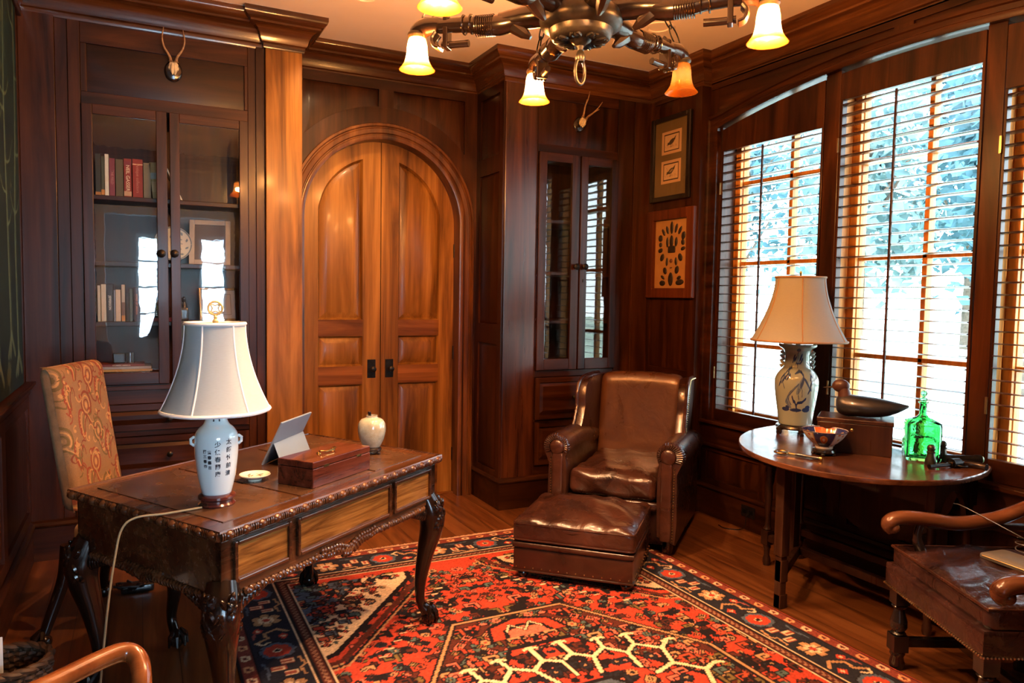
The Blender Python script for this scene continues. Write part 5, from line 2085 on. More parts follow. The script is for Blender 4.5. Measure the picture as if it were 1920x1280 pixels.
# --- imari bowl on a stand
def imari():
    t = thing('imari_bowl', 'small fluted orange, white and cobalt bowl on a black stand, on the oval table', 'bowl', (2.95, 2.475, TZ))
    fa = math.atan2(-2.475, -2.95)
    mb = MB()
    mb.lathe([(0, .012), (.050, .012), (.055, .018), (.052, .028), (.040, .034), (0, .034)], 30)
    for k in range(5):
        a = k * 2 * PI / 5
        mb.sphere((.048 * math.cos(a), .048 * math.sin(a), .008), (.011, .011, .009), 8, 6)
    mb.build('wooden_stand', BLACKW, t)
    RZ = np.array(spline([(.040, .034), (.043, .048), (.058, .060), (.080, .082), (.096, .106), (.104, .122)], 6))
    OR, WH, CBL, GD = (.50, .12, .035), (.70, .66, .58), (.020, .028, .12), (.45, .25, .06)
    def paint(seed):
        cv = Canvas(2 * PI, 1, 320, 40, WH)
        r3 = random.Random(seed)
        for k in range(6):
            u0 = k * PI / 3
            col = CBL if k % 2 else (OR if seed == 2 else (.62, .55, .44))
            cv.rect(u0, u0 + PI / 3, .16, 1, col)
            cv.stroke([(u0, .1), (u0, 1)], .05, GD if seed == 1 else WH)
            for q in range(9):
                cv.disc(u0 + r3.uniform(.1, .95), r3.uniform(.3, .95), .07, .055, r3.choice((OR, WH, (.40, .07, .03), GD)) if k % 2 == 0 else CBL)
            if k % 2:
                cv.disc(u0 + .52, .62, .20, .18, GD)
                cv.disc(u0 + .52, .62, .16, .14, OR)
                cv.disc(u0 + .52, .62, .07, .07, WH)
        cv.rect(0, 2 * PI, .94, 1, CBL)
        return cv
    flu = lambda a: 1 + .025 * np.abs(np.cos(a * 6))
    def fo(U, V):
        i = V * (len(RZ) - 1)
        rr = np.interp(i, np.arange(len(RZ)), RZ[:, 0])
        z = np.interp(i, np.arange(len(RZ)), RZ[:, 1])
        a = fa + U * 2 * PI + .5
        return rr * (1 + (flu(a) - 1) * V) * np.cos(a), rr * (1 + (flu(a) - 1) * V) * np.sin(a), z
    def fi(U, V):
        x, y, z = fo(U, V)
        return x * .965, y * .965, z + .0035 * (1 - V)
    mt = vcol('imari_glaze', .12, coat=.7)
    painted('bowl_outside', paint(1), fo, mt, t)
    painted('bowl_inside', paint(2), fi, mt, t, flip=True)
    MB().lathe([(0, .0485), (.047, .0485)], 24).build('bowl_floor', mt if False else plain('bowl_white', (.7, .66, .58), .12, coat=.6), t)
imari()

# --- magnifying glass
def magnifier():
    p0, p1 = Vector((2.764, 2.564, 0)), Vector((2.822, 2.395, 0))
    d = p1 - p0
    t = thing('magnifying_glass', 'small magnifying glass with dark handle, lying on the oval table', 'magnifying glass', (p0.x, p0.y, TZ), math.atan2(d.y, d.x))
    m = MB()
    m.tube([(.032 * math.cos(2 * PI * i / 36), .032 * math.sin(2 * PI * i / 36), .011) for i in range(36)], .0045, 8, closed=True)
    m.tube([(.034, 0, .011), (.075, 0, .010)], .0045, 8)
    m.build('rim', BRASS, t)
    MB().lathe([(0, .013), (.02, .0125), (.031, .0115), (.031, .0105), (.02, .0095), (0, .009)], 28).build('lens', CLEAR, t)
    h = MB()
    h.tube([(.07, 0, .0095), (.10, 0, .0095), (.15, 0, .009), (.185, 0, .009)], [.007, .0085, .008, .009], 12)
    h.build('handle', BLACKW, t)
    MB().tube([(.183, 0, .009), (.196, 0, .009)], .0095, 12).build('end_cap', BRASS, t)
magnifier()

# --- chest with the duck decoy standing on it
def chest():
    # lower front edge from (3.025,2.537) to (3.199,2.294), right end runs to (3.46,2.40)
    e = Vector((3.199 - 3.025, 2.294 - 2.537, 0))
    L = .335
    e.normalize()
    f = Vector((-e.y, e.x, 0))
    D = .215
    o = Vector((3.199, 2.294, 0)) - e * L / 2 + f * D / 2
    a = math.atan2(e.y, e.x)
    t = thing('wooden_chest', 'plain dark wooden box under the duck decoy, on the oval table', 'box', (o.x, o.y, TZ), a)
    H = .168
    MB().box(-L / 2, L / 2, -D / 2, D / 2, 0, H - .022).build('box_body', TABD, t, smooth=0, bevel=.003)
    MB().box(-L / 2 - .004, L / 2 + .004, -D / 2 - .004, D / 2 + .004, H - .021, H).build('lid', TABD, t, smooth=0, bevel=.004)
    k = MB(Matrix.Translation((-.01, -D / 2, .115)))
    k.sphere((0, 0, 0), (.008, .003, .008), 12, 8)
    k.build('lock_stud', BRASS, t)
    return o, a, TZ + H, e, f
_o, _a, _z, _e, _f = chest()

def decoy():
    t = thing('duck_decoy', 'dark carved wooden duck decoy on top of the plain wooden box', 'duck decoy', (_o.x + .03, _o.y - .02, _z + .001), _a + R(4))
    # body: closed form, beak towards local -x
    st = [(-.128, .012, .052, .018), (-.118, .040, .050, .036), (-.085, .060, .048, .048), (-.03, .070, .046, .047), (.03, .070, .044, .045), (.09, .058, .044, .038), (.14, .040, .047, .026), (.175, .022, .052, .014), (.198, .006, .057, .004)]
    S = spline(st, 4)
    vs, fs = [], []
    n = 20
    for x, w, zc, h in S:
        for k in range(n):
            a = 2 * PI * k / n
            z = 1.14 * (zc + h * math.sin(a))
            vs.append((x, w * math.cos(a) * (1.0 if math.sin(a) < 0 else 1 - .12 * math.sin(a)), max(0.0, z - .0)))
    for i in range(len(S) - 1):
        for k in range(n):
            k2 = (k + 1) % n
            fs.append((i * n + k, i * n + k2, (i + 1) * n + k2, (i + 1) * n + k))
    fs.append(tuple(range(n)))
    fs.append(tuple(range((len(S) - 1) * n, len(S) * n)))
    m = MB().add(vs, fs)
    bodym = plain('painted_decoy_body', (.018, .020, .026), .33, coat=.3, var=.5, vs=14)
    m.build('body', bodym, t, smooth=60)
    h = MB()
    h.tube(spline([(-.085, 0, .070), (-.090, 0, .105), (-.096, 0, .130), (-.108, 0, .148)], 5), [.036 - .014 * i / 15 for i in range(16)], 14)
    h.sphere((-.108, 0, .148), (.042, .028, .033), 18, 12)
    hm = plain('painted_decoy_head', (.055, .022, .014), .4, coat=.2, var=.4)
    part_label(h.build('head', hm, t), 'reddish brown head')
    b = MB()
    b.tube([(-.132, 0, .143), (-.155, 0, .139), (-.178, 0, .136), (-.190, 0, .135)], [.012, .0075, .0065, .003], 10, flat=.6)
    b.build('bill', BLACKW, t)
decoy()

# --- green glass bottle
def bottle():
    t = thing('glass_bottle', 'square green glass decanter with stopper, on the oval table right of the wooden box', 'bottle', (3.318, 2.228, TZ + .001), R(-46))
    m = MB()
    def sec(h, z, r=.012):
        pts = []
        for sx, sy, a0 in ((1, 1, 0), (-1, 1, 90), (-1, -1, 180), (1, -1, 270)):
            for k in range(5):
                an = R(a0 + k * 22.5)
                pts.append((sx * (h - r) + r * math.cos(an), sy * (h - r) + r * math.sin(an), z))
        return pts
    def loft(rings):
        n = len(rings[0])
        vs = [p for r in rings for p in r]
        fs = [(i * n + j, i * n + (j + 1) % n, (i + 1) * n + (j + 1) % n, (i + 1) * n + j) for i in range(len(rings) - 1) for j in range(n)]
        fs.append(tuple(range(n))[::-1])
        fs.append(tuple(range((len(rings) - 1) * n, len(rings) * n)))
        m.add(vs, fs)
    def circ(r, z, n=20):
        return [(r * math.cos(R(9) + 2 * PI * i / n), r * math.sin(R(9) + 2 * PI * i / n), z) for i in range(n)]
    out = [sec(.070, 0), sec(.074, .008), sec(.073, .10), sec(.074, .165), sec(.070, .178), sec(.050, .188, .03), circ(.026, .200), circ(.017, .212), circ(.015, .262), circ(.022, .266), circ(.022, .272), circ(.013, .272)]
    inn = [circ(.011, .272), circ(.011, .212), circ(.02, .196), sec(.045, .182, .03), sec(.064, .172), sec(.067, .16), sec(.067, .016), sec(.060, .012)]
    loft(out[:-1] + [circ(.022, .2725), circ(.0115, .2725)] + inn)
    m.build('bottle_body', GREEN, t, smooth=50)
    s = MB()
    s.lathe([(0, .262), (.0095, .262), (.010, .274), (.018, .277), (.017, .287), (.007, .292), (.006, .297), (.012, .302), (.015, .312), (.011, .322), (0, .325)], 20)
    s.build('stopper', GREEN, t)
bottle()

# --- two small shakers
SH = plain('dark_pewter', (.045, .042, .030), .32, .6, var=.4, vs=40)
def shaker(x, y, lab):
    t = thing('shaker', lab, 'shaker', (x, y, TZ), 0, 'dark shakers by the green bottle')
    MB().lathe([(0, 0), (.024, 0), (.026, .006), (.023, .024), (.017, .048), (.016, .056), (0, .056)], 24).build('shaker_body', SH, t)
    MB().lathe([(0, .055), (.019, .056), (.019, .062), (.014, .066), (.018, .074), (.017, .086), (.009, .094), (0, .095)], 20).build('dome_cap', SH, t)
shaker(3.225, 2.118, 'dark metal shaker nearer the table edge, in front of the green bottle')
shaker(3.372, 2.160, 'dark metal shaker farther back, beside the window post')

# --- revolver and torch at the table end
def revolver():
    p0, p1 = Vector((3.133, 2.063, 0)), Vector((3.42, 2.015, 0))
    d = p1 - p0
    t = thing('revolver', 'small dark metal revolver lying at the right end of the oval table', 'revolver', (p0.x, p0.y, TZ), math.atan2(d.y, d.x))
    m = MB()
    m.tube([(0, 0, .013), (.125, 0, .016)], .0085, 12)
    m.tube([(0, 0, .013), (.006, 0, .013)], .0105, 12)
    m.build('barrel', IRON, t)
    f = MB()
    f.obox((.155, 0, .019), (.075, .030, .022))
    f.tube([(.125, .012, .026), (.19, .012, .026)], .006, 8)
    f.build('frame', IRON, t, bevel=.004)
    c = MB()
    c.tube([(.128, 0, .021), (.172, 0, .021)], .021, 16)
    c.build('cylinder', IRON, t)
    g = MB()
    g.tube(spline([(.185, 0, .019), (.215, -.025, .017), (.235, -.055, .015), (.240, -.08, .014)], 4), [.015] * 13, 10)
    g.build('grip', BLACKW, t)
    r_ = MB()
    r_.tube(spline([(.140, -.014, .015), (.150, -.038, .014), (.175, -.040, .014), (.185, -.018, .015)], 4), .003, 6)
    r_.build('trigger_guard', IRON, t)
revolver()
def torch():
    t = thing('torch', 'dark cylindrical torch with a pale green end, behind the revolver at the table end', 'torch', (3.40, 2.085, TZ), R(-32))
    m = MB()
    m.tube([(-.075, 0, .021), (.05, 0, .021), (.06, 0, .021), (.085, 0, .021)], [.017, .017, .021, .021], 18)
    m.build('barrel', IRON, t)
    MB().tube([(.085, 0, .021), (.094, 0, .021)], [.019, .014], 18).build('end_cap', plain('pale_green_plastic', (.22, .42, .16), .35, var=.1), t)
torch()

# ================================================================== OPEN ARMCHAIR AT THE RIGHT
def open_chair():
    A, B = Vector((2.75, 1.98, 0)), Vector((2.45, 1.40, 0))
    a = math.atan2(B.y - A.y, B.x - A.x)
    c = (A + B) / 2
    t = thing('open_armchair', 'dark leather armchair with scrolled wooden arms and nailed seat, at the right edge', 'armchair', (c.x, c.y, 0), a)
    hw = (B - A).length / 2          # local: x from far corner to near corner, y to the back (away from the desk)
    D = .60
    m = MB()
    m.rbox((0, D / 2, .385), (2 * hw, D, .10), .014, 8)
    m.build('seat_rail', LEAR, t)
    def wr(q):
        q = q.copy()
        if q.z > 0.02:
            q.z += .006 * math.sin(q.x * 38 + 4 * math.sin(q.y * 7)) + .004 * math.sin(q.y * 44 + q.x * 17)
        return q
    m = MB()
    m.rbox((0, D / 2 + .005, .462), (2 * hw - .012, D - .03, .085), .026, 22, puff=.030, fn=wr)
    m.build('seat_cushion', LEAR, t)
    m = MB()
    x, y0, y1, z = hw - .012, .022, D - .02, .498
    m.tube([(-x, y0, z), (x, y0, z), (x, y1, z), (-x, y1, z)], .006, 8, closed=True)
    m.build('piping', LEAO, t)
    m = MB()
    x, y0, z = hw + .001, -.001, .343
    nailrow(m, [(-x, D, z), (-x, y0, z), (x, y0, z), (x, D, z)], .0125, .0042)
    part_label(m.build('nailhead_trim', NAIL, t), 'row of brass nails along the seat rail')
    for sx in (-1, 1):
        for y, nm in ((.045, 'leg'), (D - .045, 'leg')):
            x = sx * (hw - .045)
            m = MB()
            m.box(x - .028, x + .028, y - .028, y + .028, .27, .345)
            m.lathe([(.022, .27), (.030, .262), (.020, .25), (.022, .235), (.033, .20), (.034, .175), (.022, .155), (.030, .148), (.022, .14)], 18, c=(x, y, 0))
            m.box(x - .030, x + .030, y - .030, y + .030, .075, .142)
            m.lathe([(0, 0), (.026, 0), (.030, .02), (.024, .05), (.030, .062), (.026, .075)], 18, c=(x, y, 0))
            m.build(nm, BLACKW, t, smooth=45)
    m = MB()
    for sx in (-1, 1):
        x = sx * (hw - .045)
        m.box(x - .016, x + .016, .07, D - .07, .092, .128)
    m.box(-hw + .06, hw - .06, D / 2 - .016, D / 2 + .016, .092, .128)
    m.build('stretcher', BLACKW, t, smooth=0, bevel=.004)
    # arms
    for sx in (-1, 1):
        x = -hw + .075 if sx < 0 else hw + .115
        m = MB()
        pts = spline([(-.020, .590), (-.033, .615), (-.010, .640), (.05, .648), (.14, .640), (.25, .628), (.40, .652), (.52, .700), (.60, .735)], 6)
        rad = [.020 + .014 * min(1, i / 8) - .006 * max(0, (i - 30) / 18) for i in range(len(pts))]
        m.tube([(x, y, z - .012) for y, z in pts], rad, 12, flat=.85)
        m.sphere((x, -.013, .598), (.036, .026, .026), 14, 10)
        m.build('arm', TABW, t)
        s = MB()
        s.tube(spline([(x, .10, .630), (x, .085, .56), (x, .11, .48), (x, .12, .40)], 5), [.020, .020, .018, .018, .018, .019, .020, .021, .022, .022, .022, .022, .022, .022, .022, .022], 10)
        s.build('arm_support', BLACKW, t)
        u = MB()
        u.box(x - .016, x + .016, .12, .56, .595, .618)
        u.build('arm_rail', BLACKW, t, smooth=0, bevel=.004)
    m = MB()
    m.rbox((0, .635, .80), (2 * hw - .08, .07, .60), .03, 8, fn=lambda q: Vector((q.x, q.y + .12 * (q.z + .3) / .6, q.z)))
    m.build('back_rest', LEAR, t)
    for sx in (-1, 1):
        MB().tube([(sx * (hw - .03), .59, .34), (sx * (hw - .03), .60, .50), (sx * (hw - .03), .70, 1.12)], .024, 8).build('back_post', BLACKW, t)
    return t, c, a, hw
_t, _cc, _ca, _chw = open_chair()
# pouch and charging cable on its seat
def on_chair(x, y):
    v = rotz(_ca) @ Vector((x, y, 0))
    return _cc.x + v.x, _cc.y + v.y
def pouch():
    x, y = on_chair(-.02, .33)
    t = thing('leather_pouch', 'flat grey pouch lying on the seat of the armchair at the right edge', 'pouch', (x, y, .530), _ca + R(20))
    m = MB()
    m.rbox((0, 0, .014), (.20, .13, .026), .011, 8, puff=.006)
    m.build('pouch_body', plain('grey_nylon', (.095, .088, .078), .5, bump=.2), t)
    MB().tube([(-.085, -.066, .018), (.085, -.066, .018)], .002, 6).build('zip', NAIL, t)
pouch()
def charger():
    x, y = on_chair(-.08, .42)
    t = thing('charging_cable', 'thin grey charging cable looped over the arm of the armchair at the right edge', 'cable', (x, y, .545))
    p = []
    for i in range(60):
        a = i / 60 * 4.6 * PI
        p.append((.055 * math.cos(a) * (1 - .2 * i / 60), .045 * math.sin(a), .03 + .018 * math.sin(a * .5) + i * .0003))
    q = on_chair(-_chw + .03, .30)
    p0 = Vector((q[0] - x, q[1] - y, .125))
    lead = spline([tuple(p0 + Vector((.05, .08, -.01))), tuple(p0), (.00, .05, .07), p[0]], 6)
    m = MB().tube(lead[:-1] + p, .0019, 6)
    m.build('cable', plain('grey_cable', (.07, .07, .075), .4, var=.05), t)
charger()

# ================================================================== DESK CHAIR (paisley) behind the desk
def paisley(cv, seed):
    r3 = random.Random(seed)
    W_, H_ = cv.w, cv.h
    RU, GN, YL, DK = (.20, .050, .026), (.12, .085, .032), (.38, .215, .082), (.15, .044, .024)
    for _ in range(26):
        cv.disc(r3.uniform(0, W_), r3.uniform(0, H_), r3.uniform(.03, .09), r3.uniform(.02, .06), (.24, .135, .055), r3.uniform(0, 3), .28)
    def tear(x, y, s, ang, c1, c2):
        # curled paisley drop drawn as nested curling strokes
        ca, sa = math.cos(ang), math.sin(ang)
        def Q(u, v):
            return (x + s * (u * ca - v * sa), y + s * (u * sa + v * ca))
        for k, (q, col, w) in enumerate(((1.0, c1, .13), (.72, c2, .07), (.46, c1, .09))):
            pts = []
            for i in range(26):
                a = R(-60 + 330 * i / 25)
                r = q * (.42 + .10 * math.sin(a))
                pts.append(Q(r * math.cos(a), r * math.sin(a) * 1.25))
            tail = [Q(q * .42 * math.cos(R(270)) + .0, -q * .52), Q(.30 * q, -.95 * q), Q(.62 * q, -1.05 * q), Q(.70 * q, -.85 * q)]
            cv.stroke(pts + (spline(tail, 5) if k < 2 else []), w * s, col, w * s * .5)
        cv.disc(*Q(0, .05), s * .10, s * .14, c2, ang)
    def plume(x, y, s, ang):
        ca, sa = math.cos(ang), math.sin(ang)
        def Q(u, v):
            return (x + s * (u * ca - v * sa), y + s * (u * sa + v * ca))
        for k in range(4):
            o = k * .16
            p = spline([Q(o * .3, 0), Q(-.22 + o, .55), Q(-.10 + o * 1.4, 1.1 - o * .5), Q(.20 + o, 1.15 - o), Q(.18 + o, .95 - o)], 6)
            cv.stroke(p, s * (.19 if k == 0 else .085), (RU, YL, GN, DK)[k], s * .05)
        for i in range(4):
            cv.disc(*Q(-.16 + .02 * i, .45 + .16 * i), s * .035, s * .035, YL)
    for j in range(5):
        for i in range(4):
            x = (i + .5 * (j % 2) - .1) * W_ / 3.2 + r3.uniform(-.01, .01)
            y = (j + .3) * H_ / 4.8
            if (i + j) % 2:
                plume(x, y, .125, r3.uniform(-.35, .25))
            else:
                tear(x, y, .125, r3.uniform(-.6, .6), r3.choice((GN, RU, DK)), YL)
    for _ in range(80):
        x, y = r3.uniform(0, W_), r3.uniform(0, H_)
        a = r3.uniform(0, 6.3)
        s = r3.uniform(.02, .045)
        p = [(x + s * math.cos(a + k * .55) * (1 - k * .12), y + s * math.sin(a + k * .55) * (1 - k * .12)) for k in range(7)]
        cv.stroke(p, .009, r3.choice((RU, YL, GN, DK)), .004)
        if r3.random() < .5:
            cv.disc(x, y, .008, .012, r3.choice((RU, YL)), a)
def desk_chair():
    c = Vector((-.02, 3.695, 0))
    a = math.atan2(.925, .379)
    t = thing('upholstered_chair', 'tall paisley upholstered side chair with dark claw legs, behind the desk at left', 'chair', (c.x, c.y, 0), a)
    base = (.21, .130, .064)
    fab = vcol('paisley_fabric', .85, bump=.25, bs=500, spec=.2)
    plainf = plain('tan_fabric', base, .85, var=.15, vs=30, bump=.15)
    m = MB()
    m.rbox((.065, -.02, .44), (.42, .46, .10), .03, 8, puff=.025)
    m.build('seat', plainf, t)
    # back: front face carries the woven pattern
    w, zb, zt = .212, .54, 1.165
    XO = .068
    def yb(z):
        return .150 + (z - .44) * .150
    m = MB()
    def bend(q):
        q = q.copy()
        z = q.z
        q.y += (z) * .150
        return q
    zc = (zb + zt) / 2
    m.rbox((XO, yb(zc) + .045, zc), (2 * w, .085, zt - zb), .035, 12, fn=bend)
    m.build('back_rest', plainf, t)
    cv = Canvas(.56, .76, 260, 350, base)
    cv.a *= rng.normal(1, .05, cv.a.shape[:2] + (1,))
    paisley(cv, 12)
    def fn(U, V):
        x = (U - .5) * 2 * (w + .001)
        z = zb + .01 + V * (zt - zb - .008)
        ex = np.clip((np.abs(x) - (w - .03)) / .031, 0, 1)
        ez = np.clip((z - (zt - .035)) / .035, 0, 1)
        y = .150 + (z - .44) * .150 - .0022 + .034 * (1 - np.sqrt(np.clip(1 - ex ** 2, 0, 1))) + .034 * (1 - np.sqrt(np.clip(1 - ez ** 2, 0, 1)))
        return x + XO, y, z
    painted('paisley_cover', cv, fn, fab, t)
    for s in (-1, 1):
        m = MB()
        m.tube([(XO + s * (w - .006), yb(zb + q) + .034, zb + q) for q in (0, .2, .4, .57)], .0045, 6)
        m.build('piping', plainf, t)
    for x, y, k in ((-.27, -.27, -1), (.27, -.27, -1), (-.27, .27, 1), (.27, .27, 1)):
        lm = MB()
        if k < 0:
            pts = spline([(x * .80, y * .80, .40), (x * .92, y * .92, .33), (x * .96, y * .96, .24), (x * .88, y * .88, .12), (x * .97, y * .97, .05)], 5)
            lm.tube(pts, [.045 - .025 * min(1, i / 15) for i in range(len(pts))], 12)
        else:
            pts = spline([(x * .75, y * .72, .42), (x * .78, y * .78, .28), (x * .88, y * .92, .14), (x * .98, y * 1.0, .05)], 5)
            lm.tube(pts, [.030 - .010 * min(1, i / 15) for i in range(len(pts))], 12)
        lm.sphere((x, y, .032), (.036, .036, .032), 12, 8)
        for q in range(4):
            an = math.atan2(y, x) + (q - 1.5) * .8
            lm.tube([(x + .012 * math.cos(an), y + .012 * math.sin(an), .075), (x + .036 * math.cos(an), y + .036 * math.sin(an), .055), (x + .042 * math.cos(an), y + .042 * math.sin(an), .012)], [.011, .010, .005], 6)
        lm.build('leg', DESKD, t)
desk_chair()

# ================================================================== BENTWOOD CHAIR IN THE FOREGROUND
def bent_chair():
    t = thing('bentwood_armchair', 'reddish bentwood armchair in the near left corner, only its arm in view', 'armchair', (-.07, 1.46, 0))
    O = Vector((-.07, 1.46, 0))
    def L(p):
        return tuple(Vector(p) - O)
    pts = [(-.42, 1.52, .695), (-.30, 1.62, .70), (-.169, 1.715, .700), (-.091, 1.772, .703), (-.040, 1.800, .702), (-.012, 1.788, .688), (-.004, 1.748, .655), (-.010, 1.72, .60), (-.02, 1.72, .45)]
    S = spline(pts, 7)
    m = MB().tube([L(p) for p in S], [.021] * len(S), 14)
    m.build('arm', CHAIRW, t)
    o2 = Vector((.28, -.38, 0))
    S2 = spline([(p[0] + o2.x, p[1] + o2.y, p[2]) for p in pts[2:]], 7)
    # the other arm, below the frame
    MB().tube([L(p) for p in S2], [.021] * len(S2), 12).build('arm', CHAIRW, t)
    m = MB()
    m.rbox((0, .0, .45), (.44, .44, .05), .02, 8, rot=rotz(R(37)))
    m.build('seat', CHAIRW, t)
    for x, y in ((.03, .25), (.27, -.06), (-.26, .04), (-.02, -.25)):
        MB().tube([(x, y * .9, .45), (x * 1.05, y, 0)], [.020, .015], 12).build('leg', CHAIRW, t)
    bk = MB()
    S3 = spline([(-.25, .03, .45), (-.30, .0, .75), (-.27, -.06, .98), (-.13, -.24, 1.0), (-.06, -.29, .75), (-.03, -.24, .45)], 8)
    # low bow, kept under the camera's view
    bk.tube([(x * 1.0, y, .45 + (z - .45) * .5) for x, y, z in S3], .018, 12)
    bk.build('back_bow', CHAIRW, t)
bent_chair()

# ================================================================== WASTE BASKET, FLOOR THINGS
def basket():
    t = thing('wicker_basket', 'dark woven wicker waste basket on the floor at the left edge', 'basket', (-.385, 2.79, 0))
    m = MB()
    H_, r0, r1 = .30, .080, .112
    nst = 20
    for k in range(17):
        z = .012 + k * (H_ - .02) / 16
        r = r0 + (r1 - r0) * z / H_
        pts = []
        for i in range(nst * 2):
            a = 2 * PI * i / (nst * 2)
            q = r + .006 * (1 if (i + k) % 2 else -1)
            pts.append((q * math.cos(a), q * math.sin(a), z))
        m.tube(pts, .0095, 6, closed=True)
    for i in range(nst):
        a = 2 * PI * (i + .5) / nst
        m.tube([(r0 * math.cos(a), r0 * math.sin(a), 0), (r1 * math.cos(a), r1 * math.sin(a), H_)], .005, 5)
    wk = plain('dark_wicker', (.070, .038, .018), .6, var=.5, vs=40)
    m.build('woven_side', wk, t)
    b = MB()
    for d in (0, PI):
        b.tube([((r1 + .006 * math.sin(i * .9 + d)) * math.cos(2 * PI * i / 60), (r1 + .006 * math.sin(i * .9 + d)) * math.sin(2 * PI * i / 60), H_ + .004 * math.cos(i * .9 + d)) for i in range(60)], .010, 7, closed=True)
    b.build('braided_rim', wk, t)
    MB().lathe([(0, .006), (r0 - .003, .006), (r0 - .003, .014), (0, .014)], 26).build('base', wk, t)
    rr = random.Random(3)
basket()
def paper():
    t = thing('paper_sheet', 'white paper sheet sticking up out of the wicker basket, cut by the frame edge', 'paper', (-.435, 2.78, .05), R(30))
    m = MB()
    m.grid(lambda u, v: ((u - .5) * .075, .008 * math.sin(u * 3), v * .33), 8, 4)
    m.grid(lambda u, v: ((u - .5) * .075, .008 * math.sin(u * 3) + .0012, v * .33), 8, 4)
    m.build('sheet', plain('white_paper', (.72, .76, .78), .7, var=.03), t)
paper()
def cables():
    t = thing('cable_bundle', 'low tangle of black cables and adaptor on the floor under the desk chair', 'cables', (-.04, 4.06, 0))
    m = MB()
    rr = random.Random(6)
    p = [(rr.uniform(-.09, .09), rr.uniform(-.05, .05), .012 + .035 * rr.random()) for _ in range(22)]
    m.tube(spline(p, 5), .006, 6)
    m.build('cable', BLACKW, t)
    a = MB()
    a.rbox((.02, .0, .022), (.15, .07, .042), .012, 6)
    a.build('adaptor', BLACKW, t)
cables()
def outlet(y, lab):
    t = thing('outlet_plate', lab, 'power outlet', (XR - .024, y, .125))
    MB().box(-.004, 0, -.060, .060, -.037, .037).build('plate', BLACKW, t, smooth=0, bevel=.002)
    for s in (-1, 1):
        MB().box(-.007, -.003, s * .028 - .017, s * .028 + .017, -.014, .014).build('socket', IRON, t, smooth=0, bevel=.002)
    c = MB()
    c.tube(spline([(-.010, -.02, -.006), (-.035, -.02, -.02), (-.04, -.015, -.09), (-.05, .03, -.120), (-.11, .09, -.121), (-.10, .16, -.121)], 6), .0035, 6)
    c.build('cord', BLACKW, t)
outlet(3.53, 'black outlet with a short cord in the skirting below the window')

# ================================================================== PICTURES
def picture(name, lab, cat, yc, zc, w, h, fw, fmat, xw, depth=.028, group=None):
    # hangs on a wall facing -x; local x = -Y
    M = Matrix.Translation((xw, yc, zc)) @ rotz(-PI / 2)
    t = thing(name, lab, cat, M=M)
    m = MB()
    m.frame(-w / 2, w / 2, -h / 2, h / 2, fw, -depth, 0, 0, 0)
    m.build('frame', fmat, t, smooth=0, bevel=.005)
    return t
OX = XR - PX - .012
tb = picture('framed_prints', 'black framed pair of bird prints on olive mat, upper picture beside the bookcase', 'picture', 4.336, 2.515, .440, .610, .036, BLACKW, OX)
cv = Canvas(.37, .54, 222, 324, (.155, .095, .036))
cv.a *= rng.normal(1, .04, cv.a.shape[:2] + (1,))
def bird_print(cx_, cy_, k):
    PK, BK = (.62, .36, .20), (.030, .014, .010)
    cv.rect(cx_ - .110, cx_ + .110, cy_ - .082, cy_ + .082, PK)
    cv.rect(cx_ - .086, cx_ + .086, cy_ - .062, cy_ + .062, BK)
    cv.rect(cx_ - .078, cx_ + .078, cy_ - .054, cy_ + .054, (.66, .42, .25))
    b = (.055, .035, .022)
    s = 1 if k == 0 else -1
    cv.disc(cx_, cy_ + .004, .034, .017, b, .45)
    cv.poly([(cx_ + .018, cy_ + .020), (cx_ + .052, cy_ + .046), (cx_ + .036, cy_ + .010)], b)
    cv.disc(cx_ - .036, cy_ - .008, .011, .010, b)
    cv.stroke([(cx_ - .040, cy_ - .012), (cx_ - .052, cy_ - .018)], .005, b)
    for q in (-.006, .008):
        cv.stroke([(cx_ + q, cy_ - .012), (cx_ + q - .002, cy_ - .032), (cx_ + q - .012, cy_ - .034)], .003, b)
    for q in range(7):
        x = cx_ - .06 + q * .02
        cv.stroke([(x, cy_ - .036), (x + .006 * (q % 3 - 1), cy_ - .024 + .004 * (q % 2))], .0025, (.22, .13, .06))
    if k:
        cv.disc(cx_ + .004, cy_ + .006, .022, .008, (.30, .19, .10), .45)
        cv.stroke([(cx_ - .05, cy_ + .03), (cx_ - .03, cy_)], .0025, (.22, .13, .06))
        cv.stroke([(cx_ + .05, cy_ + .045), (cx_ + .04, cy_ + .02)], .0025, (.22, .13, .06))
bird_print(.185, .385, 0)
bird_print(.185, .175, 1)
painted('bird_prints', cv, lambda U, V: ((U - .5) * .37, -.008 + 0 * U, (V - .5) * .54), vcol('printed_paper', .8), tb)
MB().box(-.185, .185, -.013, -.011, -.27, .27).build('picture_glass', FPANE, tb, smooth=0)

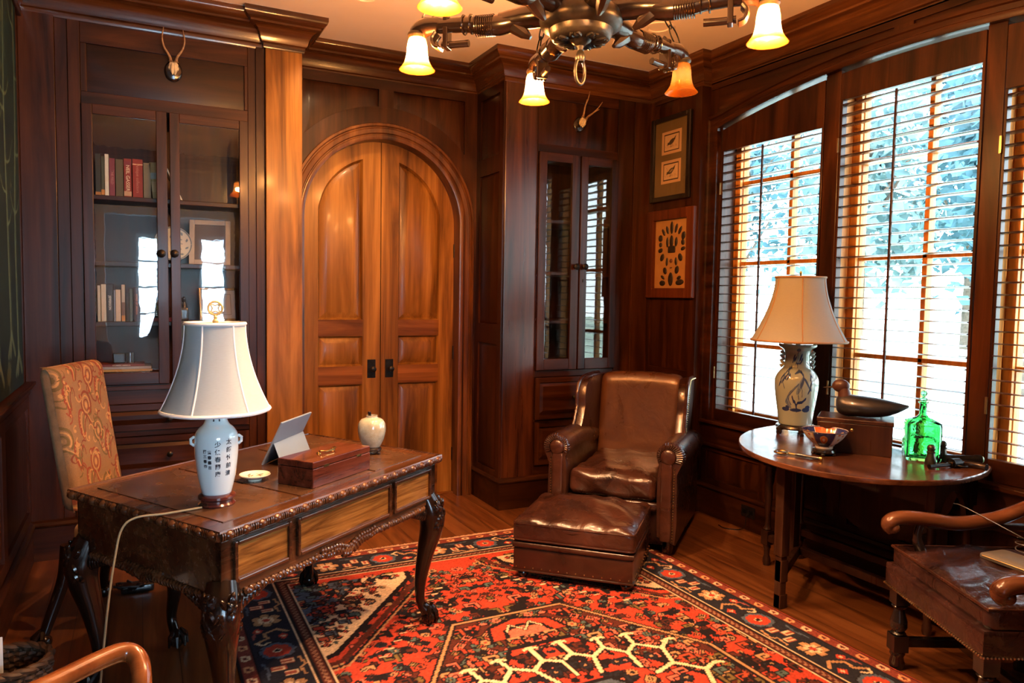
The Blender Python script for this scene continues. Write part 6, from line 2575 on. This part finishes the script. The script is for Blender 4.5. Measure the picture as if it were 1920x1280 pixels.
tar = picture('framed_artefacts', 'reddish framed display of dark stone points forming a face, lower picture right of the bookcase', 'picture', 4.305, 1.825, .520, .640, .072, FRAMEW, OX, .035)
MB().box(-.19, .19, -.006, 0, -.25, .25).build('backing', plain('ochre_linen', (.36, .185, .060), .8, var=.08), tar, smooth=0)
STN = plain('dark_flint', (.022, .015, .012), .45, var=.5, vs=60)
RST = plain('reddish_stone', (.14, .055, .032), .5, var=.3)
def stones():
    # (x, z, length, width, turn) in units of the window, taken as an arrangement like a feathered head
    L_ = [(0, .80, .150, .052, 90), (-.32, .74, .105, .040, 112), (.32, .77, .115, .040, 70), (-.60, .68, .100, .038, 125), (.60, .70, .110, .040, 58),
          (-.82, .50, .085, .072, 140), (.84, .53, .100, .062, 70), (-.80, .30, .062, .052, 170), (.82, .33, .065, .060, 20), (-.80, .12, .090, .048, 195), (.84, .14, .085, .040, 15),
          (-.66, -.10, .100, .060, 235), (.66, -.12, .100, .066, -58), (-.30, .36, .125, .040, 90), (.0, .38, .150, .064, 90), (.34, .36, .115, .044, 85)]
    L2 = [(-.42, -.52, .09, .062, 120), (.44, -.50, .10, .066, 65), (-.58, -.72, .085, .034, 150), (.60, -.74, .08, .036, 20), (0, -.78, .165, .080, 90), (-.60, -.90, .115, .060, 180), (.66, -.88, .155, .060, 5),
          (-.30, -.24, .105, .036, 85), (.36, -.24, .100, .040, 95)]
    hw, hh = .155, .235
    for i, (u, v, l, w, an) in enumerate(L_ + L2):
        m = MB(Matrix.Translation((u * hw, -.008, v * hh)) @ Matrix.Rotation(-R(an), 4, 'Y'))
        m.sphere((0, 0, 0), (l * .30, .006, w * .34), 12, 8, mi=0)
        # taper one end like a chipped point
        m.v = m.v
        m.build('stone_point', STN, tar)
    m = MB(Matrix.Translation((.004, -.008, .032)))
    m.rbox((0, 0, 0), (.080, .010, .050), .005, 6)
    m.build('stone_point', STN, tar)
    for x, z, l, w in ((.0, -.050, .036, .030), (.0, -.100, .030, .006)):
        m = MB(Matrix.Translation((x, -.008, z)))
        m.sphere((0, 0, 0), (l / 2, .005, w / 2), 12, 8)
        part_label(m.build('stone_point', RST, tar), 'reddish stone')
stones()

# --- painted mural on the left wall
def mural():
    y0, y1, zb, zt = .0, 4.62, 1.0, 3.0
    M = Matrix.Translation((XL + .003, (y0 + y1) / 2, zb)) @ rotz(PI / 2)
    t = thing('painted_canvas', 'tall dark blue green forest painting with pale tree trunks, on the left wall', 'painting', M=M)
    Wd, Hh = y1 - y0, zt - zb
    cv = Canvas(Wd, Hh, 700, 300, (.020, .040, .042))
    Yn = cv.Y / Hh
    n = np.zeros(cv.a.shape[:2])
    for k, s in ((9, 1.0), (21, .6), (55, .35), (120, .25)):
        g = rng.normal(0, 1, (k, int(k * 2.3)))
        yi = np.linspace(0, k - 1.001, cv.ny)
        xi = np.linspace(0, int(k * 2.3) - 1.001, cv.nx)
        a = yi.astype(int)
        b = xi.astype(int)
        fy = (yi - a)[:, None]
        fx = (xi - b)[None, :]
        n += s * (g[np.ix_(a, b)] * (1 - fy) * (1 - fx) + g[np.ix_(a + 1, b)] * fy * (1 - fx) + g[np.ix_(a, b + 1)] * (1 - fy) * fx + g[np.ix_(a + 1, b + 1)] * fy * fx)
    lo, hi = np.array((.003, .011, .018)), np.array((.012, .030, .026))
    k = np.clip(.30 + .35 * Yn + .18 * n, 0, 1)[..., None]
    cv.a[:] = lo + (hi - lo) * k
    cv.a[n > 1.6] = (.035, .055, .038)
    r3 = random.Random(4)
    PALE = (.075, .125, .085)
    for q in range(13):
        x = .2 + q * .36 + r3.uniform(-.08, .08)
        p = spline([(x + r3.uniform(-.05, .05), .25 + r3.uniform(-.08, .1)), (x + r3.uniform(-.04, .04), .8), (x + r3.uniform(-.05, .05), 1.4), (x + r3.uniform(-.06, .06), 2.05)], 8)
        cv.stroke(p, .075, (.022, .045, .036), .035, .8)
        cv.stroke([(a - .012, b) for a, b in p], .030, PALE, .014, .8)
        for _ in range(6):
            s = r3.choice((-1, 1))
            b0 = p[r3.randrange(6, len(p))]
            L = r3.uniform(.12, .3)
            cv.stroke(spline([b0, (b0[0] + s * L * .5, b0[1] + .02), (b0[0] + s * L, b0[1] + L * .6)], 5), .016, PALE, .005, .7)
        for s in (-1, 1, -.4):
            cv.stroke([p[0], (p[0][0] + s * .10, p[0][1] - .10)], .04, PALE, .008, .6)
    painted('painted_surface', cv, lambda U, V: ((U - .5) * Wd, -.004 + 0 * U, V * Hh), vcol('oil_paint', .6, spec=.2), t)
    MB().box(-Wd / 2, Wd / 2, -.003, .0, 0, Hh).build('canvas', plain('canvas_back', (.05, .05, .045), .9), t, smooth=0)
mural()
struct(MB().box(XL, XL + .02, .0, 4.76, 2.93, 2.97).build('trim_15', KX, smooth=0, bevel=.003))

# --- roe antler trophies
def trophy(x, y, z, lab, tw, an):
    t = thing('antler_trophy', lab, 'antler trophy', M=Matrix.Translation((x, y, z)) @ Matrix.Rotation(tw, 4, 'Y'))
    m = MB()
    m.lathe([(0, 0), (.050, 0), (.052, .006), (.046, .014), (.040, .017), (0, .018)], 32, M=Matrix.Rotation(PI / 2, 4, 'X') @ Matrix.Diagonal((.92, 1.12, 1, 1)))
    m.build('plaque', BLACKW, t)
    s = MB()
    s.rbox((0, -.034, .012), (.050, .034, .062), .015, 8, fn=lambda q: Vector((q.x * (1 - .35 * max(0, -q.z) / .03), q.y - .010 * max(0, -q.z) / .03, q.z)))
    for k in (-1, 1):
        s.tube([(k * .006, -.052, .03), (k * .008, -.062, -.01), (k * .006, -.058, -.030)], [.008, .010, .004], 8)
        s.sphere((k * .021, -.040, .010), (.008, .010, .012), 8, 6)
    s.build('skull', BONE, t)
    for k in (-1, 1):
        b = MB()
        P = [(k * .012, -.035, .040), (k * .020, -.035, .075), (k * an[0], -.045, .12), (k * an[1], -.06, .165), (k * an[2], -.055, .225)]
        S = spline(P, 6)
        b.tube(S, [.0085 - .0062 * i / (len(S) - 1) for i in range(len(S))], 8)
        b.lathe([(.008, .044), (.014, .047), (.008, .053)], 10, c=(k * .013, -.035, 0))
        if an[3]:
            q = S[13]
            b.tube([q, (q[0] + k * .018, q[1] - .02, q[2] + .03)], [.0045, .0015], 6)
        b.build('antler', ANTL, t)
trophy(.199, YLC + .002, 2.755, 'pale roe skull with two antlers on a black oval plaque, above the left bookcase doors', 0, (.048, .058, .050, 0))
trophy(2.845, YRC + .001, 2.735, 'small antler trophy on a round black plaque, above the right bookcase doors', R(28), (.040, .050, .062, 1))

# ================================================================== CHANDELIER
def chandelier():
    CXY = (1.4605, 2.3702)
    zb = 2.377
    t = thing('chandelier', 'dark carved wooden chandelier of six arms with amber glass bells, hung from the ceiling', 'chandelier', (CXY[0], CXY[1], zb))
    za = .150                                   # arm height above the shade rims
    m = MB()
    m.lathe([(0, .060), (.100, .060), (.108, .066), (.114, .078), (.118, .094), (.128, .098), (.148, .108), (.154, .128), (.150, .150), (.138, .166), (.100, .18), (.07, .20), (.05, .23), (.02, .24), (0, .24)], 48)
    m.build('hub', BRONZE, t, smooth=50)
    m = MB()
    for k in range(8):
        a = k * PI / 4
        m.sphere((.076 * math.cos(a), .076 * math.sin(a), .059), (.018, .012, .008), 8, 6, M=rotz(a))
        for s in (-1, 1):
            m.tube(spline([(.05 * math.cos(a), .05 * math.sin(a), .059), (.075 * math.cos(a + s * .22), .075 * math.sin(a + s * .22), .056), (.096 * math.cos(a + s * .12), .096 * math.sin(a + s * .12), .060)], 4), .006, 6)
    m.lathe([(0, .040), (.018, .043), (.034, .054), (.042, .062)], 24)
    m.build('pierced_rosette', BRONZE, t)
    m = MB()
    m.lathe([(.0, .046), (.013, .040), (.009, .026), (.016, .012), (.020, -.002), (.014, -.016), (0, -.020)], 18)
    m.tube([(.030 * math.cos(2 * PI * i / 28) * .8, .006 * math.cos(2 * PI * i / 28), -.050 + .046 * math.sin(2 * PI * i / 28)) for i in range(28)], .006, 8, closed=True)
    m.build('pendant_ring', BRONZE, t)
    m = MB()
    m.tube([(0, 0, .24), (0, 0, .735)], .008, 10)
    m.lathe([(0, .773), (.065, .772), (.060, .76), (.030, .745), (.012, .73), (0, .73)], 28)
    m.build('ceiling_stem', IRON, t)
    lit = (0, 1, 2, 4, 5)
    for i in range(6):
        a = 3.43137 + i * PI / 3
        M = rotz(a)
        am = MB(M)
        # carved sleeve, forearm and wrist
        am.tube(spline([(.10, 0, za + .010), (.17, 0, za + .014), (.24, 0, za + .010), (.31, 0, za + .004)], 6), [.040, .041, .042, .0425, .043, .0435, .044, .044, .044, .043, .042, .041, .039, .038, .037, .036, .035, .034, .034], 12)
        am.tube(spline([(.23, 0, za + .004), (.30, 0, za - .006), (.37, 0, za - .004), (.44, 0, za + .006), (.52, 0, za + .010), (.56, 0, za + .010)], 5), [.030, .032, .034, .036, .037, .038, .0385, .038, .037, .036, .035, .034, .033, .032, .031, .030, .030, .029, .029, .028, .028, .028, .028, .028, .028, .028], 12)
        # hanging point of the sleeve
        am.tube([(.255, 0, za - .016), (.215, 0, za - .046), (.190, 0, za - .064)], [.028, .021, .008], 8)
        for q in range(9):      # carved threads and cuff rings
            am.tube([(.335 + q * .0085, (.0385) * math.cos(2 * PI * k / 20), za - .004 + .0385 * math.sin(2 * PI * k / 20)) for k in range(20)], .0022, 5, closed=True)
        for x in (.425, .455):
            am.tube([(x, .0345 * math.cos(2 * PI * k / 20), za + .006 + .0345 * math.sin(2 * PI * k / 20)) for k in range(20)], .004, 6, closed=True)
        # bent wrist and hand closing over the socket
        am.tube(spline([(.50, 0, za + .010), (.56, 0, za + .014), (.615, 0, za + .012), (.648, 0, za - .006), (.652, 0, za - .022)], 6), [.026, .026, .026, .026, .026, .027, .029, .030, .031, .032, .033, .034, .034, .035, .035, .035, .034, .033, .032, .031, .030, .030, .030, .030, .030], 12)
        arm = am.build('arm', CARVED, t)
        pm = MB(M)
        pm.obox((.525, 0, za - .020), (.020, .050, .120))
        pm.obox((.525, 0, za + .042), (.016, .030, .020), Matrix.Rotation(R(45), 4, 'X'))
        pm.build('bracket', CARVED, arm, smooth=0, bevel=.004)
        fm = MB(M)
        fm.tube([(.545, 0, za - .062), (.50, 0, za - .064), (.435, 0, za - .064)], .0135, 12)
        for q in range(4):          # carved fingers round the peg
            y = -.021 + q * .014
            fm.tube(spline([(.552 + .012, y, za - .018), (.578 + .003 * (q in (1, 2)), y, za - .040), (.572, y, za - .066), (.552, y, za - .076)], 4), [.009, .009, .0088, .0086, .0085, .0085, .0085, .0082, .008, .008, .0078, .0075, .007], 8)
        fm.build('hand_and_peg', CARVED, arm)
        sm = MB(M @ Matrix.Translation((.65, 0, 0)))
        sm.lathe([(0, .152), (.024, .150), (.036, .140), (.038, .132), (.036, .128), (.030, .124), (.028, .118), (0, .118)], 24)
        sm.build('socket_cup', BRONZE, arm)
        gm = MB()
        prof = spline([(.024, .125), (.033, .118), (.0385, .095), (.041, .065), (.047, .035), (.058, .014), (.070, .0)], 6)
        gm.lathe(prof, 40)
        gm.lathe([(r - .0025, z) for r, z in prof], 40)
        v = M @ Vector((.65, 0, 0))
        # the glass is stored about its own rim centre so that its pattern follows its height
        g = gm.build('glass_bell', BELL, arm)
        g.location = v
        if i == 3:
            part_label(g, 'amber bell whose bulb is off')
        cm = MB(M)
        p0, p1 = Vector((.622, 0, za + .040)), Vector((.03, 0, .735))
        d = p1 - p0
        nlk = 9
        for q in range(nlk):
            c0 = p0 + d * ((q + .5) / nlk)
            Ld = d.length / nlk * .58
            u = d.normalized()
            sd = Vector((0, 1, 0)) if q % 2 else u.cross(Vector((0, 1, 0)))
            k = 1.0 if q % 3 else .42
            w = .010 if q % 3 else .020
            pts = []
            for s in range(20):
                an = 2 * PI * s / 20
                sx = math.copysign(abs(math.cos(an)) ** .6, math.cos(an))
                pts.append(tuple(c0 + u * Ld * (sx if q % 3 else math.cos(an) * 1.0) * (1.0 if q % 3 else 1.0) + sd * w * math.sin(an)))
            cm.tube(pts, .0032, 6, closed=True)
        cm.build('chain', IRON, arm)
        if i in lit:
            w = Vector((CXY[0], CXY[1], zb)) + v
            light('chandelier_bulb', 'POINT', (w.x, w.y, zb + .062), 84.0, WARM, shadow_soft_size=.020)
chandelier()
downlight(2.86, 3.74, 'white recessed downlight in the ceiling, seen beyond the chandelier arm', 0)
downlight(1.15, 4.15, 'recessed downlight in the ceiling by the arched doors, above the frame', 55)

# ================================================================== BOOKS AND ORNAMENTS IN THE LEFT BOOKCASE
BM = {}
def bookmat(c):
    k = tuple(c)
    if k not in BM:
        BM[k] = plain('book_cloth', c, .55, var=.10, vs=30)
    return BM[k]
PAPER = plain('book_pages', (.62, .55, .42), .8, var=.08)
def book(x0, x1, zs, h, dep, col, lab, group, yface=None, tilt=0.0, title=None, tcol=None, bands=(), tsize=.02, cat='book', vert=True):
    # upright book, spine towards the room (-y)
    yf = yface if yface else YLC + .075
    w = x1 - x0
    M = Matrix.Translation(((x0 + x1) / 2, yf, zs)) @ Matrix.Rotation(tilt, 4, 'Y')
    t = thing('book', lab, cat, M=M, group=group)
    m = MB()
    m.box(-w / 2, -w / 2 + .002, 0, dep, 0, h)
    m.box(w / 2 - .002, w / 2, 0, dep, 0, h)
    m.box(-w / 2, w / 2, -.001, .002, 0, h)
    m.build('cover', bookmat(col), t, smooth=0, bevel=.0008)
    MB().box(-w / 2 + .002, w / 2 - .002, .002, dep - .004, .004, h - .004).build('pages', PAPER, t, smooth=0)
    for k, (z0, z1, c) in enumerate(bands):
        b = MB().box(-w / 2 - .0002, w / 2 + .0002, -.0016, -.0008, z0 * h, z1 * h)
        part_label(b.build('spine_band', bookmat(c), t, smooth=0), 'band across the spine')
    if title:
        g = glyphs('spine_title', title, tsize, lambda x, y: (y * 1.0, -.0019, h * .50 - x), bookmat(tcol), t, .0003)
    return t
GU = 'books on the upper shelf of the left bookcase'
zz = SHZ[0]
book(-.205, -.178, zz, .235, .17, (.010, .016, .014), 'black book at the left end of the upper shelf', GU, bands=((.02, .09, (.35, .15, .03)),))
book(-.176, -.160, zz, .222, .16, (.030, .042, .024), 'dark green thin book between the black and white books, upper shelf', GU, bands=((.03, .16, (.45, .20, .04)),))
book(-.158, -.139, zz, .236, .17, (.56, .60, .58), 'white thin book on the upper shelf', GU)
book(-.136, -.108, zz, .215, .16, (.16, .022, .050), 'maroon book right of the white one, upper shelf', GU, title='THE FIELD', tcol=(.36, .17, .19), tsize=.017)
book(-.104, -.066, zz, .213, .16, (.070, .062, .035), 'plain olive brown book on the upper shelf', GU)
book(-.062, -.024, zz, .220, .17, (.20, .014, .016), 'red book with large pale capitals on its spine, upper shelf', GU, title='NEIL GASSER', tcol=(.70, .58, .46), tsize=.026, bands=((.80, .93, (.16, .012, .035)), (.04, .16, (.45, .30, .20))))
book(-.018, .034, zz, .222, .17, (.24, .014, .014), 'thick red book with a pale band near its top, upper shelf', GU, title='Antique collectors', tcol=(.42, .16, .14), tsize=.022, bands=((.85, .875, (.72, .45, .28)),))
book(.038, .076, zz, .205, .16, (.17, .165, .115), 'grey green book right of the red ones, upper shelf', GU)
book(.086, .122, zz, .212, .17, (.26, .18, .055), 'yellow brown book leaning at the end of the row, upper shelf', GU, tilt=R(-5), bands=((.55, .72, (.22, .26, .24)), (.20, .48, (.34, .24, .10))))
book(.238, .246, zz, .205, .15, (.58, .56, .52), 'thin white book leaning alone on the upper shelf, behind the right glass door', GU, tilt=R(-24))
GL = 'books on the middle shelf of the left bookcase'
zz = SHZ[2]
LOW = [(-.205, -.191, .205, (.42, .47, .44), 'pale grey green book at the left end of the lower row', None), (-.187, -.163, .212, (.46, .48, .42), 'pale grey book second in the lower row', None),
       (-.160, -.128, .213, (.010, .018, .034), 'dark navy book with white lettering on the spine, lower row', ('JEFFERSON', (.70, .74, .74), .017)),
       (-.124, -.116, .180, (.18, .22, .34), 'thin blue book in the lower row', None), (-.114, -.089, .183, (.52, .49, .42), 'cream book right of the thin blue one, lower row', None),
       (-.084, -.067, .212, (.40, .40, .34), 'pale book with an orange foot to its spine, lower row', None), (-.062, -.045, .165, (.018, .020, .022), 'short black book in the lower row', None),
       (-.043, -.029, .190, (.060, .105, .11), 'teal book in the lower row', None), (-.020, .006, .198, (.030, .012, .008), 'dark brown book with orange lettering, lower row', ('HOMES OF VIRGINIA', (.42, .14, .04), .013)),
       (.011, .030, .196, (.060, .070, .080), 'slate grey book in the lower row', ('Collections', (.30, .36, .38), .011)), (.043, .054, .165, (.50, .50, .46), 'white thin book near the red book, lower row', None), (.060, .072, .185, (.42, .48, .46), 'last pale thin book of the lower row', None)]
for x0, x1, h, c, lab, ti in LOW:
    book(x0, x1, zz, h, .15, c, lab, GL, title=ti[0] if ti else None, tcol=ti[1] if ti else None, tsize=ti[2] if ti else .01, bands=((.02, .16, (.50, .24, .04)), (.16, .52, (.12, .075, .045))) if 'orange foot' in lab else ())
def flat_book(x0, x1, y0, y1, z0, h, col, lab, group, title=None, tcol=None, tsize=.014):
    t = thing('book', lab, 'book', ((x0 + x1) / 2, y0, z0), 0, group)
    w, d = x1 - x0, y1 - y0
    m = MB()
    m.box(-w / 2, w / 2, 0, d, 0, .0025)
    m.box(-w / 2, w / 2, 0, d, h - .0025, h)
    m.box(-w / 2, w / 2, -.001, .003, 0, h)
    m.build('cover', bookmat(col), t, smooth=0, bevel=.0008)
    MB().box(-w / 2 + .004, w / 2 - .004, .003, d - .003, .0025, h - .0025).build('pages', PAPER, t, smooth=0)
    if title:
        glyphs('spine_title', title, tsize, lambda x, y: (x, -.0019, h / 2 + y), bookmat(tcol), t, .0003)
    return t
rb_ = flat_book(.050, .190, YLC + .06, YLC + .20, zz, .021, (.22, .018, .018), 'red book lying flat under the glass dome, lower row', GL)
def dome():
    t = thing('glass_dome', 'small clear glass dome with a gilt object inside, on the flat red book', 'ornament', (.120, YLC + .13, SHZ[2] + .022))
    MB().lathe(spline([(.052, .008), (.053, .06), (.048, .09), (.028, .112), (0, .118)], 6), 28).build('glass', FPANE, t)
    MB().lathe([(0, 0), (.058, 0), (.058, .006), (.05, .009), (0, .009)], 28).build('base', BLACKW, t)
    m = MB()
    m.lathe([(0, .009), (.02, .009), (.008, .02), (.012, .035), (.022, .05), (.018, .066), (0, .072)], 18)
    m.build('gilt_figure', BRASS, t)
dome()
GS = 'books lying in the bottom bay of the left bookcase'
zb_ = .945
flat_book(-.17, .065, YLC + .05, YLC + .25, zb_, .030, (.17, .055, .022), 'brown leather album at the bottom of the flat pile', GS)
flat_book(-.175, .060, YLC + .052, YLC + .25, zb_ + .031, .030, (.19, .065, .022), 'second brown album in the flat pile', GS)
flat_book(-.16, .045, YLC + .055, YLC + .24, zb_ + .062, .020, (.030, .028, .032), 'dark book in the flat pile above the brown albums', GS, 'Barbecue the Classics', (.22, .20, .20), .011)
flat_book(-.21, .070, YLC + .05, YLC + .24, zb_ + .083, .014, (.44, .30, .10), 'yellow book in the flat pile', GS)
flat_book(-.21, .065, YLC + .05, YLC + .24, zb_ + .098, .014, (.34, .38, .44), 'pale blue book in the flat pile', GS)
flat_book(-.21, .030, YLC + .055, YLC + .24, zb_ + .113, .012, (.18, .05, .06), 'topmost thin maroon book of the flat pile', GS, 'ATLANTIC AMERICA', (.60, .58, .54), .010)
def camera_box():
    t = thing('small_instrument', 'small dark box with a chrome cylinder, on top of the flat pile of books', 'ornament', (-.08, YLC + .14, zb_ + .126))
    MB().box(-.055, .010, -.03, .03, 0, .060).build('box_body', BLACKW, t, smooth=0, bevel=.006)
    MB().lathe([(0, 0), (.022, 0), (.022, .062), (.018, .066), (0, .066)], 24, c=(.036, -.01, 0)).build('chrome_cylinder', plain('chrome', (.55, .57, .58), .12, 1.0, var=.03), t)
camera_box()
def plate_on_stand():
    z = SHZ[1]
    Mt = Matrix.Translation((.195, YLC + .17, z + .120)) @ Matrix.Rotation(R(78), 4, 'X')
    t = thing('display_plate', 'blue and white plate standing on the shelf behind the right glass door', 'plate', M=Mt)
    cv = Canvas(2 * PI, 1, 160, 30, (.60, .64, .64))
    for k in range(10):
        cv.disc(k * .63 + .3, .74, .13, .06, (.16, .24, .36), .5)
        cv.disc(k * .63, .45, .15, .05, (.18, .26, .38), -.5)
    cv.rect(0, 2 * PI, .93, 1, (.14, .2, .3))
    painted('painted_face', cv, lambda U, V: ((.0005 + V * .104) * np.cos(U * 2 * PI), (.0005 + V * .104) * np.sin(U * 2 * PI), .003 + .012 * V ** 3), vcol('plate_glaze', .12, coat=.6), t)
    MB().lathe([(0, 0), (.06, 0), (.104, .012), (.104, .014)], 40).build('plate_back', CELADON, t)
plate_on_stand()
def frame_in_case(name, lab, cx_, z, w, h, fw, fmat, mat, lean, turn, art):
    M = Matrix.Translation((cx_, YLC + .13, z)) @ rotz(turn) @ Matrix.Rotation(-lean, 4, 'X')
    t = thing(name, lab, 'picture frame', M=M)
    MB().frame(-w / 2, w / 2, 0, h, fw, -.010, .008, 0, 0).build('frame', fmat, t, smooth=0, bevel=.003)
    cv = Canvas(w, h, 90, int(90 * h / w), mat)
    art(cv)
    painted('picture_sheet', cv, lambda U, V: ((U - .5) * (w - 2 * fw + .004), 0 * U, fw - .002 + V * (h - 2 * fw + .004)), vcol('sheet_paper', .7), t)
    return t
def art1(cv):
    for q in range(5):
        cv.disc(cv.w * (.3 + .12 * q), cv.h * (.35 + .07 * (q % 3)), .03, .04, (.17, .15, .16), q, .6)
frame_in_case('photo_frame', 'grey white frame leaning on the shelf behind the right glass door', .395, SHZ[1], .235, .285, .030, plain('grey_white_frame', (.42, .40, .40), .5), (.115, .10, .105), R(16), R(-8), art1)
def art2(cv):
    cv.stroke([(.03, .03), (cv.w - .03, .03), (cv.w - .03, cv.h - .03), (.03, cv.h - .03), (.03, .03)], .004, (.02, .02, .025))
    x, y = cv.w * .55, cv.h * .52
    for q in range(7):
        a = q * .6 + 1
        cv.disc(x + .022 * math.cos(a), y + .022 * math.sin(a), .012, .007, (.05, .025, .025), a)
frame_in_case('photo_frame', 'black frame with a small ink print on grey paper, low behind the right glass door', .445, SHZ[2], .225, .205, .014, BLACKW, (.30, .31, .33), R(10), R(6), art2)
def figurine():
    t = thing('figurine', 'small dark seated figurine on the shelf beside the black framed print', 'ornament', (.247, YLC + .11, SHZ[2]))
    m = MB()
    m.rbox((0, 0, .04), (.05, .05, .08), .008, 6)
    m.lathe([(0, .08), (.022, .082), (.020, .10), (.010, .115), (.014, .126), (.013, .14), (0, .148)], 16)
    m.build('carved_figure', BLACKW, t)
figurine()

# ================================================================== OUTSIDE
GRASS = plain('sunlit_lawn', (.40, .44, .30), .9, var=.25, vs=.6)
struct(MB().box(XR + .30, 60, -50, 60, -.50, -.40).build('lawn_ground', GRASS, smooth=0))
struct(MB().box(-60, XR + .26, -50, -3.3, -.50, -.40).build('lawn_ground', GRASS, smooth=0)).name = 'front_ground'
DRV = plain('pale_driveway', (.62, .60, .56), .9, var=.1)
struct(MB().box(9, 12.5, -50, 60, -.40, -.385).build('driveway', DRV, smooth=0))
def leaf_mat(name, c):
    t = NT(name)
    n = t.noise(t.coords(), .9, 3)
    col = t.ramp(n, [(.3, tuple(x * .55 for x in c)), (.55, c), (.8, tuple(min(1, x * 1.9) for x in c))])
    d = t.new('BsdfDiffuse')
    t.put(d.inputs[0], col)
    tr = t.new('BsdfTranslucent')
    t.put(tr.inputs[0], col)
    m = t.new('MixShader')
    m.inputs[0].default_value = .3
    t.l.new(d.outputs[0], m.inputs[1])
    t.l.new(tr.outputs[0], m.inputs[2])
    t.l.new(m.outputs[0], t.out.inputs[0])
    return t.m
LF = [leaf_mat('blue_green_leaves', (.10, .20, .23)), leaf_mat('pale_leaves', (.20, .32, .33))]  # blue cast of the haze is put into the leaf colours
BARK = plain('bark', (.11, .085, .065), .9, var=.3)
def tree(x, y, h, r, k, lab, seed):
    t = thing('tree', lab, 'tree', (x, y, -.40), 0, 'trees beyond the window')
    g = np.random.default_rng(seed)
    m = MB()
    m.tube([(0, 0, 0), (.1, .05, h * .35), (-.05, .1, h * .7)], [.22, .16, .08], 8)
    for q in range(5):
        a = q * 1.3 + seed
        m.tube([(0, 0, h * (.3 + .07 * q)), (r * .6 * math.cos(a), r * .6 * math.sin(a), h * (.5 + .07 * q))], [.07, .03], 6)
    m.build('trunk', BARK, t)
    n = 2600
    # clumps of leaf blades through the crown
    nc = 26
    cc = g.normal(0, 1, (nc, 3))
    cc /= np.linalg.norm(cc, axis=1)[:, None]
    cc *= g.uniform(.25, .95, (nc, 1))
    cc = cc * np.array([r, r, h * .38]) + np.array([0, 0, h * .60])
    w = g.integers(0, nc, n)
    p = cc[w] + g.normal(0, 1, (n, 3)) * np.array([r, r, h * .4]) * .17
    p[:, 2] = np.maximum(p[:, 2], h * .10)
    d1 = g.normal(0, 1, (n, 3))
    d1 /= np.linalg.norm(d1, axis=1)[:, None]
    d2 = np.cross(d1, g.normal(0, 1, (n, 3)))
    d2 /= np.linalg.norm(d2, axis=1)[:, None]
    s = g.uniform(.12, .30, (n, 1))
    v = np.stack([p - d1 * s, p + d2 * s * .6, p + d1 * s, p - d2 * s * .6], 1).reshape(-1, 3)
    f = [(4 * i, 4 * i + 1, 4 * i + 2, 4 * i + 3) for i in range(n)]
    lm = MB()
    lm.v = [tuple(q) for q in v]
    lm.f = f
    lm.mi = [0] * n
    lm.build('foliage', LF[k], t, smooth=0)
TR = [(16.5, 9.0, 8.5, 2.2, 0, 'dark blue green tree seen through the middle shutter'), (18.5, 14.6, 9.5, 2.4, 1, 'pale tree between the two darker ones beyond the windows'), (16, 20.0, 8, 2.3, 0, 'bushy tree seen through the left shutter'),
      (23.5, 9.0, 10, 2.6, 1, 'tall pale tree farther back beyond the middle shutter'), (24, 25.0, 11, 2.8, 0, 'farthest tree beyond the left shutter'), (18, 3.0, 8, 2.3, 0, 'tree beyond the right edge of the middle shutter'), (18, 27, 9, 2.4, 1, 'tree at the far left beyond the window'), (26, 16, 12, 3.0, 0, 'tallest dark tree behind the others')]
for i, (x, y, h, r, k, lab) in enumerate(TR):
    tree(x, y, h, r, k, lab, 40 + i)
def fence():
    t = thing('rail_fence', 'white post and rail fence beyond the driveway, seen through the shutters', 'fence', (14.2, 10, -.40))
    for y in range(-14, 16, 3):
        MB().box(-.06, .06, y - .06, y + .06, 0, 1.15).build('post', WHITE, t, smooth=0)
    for z in (.45, .95):
        MB().box(-.03, .03, -14, 15, z - .06, z + .06).build('rail', WHITE, t, smooth=0)
fence()
